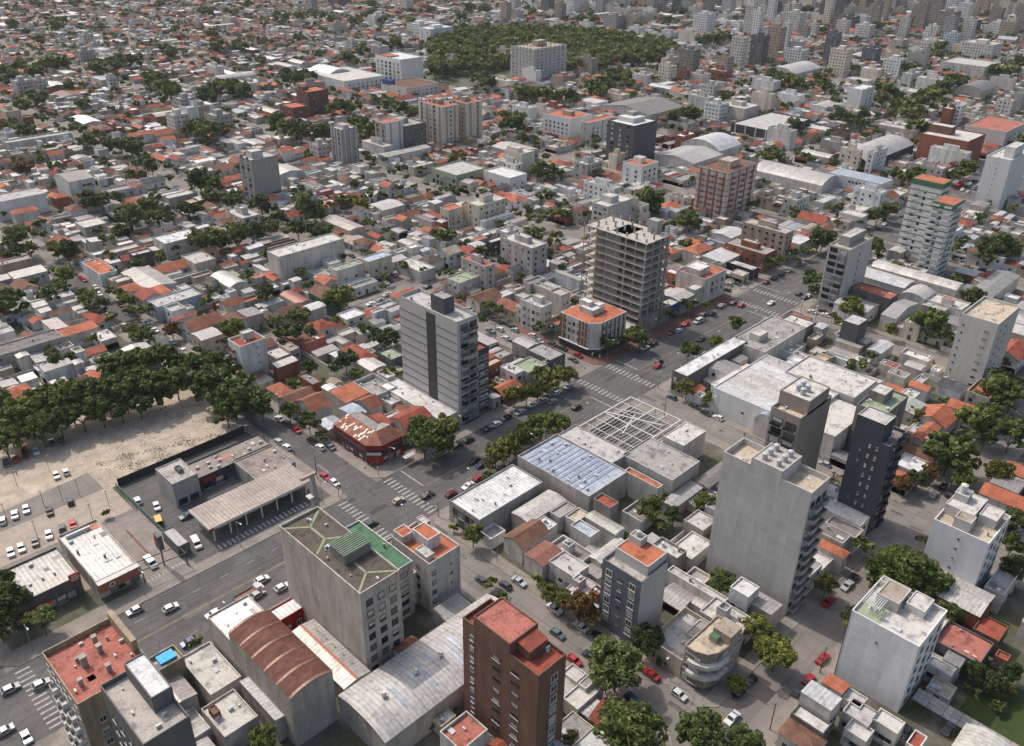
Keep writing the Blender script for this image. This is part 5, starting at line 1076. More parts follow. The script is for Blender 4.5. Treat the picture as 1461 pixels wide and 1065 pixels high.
# houses on the near street corner
for t, q, h_, kd, rc_, wc_, lb, nm in (
    ('a3', (185, 765, 365, 860, 425, 790), 9, 'x', 'white', 'offw', 'white sheet roofed two storey house at the street corner', 'corner_house'),
    ('a3', (130, 880, 320, 1000, 360, 940), 6, 'f', 'offw', 'dgrey', 'grey walled house with a pale roof below the white corner house', 'corner_house'),
    ('a3', (90, 950, 200, 1110, 380, 1061), 5, 'h', 'brown', 'offw', 'brown hip roofed house on the rounded pavement corner', 'tile_roof_house'),
    ('a3', (305, 705, 425, 770, 470, 712), 6, 'x', 'orange', 'offw', 'house with an orange tiled slope against the white panelled block', 'tile_roof_house'),
    ('a3', (425, 790, 520, 850, 578, 800), 5, 'f', 'lgrey', 'offw', 'grey flat house between the orange slope and the white panelled block', 'flat_roof_house'),
    ('a3', (440, 960, 545, 1045, 620, 985), 4.5, 'f', 'offw', 'offw', 'pale flat house behind the brown hip roofed house', 'flat_roof_house'),
    ('a3', (600, 905, 725, 1000, 795, 940), 5, 'f', 'offw', 'offw', 'pale flat house below the white panelled block', 'flat_roof_house'),
    ('a3', (430, 860, 560, 960, 640, 880), 5, 'f', 'lgrey', 'lgrey', 'grey flat house with a sunken patio below the white panelled block', 'flat_roof_house'),
    ('a3', (790, 1045, 850, 1090, 920, 1020), 5, 'f', 'red', 'white', 'small white house with a red terrace beside the striped car shelter', 'flat_roof_house'),
    ('a3', (950, 470, 1215, 595, 1290, 480), 5, 'f', 'pink', 'dgrey', 'long low house with a patched pinkish roof behind the white panelled block', 'flat_roof_house'),
    ('a3', (1170, 395, 1310, 465, 1385, 390), 5, 'f', 'red', 'redb', 'dark red walled house with an orange roof terrace', 'flat_roof_house'),
    ('a3', (1300, 540, 1360, 590, 1385, 560), 4, 'f', 'orange', 'brick', 'little orange roofed outhouse by the garden hedge', 'outhouse'),
    ('a3', (900, 600, 1010, 640, 1120, 650), 4.5, 'f', 'offw', 'offw', 'pale terrace house beside the white panelled block and the hedge', 'flat_roof_house'),
    ('a2', (210, 10, 348, 100, 447, 42), 5.5, 'f', 'lgrey', 'offw', 'white house with three windows and a grey roof on the street of parked cars', 'flat_roof_house'),
    ('a2', (1245, 158, 1350, 218, 1418, 160), 9, 'f', 'white', 'white', 'white cube roof room below the panelled tower', 'white_cube_house'),
    ('a2', (890, 60, 1160, 230, 1240, 290), 5, 'f', 'lgrey', 'offw', 'long pale grey roofed house behind the blue grey apartments', 'flat_roof_house'),
    ('a2', (1350, 235, 1480, 330, 1540, 250), 6, 'x', 'lgrey', 'conc', 'grey sheet roofed house at the foot of the panelled tower', 'sheet_roof_house'),
    ('b2', (215, 790, 270, 820, 380, 765), 5, 'f', 'grey', 'lgrey', 'small grey flat house behind the striped hall', 'flat_roof_house'),
    ('b2', (305, 815, 365, 850, 445, 800), 5, 'f', 'beige', 'offw', 'small beige roofed house behind the striped hall', 'flat_roof_house'),
    ('b2', (340, 862, 440, 938, 505, 900), 6, 'f', 'bluew', 'offw', 'white house with a blue white sheet roof', 'sheet_roof_house'),
    ('b2', (-40, 920, 70, 1005, 200, 885), 5.5, 't', 'brown', 'offw', 'wide brown tiled house facing the street of parked cars', 'tile_roof_house'),
    ('b2', (65, 1030, 190, 1095, 290, 1010), 5, 'm', 'brick', 'offw', 'house with a peeling red and white sheet roof', 'sheet_roof_house'),
    ('b2', (450, 1035, 520, 1090, 650, 955), 4.5, 'm', 'offw', 'offw', 'long narrow white sheet roofed house', 'sheet_roof_house'),
    ('b2', (-5, 790, 110, 850, 305, 712), 5.5, 'm', 'offw', 'conc', 'white shed with orange roof lights behind the white roofed shop', 'sheet_roof_house'),
    ('b2', (985, 835, 1100, 905, 1165, 830), 4.5, 'f', 'lgrey', 'conc', 'grey patio house beside the garden trees', 'flat_roof_house'),
    ('b2', (860, 720, 930, 770, 1090, 640), 4, 'm', 'lgrey', 'conc', 'ruined shed with loose grey sheets beside the garden trees', 'sheet_roof_house'),
    ('b2', (900, 1000, 1040, 1061, 1140, 960), 4, 'f', 'offw', 'offw', 'pale walled yard house between the orange terrace and the panelled tower', 'flat_roof_house'),
    ('b2', (1040, 610, 1130, 650, 1290, 520), 4.5, 'm', 'dconc', 'dconc', 'dark weathered shed behind the grey hall', 'sheet_roof_house'),
    ('c1', (75, 355, 110, 392, 512, 292), 12.5, 'f', 'offw', 'offw', 'long blank cream wall of a four storey block among the trees', 'long_wall_block'),
    ('c1', (415, 455, 485, 478, 600, 420), 9, 'f', 'lgreen', 'offw', 'cream three storey block with a green terrace', 'small_apartments'),
    ('c1', (590, 400, 660, 425, 765, 375), 9.5, 'f', 'bluew', 'cream', 'cream three storey block next to the green terrace block', 'small_apartments'),
    ('c1', (800, 420, 935, 475, 1035, 455), 5, 'f', 'offw', 'lgrey', 'grey corner house with a chamfered doorway at the crossing', 'corner_house'),
    ('c1', (1085, 510, 1190, 555, 1250, 490), 7, 'f', 'lgreen', 'lgrey', 'grey two storey corner house with a planted roof terrace', 'corner_house'),
    ('c1', (1200, 620, 1290, 655, 1395, 600), 5, 't', 'brown', 'cream', 'big brown tiled house beside the street of parked cars', 'tile_roof_house'),
    ('c1', (1050, 110, 1115, 130, 1170, 100), 9, 'f', 'orange', 'cream', 'cream tall house with an orange roof', 'tall_house'),
    ('c1', (1180, 85, 1200, 100, 1260, 70), 9, 'f', 'brown', 'beige', 'plain beige party wall house next to the cream tall house', 'tall_house'),
    ('c1', (640, 90, 720, 125, 850, 90), 6, 'm', 'offw', 'conc', 'broad white sheet roofed hall among the houses', 'hall'),
    ('c1', (1165, 345, 1210, 375, 1265, 350), 6.5, 't', 'red', 'brick', 'red tiled brick house facing the wide side street', 'tile_roof_house'),
    ('c1', (1310, 300, 1350, 310, 1425, 285), 7, 'f', 'offw', 'dark', 'dark fronted two storey building by the side street', 'flat_roof_house'),
    ('c1', (1295, 185, 1305, 200, 1461, 130), 6, 'f', 'offw', 'white', 'long white walled workshop', 'workshop'),
    ('c1', (135, 605, 240, 660, 325, 640), 5, 'b', 'brick', 'conc', 'small barrel roofed shed with rusty stripes', 'shed'),
    ('c1', (100, 695, 155, 730, 285, 690), 5, 't', 'brown', 'offw', 'brown tiled house facing the row of street trees', 'tile_roof_house'),
    ('c1', (310, 580, 385, 640, 470, 590), 7, 't', 'brown', 'green', 'house with a pale green gable wall', 'tile_roof_house'),
    ('c1', (265, 670, 300, 700, 400, 665), 5.5, 'm', 'white', 'lgrey', 'white sheet roofed house beside the pale green gable', 'sheet_roof_house'),
    ('c1', (350, 510, 380, 550, 465, 520), 6, 't', 'orange', 'offw', 'small orange roofed house below the long blank wall', 'tile_roof_house'),
    ('c1', (500, 910, 590, 990, 690, 955), 5.5, 'h', 'red', 'offw', 'red hip roofed house between two dark trees', 'tile_roof_house'),
    ('c1', (580, 985, 640, 1040, 755, 1010), 5.5, 'm', 'offw', 'conc', 'pale sheet roofed house behind the banded tower', 'sheet_roof_house'),
    ('c1', (700, 935, 770, 985, 850, 950), 6, 'f', 'lgreen', 'dgrey', 'flat roofed store at the foot of the banded tower', 'flat_roof_house'),
    ('c1', (60, 925, 110, 985, 200, 940), 5.5, 'f', 'offw', 'conc', 'pale flat roofed house near the white corner apartments', 'flat_roof_house'),
    ('c1', (105, 875, 190, 930, 255, 915), 6.5, 'f', 'tan', 'conc', 'tall narrow tan roofed house near the white corner apartments', 'flat_roof_house'),
    ('c1', (1265, 1010, 1300, 1040, 1400, 980), 7, 'f', 'beige', 'brick', 'low brick shop beside the dark apartments', 'shop'),
    ('c2', (0, 1010, 110, 1061, 185, 1000), 6.5, 'f', 'lgreen', 'lgrey', 'flat shop with a pale green roof near the avenue crossing', 'shop'),
    ('c2', (85, 920, 215, 985, 310, 945), 6.5, 'f', 'grey', 'dgrey', 'dark walled shop with a grey sheet roof on the avenue crossing', 'shop'),
    ('c2', (0, 870, 80, 900, 170, 890), 6.5, 'm', 'lgrey', 'grey', 'grey gable roofed shop behind the avenue crossing', 'shop'),
    ('c2', (1090, 385, 1190, 420, 1320, 380), 6, 'x', 'white', 'offw', 'white mono pitch roofed showroom on the avenue', 'shop'),
    ('c2', (1185, 400, 1350, 470, 1430, 455), 5, 'f', 'lgrey', 'black', 'black fronted shop with a grey canopy roof', 'shop'),
    ('c2', (1145, 250, 1265, 285, 1335, 240), 6, 'm', 'white', 'lgrey', 'white gable roofed shed with a roof light', 'shed'),
    ('c2', (1340, 270, 1430, 310, 1500, 260), 5.5, 't', 'red', 'conc', 'red brown gable house behind the avenue shops', 'tile_roof_house'),
    ('c2', (990, 340, 1060, 380, 1145, 330), 5.5, 'h', 'orange', 'offw', 'orange hipped house behind the white showroom', 'tile_roof_house'),
    ('c0', (975, 745, 1025, 770, 1090, 690), 6, 't', 'pink', 'offw', 'house with a pale pink gable roof beside the red tiled gable', 'tile_roof_house'),
    ('c0', (1020, 765, 1110, 815, 1275, 745), 7, 't', 'brick', 'lgrey', 'large red tiled gable house with a grey end wall', 'tile_roof_house'),
    ('c0', (1095, 825, 1165, 880, 1250, 815), 7, 'm', 'lgrey', 'beige', 'two storey beige house with a grey sheet roof', 'sheet_roof_house'),
    ('c0', (765, 600, 845, 650, 905, 590), 6.5, 't', 'red', 'cream', 'red tiled corner house with a long side wall', 'tile_roof_house'),
    ('c0', (680, 560, 720, 600, 810, 560), 5, 'h', 'orange', 'offw', 'orange hip roofed house on the tree lined corner', 'tile_roof_house'),
    ('c0', (845, 640, 905, 685, 1145, 600), 6.5, 'f', 'lgrey', 'bluew', 'long bluish walled flat roofed building', 'long_building'),
    ('c0', (325, 815, 355, 860, 555, 780), 5, 'x', 'orange', 'offw', 'house with a ribbed orange lean to roof', 'tile_roof_house'),
    ('c0', (265, 710, 320, 740, 390, 675), 5, 't', 'brown', 'white', 'brown gable house with a white end wall', 'tile_roof_house'),
    ('c0', (620, 950, 660, 970, 780, 900), 5, 't', 'slate', 'dgrey', 'dark slate gable house behind the row of big trees', 'tile_roof_house'),
    ('c0', (480, 420, 560, 500, 665, 465), 6, 'f', 'orange', 'white', 'white corner house with small orange terraces', 'corner_house'),
    ('c0', (735, 370, 775, 395, 860, 350), 7, 'f', 'lgrey', 'slate', 'slate fronted two storey house', 'flat_roof_house'),
    ('c0', (870, 280, 960, 325, 1130, 260), 7.5, 'f', 'white', 'lgrey', 'two storey building with a broad white roof', 'long_building'),
    ('c0', (1040, 385, 1110, 435, 1230, 400), 6, 'f', 'lgrey', 'beige', 'beige house with a grey roof frame', 'flat_roof_house'),
    ('c0', (1200, 500, 1290, 555, 1435, 545), 5, 'b', 'lgrey', 'lgrey', 'barrel roofed shed with glazed stripes', 'shed'),
    ('c0', (1255, 645, 1290, 680, 1390, 640), 5.5, 't', 'brick', 'offw', 'pinkish brown gable house', 'tile_roof_house'),
    ('c0', (-20, 420, 10, 440, 185, 400), 5.5, 'f', 'grey', 'tan', 'long low tan walled shed', 'shed'),
    ('c0', (60, 545, 110, 590, 220, 560), 5, 't', 'brown', 'conc', 'brown tiled low house at the edge of town', 'tile_roof_house'),
    ('c0', (55, 130, 75, 140, 230, 120), 6, 'h', 'orange', 'offw', 'orange hip roofed bay fronted house', 'tile_roof_house'),
    ('c0', (1215, 150, 1250, 165, 1310, 130), 6.5, 't', 'orange', 'white', 'white gable house with an orange roof', 'tile_roof_house'),
    ('c0', (430, 190, 490, 235, 600, 190), 6, 'f', 'offw', 'lgrey', 'pale flat house with a sloping grey annex', 'flat_roof_house')):
    k_ = dict(par=.5) if kd == 'f' else {}
    if kd == 'x' and rc_ == 'orange': k_['rm'] = 'tile_roof'
    mk_ = {'long_wall_block': 'long blank cream wall', 'large red tiled gable house with a grey end wall': 'large red gable', 'barrel roofed shed with glazed stripes': 'glazed barrel shed'}.get(nm) or {'large red tiled gable house with a grey end wall': 'large red gable', 'barrel roofed shed with glazed stripes': 'glazed barrel shed'}.get(lb)
    nw = ()
    if h_ >= 6.4 and kd != 'b' and nm != 'long_wall_block': nw = [('-v', 2, 2, 1, 2.9, 1.2, 1.2, .1, .9, 'k'), ('-u', 2, 2, 1, 2.9, 1.2, 1.2, .1, .9, 'k')]
    elif t in ('a2', 'a3'): nw = [('-u', 3, 1, 1.6, 2.9, 1.3, 1.2, .1, .9, 'k')]
    hero(nm, lb, 'house' if 'house' in nm else nm.replace('_', ' ').split()[-1], t, q, h_, roof=kd, rc=rc_, wall=wc_, mark=mk_, wins=nw, **k_)
hero('white_corner_apartments', 'narrow white and brown apartment house with a red terrace by the big trees', AP, 'c0', (1290, 870, 1400, 920, 1500, 850), 14, wall='white', rc='red', par=.8, mark='white corner apartments', boxes=[(.4, .5, .8, .8, 2.6, 'offw', 'offw')], wins=[('-u', 1, 4, 2, 3, 3.4, 1, .05, .6, 'br1.0'), ('-v', 1, 4, 3, 3, .6, .6, .5, .8, 'k')])
hero('white_side_block', 'white blank walled warehouse at the edge of town', 'warehouse', 'c0', (-60, 45, -20, 105, 235, 10), 10, wall='white', rc='lgrey', par=.5)
hero('white_gable_block', 'white three storey building with a grey gable roof and small windows', 'building', 'd0', (300, 985, 380, 1020, 540, 1005), 11, wall='white', roof='m', rc='dconc', axis='x', wins=[('-v', 5, 1, 7, 3, 1.5, 1.3, .5, .95, 'k')])
# ---- middle distance towers and slabs
WV = lambda nc, nr, z0=2.0: [('-u', nc, nr, z0, 3.0, 1.6, 1.5, .06, .94, 'k')]
def W2(a, b_, nr, z0=2.0, k='k'): return ([('-u', a, nr, z0, 3.0, 1.5, 1.4, .06, .94, k)] if a else [])+([('-v', b_, nr, z0, 3.0, 1.5, 1.4, .06, .94, k)] if b_ else [])
for t, q, h_, wc_, rc_, lb, mk_, wn, bx in (
    ('f', (340, 224, 361, 232, 393, 222), 25, 'grey', 'lgrey', 'grey tower with a blank side wall and dark balcony front among low houses', 'blank grey tower', [('-u', 2, 9, .8, 3, 2.6, 2.0, .05, .95, 'k')], [(.2, .3, .6, .8, 3.6, 'lgrey', 'offw')]),
    ('f', (471, 182, 490, 188, 507, 182), 23.5, 'grey', 'lgrey', 'ribbed grey tower behind the narrow tree belt', 'ribbed grey tower', W2(2, 3, 8), [(.3, .3, .7, .8, 2, 'lgrey', 'lgrey')]),
    ('f', (535, 173, 552, 178, 574, 172), 22, 'white', 'pink', 'white sided tower with a brown front beside the beige twin towers', 'white sided tower', [('-u', 2, 7, 1, 3, 2.4, 1.8, .05, .95, 'k')], ()),
    ('f', (556, 174, 577, 184, 604, 175), 18, 'dgrey', 'grey', 'dark grey block between the white sided tower and beige towers', None, W2(3, 3, 5), [(.2, .5, .6, .9, 3, 'grey', 'grey')]),
    ('f', (597, 146, 636, 156, 649, 149), 27, 'cream', 'pink', 'first of the beige twin towers with orange roofs', 'beige twin towers', W2(5, 1, 10), [(.4, .4, .7, .7, 3, 'tan', 'conc')]),
    ('f', (645, 144, 668, 151, 683, 144), 27, 'cream', 'pink', 'second beige twin tower farther along the avenue side', None, W2(3, 2, 10), [(.3, .4, .6, .7, 3, 'tan', 'conc')]),
    ('f', (733, 66, 764, 74, 802, 64), 29, 'lgrey', 'tan', 'broad grey slab of flats standing before the forest park', 'broad grey slab', W2(6, 7, 11), [(.4, .4, .65, .65, 5, 'tan', 'conc')]),
    ('f', (872, 172, 905, 184, 933, 172), 27, 'slate', 'white', 'dark glass and slate tower with a white top storey', 'slate tower', [('-u', 3, 9, .8, 3, 2.2, 2.0, .05, .95, 'k')], [(.3, .3, .8, .9, 2.6, 'offw', 'white'), (.6, .6, .9, .9, 4.5, 'grey', 'grey')]),
    ('f', (530, 80, 577, 86, 603, 82), 24, 'white', 'white', 'large white ended school block with brown window grid', 'brown gridded block', [('-u', 6, 5, 6, 3.2, 3, 2.2, .02, .98, 'k')], [(.1, .5, .5, .98, .6, 'redb', 'orange')]),
    ('f', (448, 102, 490, 122, 538, 106), 10, 'white', 'offw', 'long white school building with two rows of windows', 'white school', W2(2, 8, 2, 3), ()),
    ('f', (554, 117, 574, 130, 622, 118), 11, 'offw', 'redb', 'long pale two storey building with a blue water tank', 'blue tank building', W2(2, 7, 2, 4), [(.0, .6, .12, .95, 3.5, 'blue', 'blue')]),
    ('f', (400, 150, 422, 158, 433, 150), 12, 'redb', 'orange', 'lower wing of the dark brick pair', None, W2(2, 1, 3), ()),
    ('f', (424, 128, 440, 134, 465, 128), 19, 'redb', 'orange', 'taller wing of the dark brick pair beside the tree belt', 'dark brick pair', W2(2, 2, 5), [(.1, .6, .4, .98, 2.5, 'redb', 'brick')]),
    ('f', (598, 40, 620, 44, 640, 38), 18, 'white', 'white', 'white stepped block at the edge of the forest park', 'white stepped block', W2(2, 2, 5), [(.3, .3, .7, .7, 3, 'white', 'white')]),
    ('f', (776, 162, 815, 172, 842, 164), 16, 'white', 'orange', 'white slab of flats with vertical ribs and orange roof', 'white ribbed slab', W2(6, 0, 4), [(.4, .3, .6, .6, 2.6, 'tan', 'tan')]),
    ('f', (828, 174, 850, 178, 871, 166), 16, 'white', 'orange', 'white slab with orange roof next to the ribbed slab', None, W2(1, 5, 4), ()),
    ('f', (720, 214, 746, 222, 761, 216), 16, 'cream', 'offw', 'cream blank walled block with a stepped top', 'cream stepped block', (), [(.1, .3, .5, .9, 2.5, 'cream', 'offw')]),
    ('f', (693, 244, 728, 258, 748, 248), 9, 'white', 'white', 'white two storey building with a bright roof under the cream block', None, W2(2, 2, 2, 1), ()),
    ('f', (610, 242, 660, 252, 690, 240), 9, 'lgreen', 'lgrey', 'pale green glass fronted block on the rounded corner', 'green glass corner', [('-u', 6, 2, 1, 3.4, 2.4, 2.4, .02, .98, 'k'), ('-v', 5, 2, 1, 3.4, 2.4, 2.4, .02, .98, 'k')], ()),
    ('f', (890, 232, 915, 240, 939, 232), 15, 'white', 'orange', 'white block with an orange roof near the red balcony tower', 'white orange-topped block', W2(2, 3, 4), [(.4, .4, .7, .8, 3, 'white', 'lgrey')]),
    ('f', (1213, 126, 1230, 130, 1248, 124), 19, 'white', 'white', 'white blank sided tower standing alone by the green boulevard', 'lone white tower', [('-v', 2, 7, 1, 3, 1.6, 1.6, .3, .95, 'k')], ()),
    ('f', (1400, 170, 1407, 172, 1461, 160), 12, 'redb', 'offw', 'placeholder', None, (), ()),
    ('f', (1312, 192, 1386, 204, 1403, 192), 17, 'brick', 'offw', 'long red brick walled block near the crowded junction', 'red brick block', (), [(.35, .5, .6, .98, 5, 'redb', 'offw')]),
    ('f', (1376, 180, 1440, 190, 1461, 176), 16, 'offw', 'pink', 'white building with dark red roof edge and tall columns', 'red edged building', [('-u', 3, 1, 1, 3, 2, 8, .05, .4, 'k'), ('-v', 3, 4, 2, 3, 1.5, 1.4, .1, .9, 'k')], ()),
    ('f', (1050, 175, 1090, 190, 1160, 172), 9, 'dark', 'lgrey', 'long shed with a dark wall and pale ribbed roof', 'dark walled shed', (), ()),
    ('f', (720, 100, 722, 101, 724, 100), 5, 'grey', 'grey', 'placeholder', None, (), ())):
    if lb == 'placeholder': continue
    kk_ = dict(wm='wall_new') if wc_ != 'redb' and wc_ != 'brick' else dict(wm='brick')
    if 'twin' in lb: kk_['extra'] = lambda root, r, h: (piers(root, r, h, 4, 2, C['tan'], 1.0, .5))
    if 'ribbed' in lb: kk_['extra'] = lambda root, r, h: (piers(root, r, h, 4, 3, C['lgrey'], .9, .5))
    if 'broad' in lb: kk_['extra'] = lambda root, r, h: (floor_lines(root, r, h, 11, C['offw'], .3), piers(root, r, h, 6, 7, C['lgrey'], .5, .2))
    if 'gridded' in lb: kk_['extra'] = lambda root, r, h: (floor_lines(root, r, h, 6, C['brown'], .9, faces='u'), piers(root, r, h, 7, 0, C['redb'], .9, .3))
    hero('tower_block' if h_ > 17 else 'mid_rise_block', lb, AP if 'shed' not in lb and 'school' not in lb else ('shed' if 'shed' in lb else 'school'), t, q, h_, wall=wc_, rc=rc_, mark=mk_, wins=wn, boxes=bx, par=.7, **kk_)
def fac(nm, lb, cat, q, h_, kd, rc_, wc_, mk_=None, **k): hero(nm, lb, cat, 'f', q, h_, roof=kd, rc=rc_, wall=wc_, mark=mk_, **k)
fac('arched_hall', 'pale arched roof hall with dark end wall near the brick block', 'hall', (1195, 219, 1243, 240, 1292, 204), 8, 'b', 'lgrey', 'dark', 'dark arched hall', axis='x', rise=4)
fac('vaulted_market', 'long low vaulted roof with pale arches behind the red balcony tower', 'hall', (1080, 240, 1165, 268, 1200, 255), 8, 'b', 'lgrey', 'offw', 'arched long roof', axis='y', rise=3.5)
fac('white_factory', 'large white factory with a curved front gable and row of dark letters', 'factory', (1190, 245, 1225, 262, 1300, 262), 10, 'x', 'bluew', 'white', 'white factory', axis='y', extra=lambda root, r, h: [(lambda b: (b.box(r[0]-.1, r[3]-14-i*2.2, h-2.8, r[0]-.02, r[3]-14-i*2.2+1.3, h-1.3, 'paint', C['black'], bottom=True), b.build('lettering', root)))(MB((r[0], r[1], 0))) for i in range(9)])
fac('round_roof_hall', 'wide white dome like vaulted hall', 'hall', (985, 200, 1020, 222, 1052, 205), 8, 'b', 'white', 'offw', 'white domed hall', axis='x', rise=5)
fac('saw_roof_shed', 'white terraced sheds with grey roofs beside the white domed hall', 'shed', (935, 220, 990, 235, 1030, 220), 8, 'm', 'lgrey', 'offw', None)
fac('grey_hall', 'broad dark grey roofed hall in the town', 'hall', (860, 150, 935, 168, 965, 150), 9, 'm', 'dconc', 'lgrey', 'broad dark roof', axis='x')
fac('school_vault', 'curved white roofed gym next to the white school', 'hall', (446, 100, 475, 112, 490, 100), 9, 'b', 'white', 'offw')
fac('boulevard_shed', 'grey barrel shed at the end of the green boulevard', 'shed', (1365, 125, 1400, 132, 1423, 123), 9, 'b', 'dconc', 'conc', 'grey barrel shed')
fac('long_office', 'long white office building of two wings far along the avenue', 'office', (1345, 88, 1405, 98, 1425, 90), 12, 'f', 'lgrey', 'offw', 'long white office', wins=W2(5, 2, 3))
fac('far_vault', 'pale barrel roofed hall among the towers', 'hall', (1095, 100, 1140, 108, 1162, 96), 8, 'b', 'offw', 'lgrey', 'pale barrel hall')
MASK.append((125.4, 18, 151, 45)); MASK.append((154, -30, 160, 29.5)); MASK.append((161, -30, 184, 23))
# ------------------------------------------------------------------ the forest park and the tree models
PARK = [T('f', 612, 52, 8), T('f', 620, 100, 8), T('f', 690, 96, 8), T('f', 728, 88, 8), T('f', 730, 68, 8), T('f', 806, 68, 8), T('f', 812, 98, 8), T('f', 870, 90, 8), T('f', 962, 78, 8), T('f', 955, 60, 8), T('f', 850, 45, 8), T('f', 740, 40, 8), T('f', 660, 42, 8)]
def inside(x, y, P):
    c = False
    for i in range(len(P)):
        (x1, y1), (x2, y2) = P[i], P[i-1]
        if (y1 > y) != (y2 > y) and x < (x2-x1)*(y-y1)/(y2-y1)+x1: c = not c
    return c
CROWN_COL = (1, 1, 1)
def crown_mb(seed, n_clump, per, leaf, R=1.0, Hh=1.0, mb=None, o=(0, 0, 0), sc_=1.0):
    rnd = random.Random(seed); b = mb or MB()
    cl = []
    for i in range(n_clump):
        th = rnd.uniform(0, 6.283); ph = math.acos(rnd.uniform(-.55, 1)); rr = rnd.choice((.4, .6, .72, .8, .86, .95))*rnd.uniform(.85, 1.06)
        cl.append((math.cos(th)*math.sin(ph)*rr, math.sin(th)*math.sin(ph)*rr, math.cos(ph)*rr*.8*Hh, rnd.uniform(.13, .34)))
    for (cx, cy, cz, cr) in cl:
        for j in range(per):
            th = rnd.uniform(0, 6.283); ph = math.acos(rnd.uniform(-.7, 1)); nx, ny, nz = math.cos(th)*math.sin(ph), math.sin(th)*math.sin(ph), math.cos(ph)
            k = cr*rnd.uniform(.75, 1.08); p = Vector((cx+nx*k, cy+ny*k, cz+nz*k*.8))
            n = Vector((nx*.7+rnd.uniform(-.9, .9), ny*.7+rnd.uniform(-.9, .9), nz*.7+.35+rnd.uniform(-.8, .8))).normalized()
            t = n.cross(Vector((rnd.uniform(-1, 1), rnd.uniform(-1, 1), rnd.uniform(-1, 1)))).normalized(); q = n.cross(t); s = leaf*rnd.uniform(.7, 1.4)
            pts = [p+t*s-q*s*.5, p+t*s*.2+q*s*.8, p-t*s-q*s*.2+n*s*.2]
            if rnd.random() < .6: pts = [p+t*s-q*s*.6, p+t*s*.8+q*s*.6, p-t*s*.7+q*s*.7, p-t*s-q*s*.5]
            b.poly([(o[0]+v.x*sc_, o[1]+v.y*sc_, o[2]+v.z*sc_) for v in pts], 'leaves', (1, 1, 1), [(0, 0)]*len(pts))
    return b
def trunk_mb(seed, hgt, bare=False):
    rnd = random.Random(seed); b = MB(); hb = .42
    b.bar((0, 0, 0), (.02, .01, hb*hgt), .035*hgt*.9, 'bark', (.1, .08, .06), 6, .022*hgt)
    for i in range(7 if not bare else 14):
        a = i*2.4+rnd.uniform(-.3, .3); z0 = rnd.uniform(.28, .42)*hgt; l = rnd.uniform(.3, .55)*hgt
        m_ = (math.cos(a)*l*.35, math.sin(a)*l*.35, z0+l*.5); e = (math.cos(a)*l*.75, math.sin(a)*l*.75, z0+l*.95)
        b.bar((.01, .01, z0), m_, .016*hgt, 'bark', (.1, .08, .06), 4, .011*hgt); b.bar(m_, e, .011*hgt, 'bark', (.1, .08, .06), 4, .004*hgt)
        if bare:
            for k in range(4):
                a2 = a+rnd.uniform(-1, 1); b.bar(m_, (m_[0]+math.cos(a2)*l*.5, m_[1]+math.sin(a2)*l*.5, m_[2]+l*rnd.uniform(.2, .6)), .007*hgt, 'bark', (.12, .1, .08), 3, .002*hgt)
    return b
# unit crown has radius about 1; unit trunk 1 m tall base to crown centre
NEAR_CR = [crown_mb(100+i, 44, 110, .06).mesh('crown') for i in range(4)]
MID_CR = [crown_mb(200+i, 28, 48, .105).mesh('crown') for i in range(4)]
FAR_CR = [crown_mb(300+i, 12, 20, .24).mesh('crown') for i in range(3)]
THIN_CR = crown_mb(400, 16, 24, .075).mesh('crown')
TRUNKS = [trunk_mb(10+i, 1.0).mesh('trunk') for i in range(3)]; BARE = trunk_mb(33, 1.0, True).mesh('trunk')
TREES = []   # (x, y, crown radius, tint, kind)
TINT = {'g': (1.12, 1.14, 1.05), 'l': (1.55, 1.45, 1.0), 'd': (.75, .8, .8), 'o': (1.3, 1.1, .85), 'r': (1.75, .78, .8), 'm': (2.3, .5, 1.2), 'y': (1.9, 1.65, .8), 's': (1.5, 1.45, 1.45), 'b': (1.5, 1.15, 1.05)}
def tr(t, *lst):
    for q in lst:
        x, y, rp = q[0], q[1], q[2]; k = q[3] if len(q) > 3 else 'g'
        px, py = TP(t, x, y); rpx = rp/TO[t][2]
        X, Y = G(px, py, 6); d = PR(X, Y, 6)[2]; R = rpx*d/FPX
        R = max(1.0, min(R, 8.5)); zc = min(1.2*R+1.6, 10.5) if R > 2 else R*1.1+.5
        X, Y = G(px, py, zc)
        TREES.append((X, Y, R*1.08, k, zc, 1))
tr('a0', (235, 335, 75, 's'), (10, 240, 120, 'd'), (-20, 350, 100, 'd'), (10, 120, 70, 'd'))
tr('a1', (1345, 130, 40, 'l'), (1010, 935, 30), (1115, 850, 28), (1190, 790, 25))
tr('a2', (150, 120, 42, 'o'), (230, 185, 55, 'o'), (300, 225, 60, 'o'), (390, 250, 80, 'r'), (470, 330, 55, 'b'), (600, 590, 150, 's'), (540, 500, 70, 's'), (780, 450, 80, 'd'), (860, 575, 32, 'd'), (1400, 380, 75, 'l'), (1450, 500, 70, 'l'), (1280, 700, 48, 'y'), (690, 980, 180, 'g'), (560, 1000, 60, 'b'), (1080, 1000, 125, 'g'), (1330, 1050, 100, 'g'), (1150, 940, 60, 'g'), (570, 850, 40, 'd'), (340, 1020, 50, 'd'), (640, 880, 40, 'b'))
tr('a3', (790, 85, 150, 'g'), (680, 60, 100, 'd'), (900, 110, 110, 'g'), (760, 10, 110, 'd'), (620, 120, 60, 'b'), (340, 130, 60, 'b'), (50, 530, 95, 'l'), (1310, 820, 40, 'l'), (1370, 735, 50, 'o'), (1420, 40, 80, 'd'), (1130, 330, 45, 'd'), (1200, 640, 60, 'd'), (1290, 690, 60, 'd'), (1110, 610, 45, 'l'), (1400, 640, 60, 'd'), (1230, 740, 40, 'd'), (1350, 170, 30, 'd'), (1130, 720, 25, 'd'))
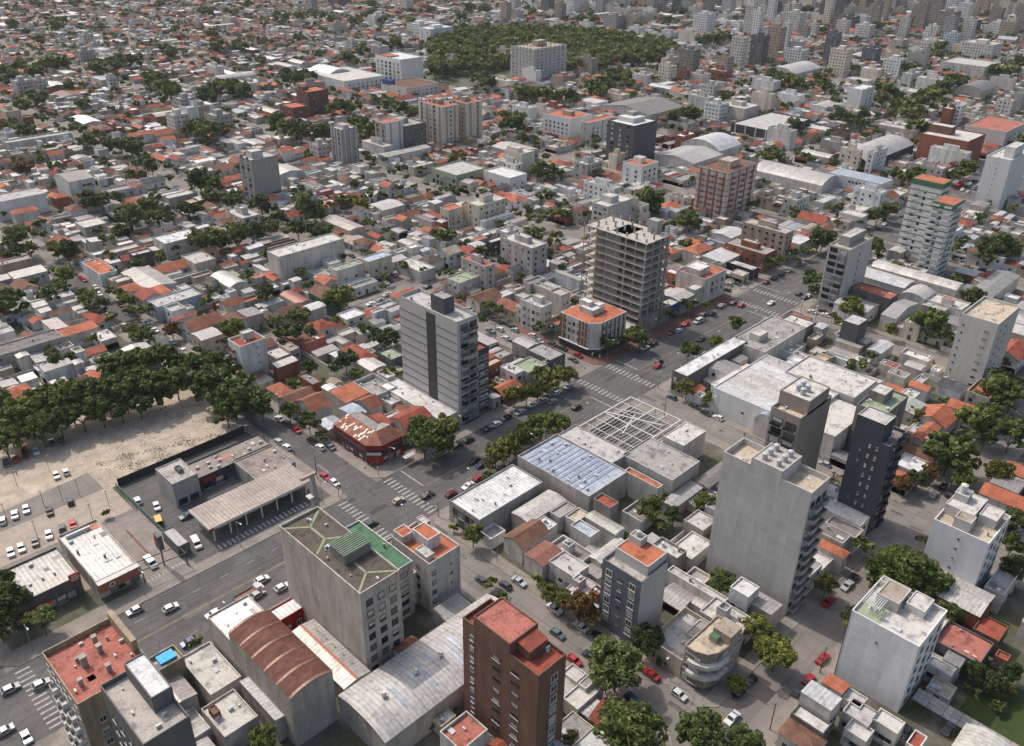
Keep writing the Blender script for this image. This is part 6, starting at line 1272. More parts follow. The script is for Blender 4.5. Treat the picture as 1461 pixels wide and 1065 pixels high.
tr('b0', *[(x, y, r_) for x, y, r_ in ((40, 280, 110), (150, 200, 110), (270, 170, 110), (390, 140, 115), (500, 110, 110), (600, 90, 110), (700, 80, 110), (800, 70, 110), (900, 50, 100), (1000, 30, 90), (100, 340, 80), (0, 170, 100), (230, 300, 90), (330, 250, 90), (460, 210, 90), (570, 190, 90), (680, 170, 80), (790, 150, 80), (900, 110, 70), (1200, 60, 95), (1330, 120, 110), (1430, 160, 95), (1290, 200, 80), (20, 370, 85), (1240, 10, 85), (1150, 30, 65), (1390, 60, 80))], (610, 790, 26, 'o'))
tr('b1', (190, 195, 50), (300, 260, 58, 'd'), (385, 345, 35, 'o'), (25, 160, 80), (960, 370, 90), (1060, 310, 95), (930, 300, 70), (1060, 400, 70), (1420, 430, 70, 'o'), (1240, 915, 52, 'o'), (1135, 865, 28, 'l'))
tr('g', (560, 660, 90, 'o'), (640, 600, 90, 'o'), (740, 540, 90, 'o'), (840, 480, 90, 'l'), (940, 440, 85, 'l'), (1030, 440, 80, 'l'), (520, 730, 60, 'b'), (700, 220, 70, 'o'), (790, 200, 70, 'o'), (870, 190, 70, 'o'), (950, 130, 75, 'o'), (1030, 90, 75, 'l'), (1110, 80, 65, 'o'))
tr('b2', (800, 760, 78, 'g'), (925, 800, 50, 'd'), (840, 855, 42, 'l'), (1110, 720, 58, 'g'), (1000, 70, 52, 'o'), (1130, 130, 40, 'b'), (1205, 175, 30, 'b'), (850, 690, 40), (650, 925, 30, 'l'))
tr('b3', (1310, 80, 100), (1400, 120, 95), (1190, 270, 95, 's'), (1270, 220, 70), (1400, 330, 90), (1050, 430, 120), (970, 400, 80), (1120, 500, 80), (1310, 550, 80, 'o'), (1120, 590, 60, 'l'), (840, 230, 48), (860, 590, 55, 'd'), (1430, 850, 80, 'd'), (390, 600, 50, 'b'), (940, 560, 50, 'r'), (1350, 30, 80), (1250, 350, 60), (770, 620, 50, 'r'), (1420, 760, 60, 'd'), (1400, 960, 60, 'd'))
tr('c0', (740, 150, 80), (835, 90, 55), (855, 160, 48), (380, 350, 65, 'd'), (320, 330, 45, 'b'), (90, 280, 80), (160, 340, 45, 'b'), (225, 190, 38, 'o'), (360, 490, 60, 's'), (500, 610, 55), (560, 660, 60, 'd'), (720, 640, 42, 'o'), (690, 600, 40), (745, 800, 45, 'b'), (820, 840, 65, 'l'), (640, 730, 38), (60, 650, 80), (280, 600, 60), (1070, 110, 55, 'd'), (950, 150, 55), (1170, 280, 75), (1350, 260, 75, 's'), (1260, 290, 60), (1440, 240, 60, 'd'), (530, 60, 70, 'd'), (650, 50, 45), (1320, 60, 55), (1200, 30, 50), (800, 425, 33, 'y'), (645, 580, 32), (400, 965, 42, 'd'), (1220, 570, 38), (980, 800, 42, 'r'), (1130, 920, 30, 'r'), (1400, 490, 38), (1330, 790, 60, 'l'), (780, 690, 35, 'o'), (730, 690, 30), (60, 360, 45), (350, 560, 45), (260, 760, 25), (310, 985, 50), (640, 1000, 70), (720, 980, 70), (820, 970, 80), (930, 960, 85), (1010, 980, 70), (1130, 990, 80), (1230, 1000, 80), (1290, 1020, 70))
tr('c1', (280, 100, 95, 's'), (340, 150, 40, 'l'), (240, 220, 55, 'd'), (360, 235, 65), (30, 80, 60, 'd'), (70, 230, 60, 'd'), (60, 590, 60, 'd'), (470, 620, 70, 's'), (520, 600, 48, 's'), (240, 720, 58, 'g'), (190, 830, 75, 'd'), (310, 810, 42), (430, 770, 28, 'l'), (485, 750, 38, 'l'), (620, 790, 38), (730, 850, 72, 'd'), (510, 965, 58, 'd'), (640, 470, 24, 'd'), (1085, 265, 52, 'g'), (1030, 245, 35), (45, 360, 28, 'y'), (1405, 410, 33), (1065, 480, 24, 'o'), (1290, 470, 16), (1380, 685, 36, 'l'), (1130, 18, 38, 'm'), (1160, 610, 22, 'o'), (310, 1010, 45), (600, 90, 45, 'b'), (500, 60, 40), (1330, 660, 35, 'r'), (690, 400, 35, 'o'), (120, 155, 40, 'd'))
tr('c2', (770, 60, 85), (300, 140, 42, 's'), (125, 300, 72), (240, 300, 32), (1020, 185, 66), (410, 130, 32), (1290, 770, 40, 's'), (280, 440, 30, 'l'), (180, 130, 22, 'd'), (95, 110, 30, 'b'), (180, 30, 40, 'd'))
tr('e', (620, 430, 75), (700, 440, 60), (1075, 190, 38, 'd'), (1190, 190, 36, 'l'), (1060, 510, 60, 'l'), (1110, 520, 50, 'l'), (1260, 460, 55, 'l'), (1390, 310, 50, 's'))
tr('c3', (265, 510, 60), (260, 570, 40), (590, 330, 65, 'l'), (620, 310, 40), (490, 680, 68, 'g'), (320, 270, 65), (290, 300, 50, 'd'), (215, 350, 32, 'y'), (690, 110, 55), (630, 150, 48, 'd'), (395, 110, 38), (1320, 320, 85), (1250, 350, 60), (1390, 350, 60), (1150, 360, 32, 'y'), (1090, 335, 32, 'y'), (930, 770, 85, 's'), (1000, 820, 55, 's'), (710, 800, 38, 'l'), (1170, 620, 65, 'd'), (180, 415, 18, 'o'), (1120, 290, 30), (1300, 640, 30))
tr('d0', *[(x, y, r_) for x, y, r_ in ((100, 380, 55), (60, 440, 60), (10, 400, 50), (200, 410, 50), (250, 360, 55), (330, 360, 60), (320, 150, 45), (200, 550, 60), (130, 590, 38), (470, 590, 42), (500, 790, 48), (640, 360, 60), (560, 390, 50), (690, 340, 40), (760, 345, 50), (850, 450, 70), (920, 490, 75), (970, 530, 60), (1190, 510, 70), (1270, 490, 75), (1340, 500, 60), (1170, 540, 50), (940, 270, 38), (960, 300, 35), (1230, 260, 40), (1350, 260, 45), (1190, 190, 48), (680, 810, 50), (740, 830, 55), (620, 810, 45), (850, 930, 45), (1100, 720, 60), (1160, 740, 60), (1230, 730, 50), (1280, 620, 35), (1120, 1010, 70), (1180, 1030, 60), (140, 735, 50), (430, 720, 38), (390, 480, 30), (520, 510, 26), (225, 225, 30), (150, 180, 25), (990, 160, 30), (560, 150, 30), (70, 140, 35), (330, 120, 35), (700, 90, 25), (1160, 60, 40), (1300, 70, 40), (430, 20, 40), (200, 20, 30), (900, 20, 40), (1400, 20, 40))], (245, 665, 26, 'm'), (810, 890, 25, 'm'), (300, 925, 30, 'm'), (130, 945, 48, 'r'))
tr('d1', *[(x, y, r_) for x, y, r_ in ((190, 430, 55), (290, 430, 45), (120, 690, 60), (180, 720, 60), (250, 730, 60), (320, 740, 60), (380, 740, 60), (440, 610, 48), (500, 600, 48), (560, 590, 40), (700, 560, 38), (750, 590, 50), (820, 610, 55), (880, 630, 45), (560, 690, 48), (620, 720, 60), (640, 760, 40), (530, 330, 50), (600, 280, 42), (720, 250, 40), (790, 245, 40), (1250, 440, 50), (1300, 470, 50), (1010, 400, 42), (1060, 390, 40), (1420, 690, 55), (140, 90, 50), (230, 90, 35), (430, 110, 60), (350, 80, 60), (640, 80, 60), (720, 110, 50), (870, 130, 40), (560, 120, 40), (1170, 90, 40), (1290, 50, 60), (1200, 40, 40), (980, 50, 40), (650, 20, 40), (240, 210, 30), (350, 300, 30), (50, 620, 25), (30, 340, 30), (1140, 880, 40), (640, 890, 30), (850, 1000, 24), (560, 1040, 30), (1050, 340, 25))])
tr('d2', *[(x, y, r_) for x, y, r_ in ((60, 520, 55), (130, 540, 55), (200, 530, 45), (290, 540, 42), (350, 540, 42), (450, 490, 50), (520, 470, 50), (570, 430, 55), (620, 430, 55), (650, 470, 40), (500, 520, 40), (30, 690, 60), (60, 780, 42), (920, 670, 55), (1000, 640, 55), (970, 720, 30), (1200, 550, 45), (490, 790, 28), (390, 830, 22), (160, 960, 50), (240, 970, 50), (1080, 230, 45), (1140, 220, 45), (1210, 200, 45), (700, 320, 28), (780, 330, 40), (830, 320, 30), (720, 410, 26), (510, 340, 24), (390, 110, 45), (450, 100, 45), (700, 160, 45), (880, 120, 40), (100, 60, 40), (1330, 60, 30), (1270, 470, 26), (1110, 740, 24), (470, 830, 24), (600, 30, 50), (960, 60, 40))])
tr('d3', *[(x, y, r_) for x, y, r_ in ((40, 430, 50), (100, 450, 50), (170, 470, 45), (300, 440, 40), (330, 490, 40), (390, 520, 35), (400, 650, 45), (460, 670, 40), (530, 650, 45), (540, 690, 35), (640, 500, 45), (700, 520, 50), (650, 560, 40), (730, 600, 50), (790, 590, 50), (850, 570, 50), (900, 540, 50), (950, 520, 50), (1000, 490, 50), (1050, 460, 50), (1090, 450, 40), (780, 640, 45), (850, 630, 45), (920, 610, 40), (990, 580, 36), (690, 640, 35), (850, 720, 60), (110, 595, 33), (150, 700, 42), (200, 700, 30), (40, 880, 60), (1120, 940, 50), (1090, 980, 45), (700, 970, 40), (780, 990, 42), (850, 970, 35), (800, 390, 40), (930, 260, 38), (990, 260, 35), (960, 310, 30), (1290, 410, 55), (1370, 390, 55), (1430, 350, 50), (1300, 450, 40), (1430, 810, 50), (630, 140, 32), (830, 120, 30), (290, 160, 35), (350, 90, 30), (230, 60, 40), (90, 40, 40), (480, 380, 30), (550, 760, 30), (280, 790, 26), (350, 750, 30), (610, 730, 25), (1380, 20, 50), (380, 560, 30))])
# ------------------------------------------------------------------ the town: lots on every block
def mask_clip(r, pad=.0):
    r = list(r)
    for m in MASK:
        if r[0] < m[2]-pad and r[2] > m[0]+pad and r[1] < m[3]-pad and r[3] > m[1]+pad:
            op = [(r[0], r[1], min(r[2], m[0]-.1), r[3]), (max(r[0], m[2]+.1), r[1], r[2], r[3]), (r[0], r[1], r[2], min(r[3], m[1]-.1)), (r[0], max(r[1], m[3]+.1), r[2], r[3])]
            op = [q for q in op if q[2]-q[0] > 2.6 and q[3]-q[1] > 2.6]
            if not op: return None
            r = list(max(op, key=lambda q: (q[2]-q[0])*(q[3]-q[1])))
    return r
def seen(x, y, z=4, mar=60):
    px, py, d = PR(x, y, z); return -mar < px < 1461+mar and -mar < py < 1065+mar and d > 5
ROOFC = {'t': [('orange', 7), ('brick', 5), ('brown', 4), ('dbrown', 2), ('red', 4), ('tan', 1), ('slate', 1)], 'f': [('offw', 8), ('lgrey', 7), ('conc', 6), ('grey', 6), ('beige', 2), ('pink', 1), ('orange', 1), ('red', .8), ('dconc', 4), ('white', 5), ('lgreen', .3)], 'm': [('lgrey', 6), ('offw', 6), ('bluew', 1), ('grey', 4), ('rust', 1), ('white', 4), ('dconc', 1), ('conc', 3)]}
WALLC = [('offw', 9), ('white', 9), ('cream', 5), ('lgrey', 4), ('conc', 4), ('beige', 3), ('tan', 2), ('brick', 2), ('grey', 2), ('pink', .6), ('ochre', .8)]
def pick(l): return random.choices([a for a, _ in l], [b_ for _, b_ in l])[0]
ADJ = {'offw': 'off white', 'lgrey': 'pale grey', 'conc': 'concrete grey', 'grey': 'grey', 'beige': 'beige', 'pink': 'pinkish', 'orange': 'orange', 'red': 'red', 'dconc': 'dark grey', 'white': 'white', 'lgreen': 'pale green', 'brick': 'brick red', 'brown': 'brown', 'dbrown': 'dark brown', 'tan': 'tan', 'slate': 'slate', 'bluew': 'bluish white', 'rust': 'rusty', 'cream': 'cream', 'ochre': 'ochre'}
LOTS = []   # each: dict(rect, vols, name, size key)
def add_vol(lst, r, h, kd, wc, rc, ax=None):
    q = mask_clip(r, .05)
    if q and (q[2]-q[0]) > 2.4 and (q[3]-q[1]) > 2.4:
        if (q[2]-q[0])*(q[3]-q[1]) < .45*(r[2]-r[0])*(r[3]-r[1]) and random.random() < .3: return
        lst.append((q, h, kd, wc, rc, ax))
def lot(x0, y0, x1, y1, side, dens=1.0, tall=.05):
    P_ = PR((x0+x1)/2, (y0+y1)/2, 0); terra = P_[0] < 720 or P_[2] > 500; fine = .8 if P_[2] > 300 else 1.0
    """fill one plot; side is the street side"""
    cx, cy = (x0+x1)/2, (y0+y1)/2
    if not seen(cx, cy): return
    W_ = (x1-x0) if 'v' in side else (y1-y0); D_ = (y1-y0) if 'v' in side else (x1-x0)
    def loc(a0, b0, a1, b1):   # a across 0..1, b depth metres from the street
        if side == '-v': return (x0+(x1-x0)*a0, y0+b0, x0+(x1-x0)*a1, y0+b1)
        if side == '+v': return (x0+(x1-x0)*a0, y1-b1, x0+(x1-x0)*a1, y1-b0)
        if side == '-u': return (x0+b0, y0+(y1-y0)*a0, x0+b1, y0+(y1-y0)*a1)
        return (x1-b1, y0+(y1-y0)*a0, x1-b0, y0+(y1-y0)*a1)
    V = []; wn = pick(WALLC); wc = jit(C[wn], .1); u = random.random()
    if u < tall:   # small block of flats
        h = random.choice((9.2, 9.4, 12.4, 12.6, 15.6)); add_vol(V, loc(0, 0, 1, min(D_, random.uniform(14, 24))), h, 'f', wc, jit(C[pick(ROOFC['f'])], .1)); nm = 'small_apartment_block'
        if V: q = V[0][0]; V.append(((q[0]+(q[2]-q[0])*.3, q[1]+(q[3]-q[1])*.3, q[0]+(q[2]-q[0])*.65, q[1]+(q[3]-q[1])*.7), h+2.6, 'f', wc, jit(C['lgrey'], .1), None))
        if D_ > 26: add_vol(V, loc(0, D_-6, 1, D_), 3, 'f', wc, jit(C[pick(ROOFC['f'])], .1))
        rcn = None
    elif u < tall+.10 and W_ > 9:   # workshop
        kd = random.choice('mmbf'); rcn = pick(ROOFC['m']); add_vol(V, loc(0, 0, 1, D_*random.uniform(.7, 1)), random.uniform(5, 7), kd, wc, jit(C[rcn], .1)); nm = 'workshop'
    else:
        kd = random.choices('tfhmx', (42, 30, 15, 8, 7) if terra else (26, 44, 10, 11, 8))[0]; two = random.random() < .24; h = random.uniform(5.9, 6.8) if two else random.uniform(3.3, 4.4)
        rcn = pick(ROOFC['t' if kd in 'th' else ('f' if kd == 'f' else 'm')]); d1 = min(D_, random.uniform(6, 12.5)*fine); fr = 0 if random.random() < .62 else random.uniform(2, 4)
        add_vol(V, loc(0, fr, 1 if random.random() < .75 else .82, fr+d1), h, kd, wc, jit(C[rcn], .13))
        if kd == 'f' and V and random.random() < .4:
            q = V[0][0]; a_, b_ = random.uniform(.05, .6), random.uniform(.05, .6); V.append(((q[0]+(q[2]-q[0])*a_, q[1]+(q[3]-q[1])*b_, q[0]+(q[2]-q[0])*a_+2.6, q[1]+(q[3]-q[1])*b_+2.4), h+2.1, 'f', wc, jit(C[pick(ROOFC['f'])], .1), None))
        b0 = fr+d1; nm = {'t': 'tile_roof_house', 'h': 'tile_roof_house', 'f': 'flat_roof_house', 'm': 'sheet_roof_house', 'x': 'sheet_roof_house'}[kd]
        while b0 < D_-4:
            dd = random.uniform(3.4, 7.5)*fine; b1 = min(D_, b0+dd); k2 = random.choices('fmxt', (44, 18, 18, 20) if terra else (50, 22, 18, 10))[0]; a0, a1 = random.choice(((0, 1), (0, .62), (.38, 1), (0, .5), (0, 1), (.5, 1)))
            if random.random() < .84*dens: add_vol(V, loc(a0, b0+.05, a1, b1), random.uniform(2.7, 3.6) if random.random() < .8 else 5.6, k2, wc if random.random() < .6 else jit(C[pick(WALLC)], .1), jit(C[pick(ROOFC['t' if k2 == 't' else ('m' if k2 in 'mx' else 'f')])], .13))
            elif random.random() < .6:
                q = loc(.3, b0, .7, b1); tx, ty = (q[0]+q[2])/2, (q[1]+q[3])/2; rr = random.uniform(1.6, 3.4)
                if all(not (m[0]-1 < tx < m[2]+1 and m[1]-1 < ty < m[3]+1) for m in MASK): TREES.append((tx, ty, rr, random.choice('ggdgslog'), rr*1.3+1.2, 0))
            b0 = b1+(random.uniform(1.5, 4) if random.random() < .5 else .1)
        # party walls
        if random.random() < .7:
            for a in (0, 1):
                q = loc(a-.012 if a else 0, 0 if fr == 0 else fr, a+0 if a else .012, D_)
                q2 = (q[0], q[1], q[2], q[3])
                if mask_clip(q2, .3) and abs(q[2]-q[0]) > .05 and abs(q[3]-q[1]) > .05 and all(not (q2[0] < m[2] and q2[2] > m[0] and q2[1] < m[3] and q2[3] > m[1]) for m in MASK): V.append((q2, 2.3, 'w', jit(C['offw'], .15), None, None))
    if not [v for v in V if v[2] != 'w']: return
    xs = [v[0] for v in V]; r = (min(q[0] for q in xs), min(q[1] for q in xs), max(q[2] for q in xs), max(q[3] for q in xs))
    px, py, d = PR((r[0]+r[2])/2, (r[1]+r[3])/2, 4)
    LOTS.append(dict(wn=wn, r=r, V=V, name=nm, rc=rcn, side=side, size=(r[2]-r[0])*(r[3]-r[1])/d**2 if (-30 < px < 1491 and -20 < py < 1090) else 0, d=d, two=V[0][1] > 5.8, px=px, py=py))
def lots_along(a0, a1): # widths
    out = []; a = a0
    while a < a1-5:
        w_ = random.choices((6.6, 8.66, 10, 13, 17.3), (3, 6, 3, 1.3, .7))[0]*random.uniform(.92, 1.08)
        b_ = a+w_
        if a1-b_ < 6: b_ = a1
        out.append((a, b_)); a = b_
    return out
random.seed(2024)
BLOCKS = []
for (a, b_) in US:
    for (c_, d_) in VS:
        if not (any(seen(x, y, 0, 90) for x in (a, (a+b_)/2, b_) for y in (c_, (c_+d_)/2, d_))): continue
        if PR((a+b_)/2, (c_+d_)/2, 0)[2] > 2100: continue
        if (a, c_) == (US[2][0], 182): continue
        if inside((a+b_)/2, (c_+d_)/2, PARK): BLOCKS.append(('park', a, c_, b_, d_)); continue
        BLOCKS.append(('town', a, c_, b_, d_))
        tall = .035
        P0 = PR((a+b_)/2, (c_+d_)/2, 0)
        if P0[0] > 700 and P0[1] < 330: tall = .12
        elif P0[1] < 500: tall = .05
        if P0[2] > 900: tall *= .7
        if P0[0] < 700: tall = .012
        e = random.uniform(25, 31); e2 = random.uniform(25, 31)
        for q in lots_along(a, b_): lot(q[0], c_, q[1], c_+e, '-v', tall=tall)
        for q in lots_along(a, b_): lot(q[0], d_-e2, q[1], d_, '+v', tall=tall)
        mid = (a+b_)/2+random.uniform(-5, 5)
        for q in lots_along(c_+e+.1, d_-e2-.1): lot(a, q[0], mid-.1, q[1], '-u', tall=tall); lot(mid, q[0], b_, q[1], '+u', tall=tall)
# street trees along the kerbs
random.seed(5)
for (k_, a, c_, b_, d_) in BLOCKS:
    P0 = PR((a+b_)/2, (c_+d_)/2, 0); dens = .30 if P0[2] < 330 else .42
    if k_ == 'park': continue
    if P0[0] < 700 and P0[2] > 300: dens = .62
    if P0[2] > 700: dens = .62
    if P0[2] < 330: dens = 0.06
    for s in range(4):
        n = 8
        for i in range(n):
            if random.random() > dens: continue
            t_ = (i+.5)/n+random.uniform(-.04, .04)
            x, y = [(a+(b_-a)*t_, c_-2.4), (a+(b_-a)*t_, d_+2.4), (a-2.4, c_+(d_-c_)*t_), (b_+2.4, c_+(d_-c_)*t_)][s]
            if not seen(x, y, 4, 30): continue
            rr = random.uniform(1.7, 3.6)
            TREES.append((x, y, rr, random.choice('ggggdddlosb'), rr*1.35+1.6, 0))
# ------------------------------------------------------------------ build the lots
SMALL_W, BOXV = [WIN2_ME, WIN_ME], None
def wallbox(b, q, h, wc):
    b.box(q[0], q[1], 0, q[2], q[3], h, 'wall', wc)
def build_lot(L, lod):
    r = L['r']; O = (r[0], r[1], 0); root = empty(L['name'], O); W = MB(O); rn = random.Random(int(r[0]*31+r[1]*17)); roofs = []
    for (q, h, kd, wc, rc, ax) in L['V']:
        if kd == 'w': wallbox(W, q, h, wc); continue
        R = MB(O); volume(W, R, q, h, kd, wc, rc, par=rn.choice((.3, .5, .9)) if kd == 'f' else None, axis=ax); roofs.append((R, q, h, kd))
    W.build('wall', root)
    if lod == 0:
        for (R, q, h, kd) in roofs: R.build('roof', root)
    else:
        for (R, q, h, kd) in roofs[1:]: roofs[0][0].merge(R)
        roofs[0][0].build('roof', root)
    q = L['V'][0][0]; h = L['V'][0][1]
    if lod <= 1:
        fl = max(1, int(h/2.9))
        for face in ('-u', '-v'):
            ln = (q[3]-q[1]) if face == '-u' else (q[2]-q[0])
            street = L['side'] == face
            if not street and rn.random() < .6 and L['name'] != 'small_apartment_block': continue
            n = max(1, int(ln/3.6))
            for j in range(fl):
                for i in range(n):
                    if rn.random() < .15: continue
                    c = (i+.5)/n; f = .6/ln
                    if j == 0 and street and i == n//2: face_put(root, DOOR_ME if rn.random() < .6 else SHUT_ME, 'door', q, face, c-f, c+f, .16, 0, 2.2)
                    else: face_put(root, WIN2G_ME, 'window', q, face, c-f, c+f, 1.2+2.95*j, 0, 1.25)
        if lod == 0 or h > 8:
            for (R, qq, hh, kd) in roofs:
                if kd != 'f': continue
                if rn.random() < .5: part(root, rn.choice((TANK_ME, TANKW_ME)), 'water_tank', rn.uniform(qq[0]+.9, qq[2]-.9), rn.uniform(qq[1]+.9, qq[3]-.9), hh, .9)
                if rn.random() < .4: part(root, AC_ME, 'air_conditioner', rn.uniform(qq[0]+.9, qq[2]-.9), rn.uniform(qq[1]+.9, qq[3]-.9), hh, 1)
                if rn.random() < .5: part(root, CHIM_ME, 'chimney', rn.uniform(qq[0]+.7, qq[2]-.7), rn.uniform(qq[1]+.7, qq[3]-.7), hh, rn.uniform(.6, 1))
                if rn.random() < .3: part(root, SKYL_ME, 'skylight', rn.uniform(qq[0]+1.2, qq[2]-1.2), rn.uniform(qq[1]+1.2, qq[3]-1.2), hh, 1)
    nm = L['name']; rcn = ADJ.get(L['rc'], 'grey'); two = 'two storey' if L['two'] else 'low'
    ph = {'tile_roof_house': '%s house with %s tiled roof' % (two, rcn), 'flat_roof_house': '%s house with %s flat roof' % (two, rcn), 'sheet_roof_house': '%s house with %s sheet roof' % (two, rcn),
          'workshop': 'workshop with %s roof' % rcn, 'small_apartment_block': '%s %s storey block of flats' % (ADJ.get(L['wn'], 'grey'), {3: 'three', 4: 'four', 5: 'five'}.get(round(h/3), 'six'))}[nm]
    cat = 'house' if 'house' in nm else ('workshop' if nm == 'workshop' else 'apartment building')
    grp = {'tile_roof_house': 'houses with tiled roofs', 'flat_roof_house': 'houses with flat roofs', 'sheet_roof_house': 'houses with sheet roofs', 'workshop': 'workshops in the blocks', 'small_apartment_block': 'small blocks of flats'}[nm]
    reg(root, cat, phrase=ph, group=grp, at=((r[0]+r[2])/2, (r[1]+r[3])/2, h))
far = MB(); by = {}
for L in sorted(LOTS, key=lambda l: -l['size']): by.setdefault(L['name'], []).append(L)
nfar = 0
for nm, ls in by.items():
    for i, L in enumerate(ls):
        if i < 295 and L['size'] > 0: build_lot(L, 0 if L['d'] < 330 else (1 if L['d'] < 560 else 2))
        else:
            for (q, h, kd, wc, rc, ax) in L['V']:
                if kd == 'w':
                    if L['d'] < 500: wallbox(far, q, h, wc)
                    continue
                volume(far, far, q, h, kd, wc, rc, par=.4, axis=ax)
            nfar += 1
o = far.build('distant_houses'); o['kind'] = 'stuff'; o['label'] = 'dense low houses filling the far blocks of the town'; o['category'] = 'houses'
# ------------------------------------------------------------------ far towers of the centre
random.seed(77)
def fartower(px, py_top, py_base, wpx, wcn, rcn='lgrey', ph='pale tower'):
    X, Y = G(px, py_base, 0); d = PR(X, Y, 0)[2]; wd = wpx*d/FPX
    h = (py_base-py_top)*d/FPX/math.cos(math.atan((CH-10)/max(1, math.hypot(X, Y))))
    h = max(12, min(h, 75)); s = wd*.72; r = (X-s*.5, Y-s*.5, X+s*.5, Y+s*.7)
    O = (r[0], r[1], 0); root = empty('city_tower', O); W, R = MB(O), MB(O); wc = jit(C[wcn], .06); volume(W, R, r, h, 'f', wc, C[rcn], 'facade', par=1); W.build('wall', root); R.build('roof', root)
    W = MB(O); W.box(r[0]+s*.3, r[1]+s*.4, h, r[0]+s*.7, r[1]+s*.8, h+3.5, 'wall', wc); W.build('lift_house', root)
    reg(root, 'tower block', phrase=ph, group='towers of the far town centre', at=((r[0]+r[2])/2, (r[1]+r[3])/2, h))
FT = [('d1', 325, 0, 75, 55, 'grey'), ('d1', 480, 0, 40, 120, 'slate'), ('d1', 855, 0, 75, 70, 'offw'), ('d1', 1410, 30, 140, 55, 'tan'), ('d2', 20, 0, 60, 60, 'lgrey'), ('d2', 35, 70, 135, 60, 'lgrey'), ('d2', 205, 10, 90, 70, 'dgrey'), ('d2', 275, 30, 125, 60, 'taupe'), ('d2', 345, 0, 80, 80, 'white'), ('d2', 400, 10, 75, 50, 'lgrey'),
      ('d2', 580, 95, 175, 110, 'grey'), ('d2', 690, 100, 180, 90, 'tan'), ('d2', 660, 60, 130, 70, 'lgrey'), ('d2', 1080, 90, 200, 110, 'white'), ('d2', 1150, 0, 60, 80, 'bluegrey'), ('d2', 1220, 0, 80, 70, 'lgrey'), ('d2', 1280, 0, 70, 40, 'cream'), ('d2', 1200, 90, 140, 70, 'offw'), ('d2', 1270, 225, 400, 85, 'offw'), ('d2', 1385, 215, 370, 90, 'slate'), ('d2', 875, 380, 480, 90, 'cream'), ('d2', 900, 300, 370, 60, 'lgrey'), ('d2', 965, 400, 470, 70, 'brick'), ('d2', 1000, 290, 420, 100, 'dconc'), ('d2', 1195, 330, 450, 80, 'tan'),
      ('d2', 750, 80, 130, 70, 'lgrey'), ('d2', 940, 40, 80, 90, 'offw'), ('d3', 35, 170, 350, 90, 'ochre'), ('d3', 95, 145, 300, 45, 'white'), ('d3', 150, 80, 180, 110, 'offw'), ('d3', 60, 130, 160, 70, 'lgrey'), ('d3', 350, 200, 370, 75, 'bluegrey'), ('d3', 400, 290, 430, 110, 'cream'), ('d3', 160, 290, 375, 120, 'white'), ('d3', 460, 100, 180, 90, 'slate'), ('d3', 540, 150, 240, 100, 'offw'), ('d3', 580, 280, 360, 95, 'bluegrey'), ('d3', 705, 340, 440, 110, 'white'), ('d3', 855, 330, 390, 70, 'dark'), ('d3', 880, 250, 320, 60, 'offw'), ('d3', 1030, 200, 290, 90, 'bluew'), ('d3', 1000, 75, 200, 120, 'taupe'), ('d3', 1100, 30, 130, 80, 'white'), ('d3', 1035, 0, 70, 80, 'white'),
      ('d3', 1210, 0, 80, 70, 'tan'), ('d3', 1300, 0, 70, 60, 'lgrey'), ('d3', 1285, 135, 210, 70, 'white'), ('d3', 1350, 130, 220, 90, 'tan'), ('d3', 1420, 40, 200, 90, 'taupe'), ('d3', 1200, 250, 340, 200, 'offw'), ('d3', 1330, 600, 650, 100, 'offw'), ('d3', 1040, 600, 720, 90, 'white'), ('d3', 620, 0, 70, 60, 'white'), ('d3', 690, 0, 70, 90, 'lgrey'), ('d3', 590, 10, 60, 60, 'cream'), ('d3', 820, 20, 70, 60, 'offw'), ('d3', 900, 20, 60, 90, 'white'), ('d3', 520, 10, 60, 80, 'redb'), ('d3', 400, 0, 30, 80, 'tan'), ('d3', 180, 0, 30, 50, 'lgrey'), ('d3', 740, 60, 100, 70, 'tan'), ('d3', 920, 60, 130, 90, 'brick'), ('d3', 1160, 50, 110, 60, 'ochre'),
      ('d3', 490, 495, 620, 5, 'white'), ('d0', 500, 205, 260, 80, 'lgrey'), ('d0', 490, 290, 360, 110, 'grey'), ('d0', 185, 165, 205, 40, 'offw'), ('d0', 140, 460, 540, 110, 'lgrey'), ('d0', 240, 475, 530, 90, 'lgrey'), ('d0', 645, 450, 520, 60, 'lgrey'), ('d0', 1060, 560, 680, 120, 'grey'), ('d0', 1020, 650, 760, 120, 'offw'), ('d0', 1150, 620, 690, 80, 'tan'), ('d0', 1245, 650, 740, 140, 'grey'), ('d1', 1110, 340, 400, 50, 'lgrey'), ('d1', 550, 240, 300, 60, 'lgrey'), ('d1', 370, 830, 920, 100, 'lgrey'), ('d2', 450, 1, 30, 40, 'offw'), ('d3', 480, 640, 780, 4, 'white'), ('d3', 410, 730, 830, 90, 'redb'), ('d1', 930, 140, 200, 130, 'white'), ('d2', 1150, 590, 690, 120, 'white'), ('d2', 1240, 600, 660, 80, 'offw'), ('d2', 1120, 490, 560, 90, 'lgrey')]
TW = {'grey': 'grey', 'slate': 'slate grey', 'offw': 'off white', 'tan': 'tan', 'lgrey': 'pale grey', 'dgrey': 'dark grey', 'taupe': 'taupe', 'white': 'white', 'bluegrey': 'blue grey', 'cream': 'cream', 'brick': 'brick red', 'dconc': 'concrete grey', 'ochre': 'ochre', 'dark': 'dark', 'bluew': 'pale blue', 'redb': 'dark red'}
for t, x, yt, yb, wpx, wc_ in FT:
    if wpx < 10: continue
    px, pt = TP(t, x, yt); _, pb = TP(t, x, yb); fartower(px, pt, pb, wpx/3.945, wc_, ph='%s %s with rows of windows' % (TW[wc_], 'tower' if (yb-yt) > 60 else 'mid rise block'))
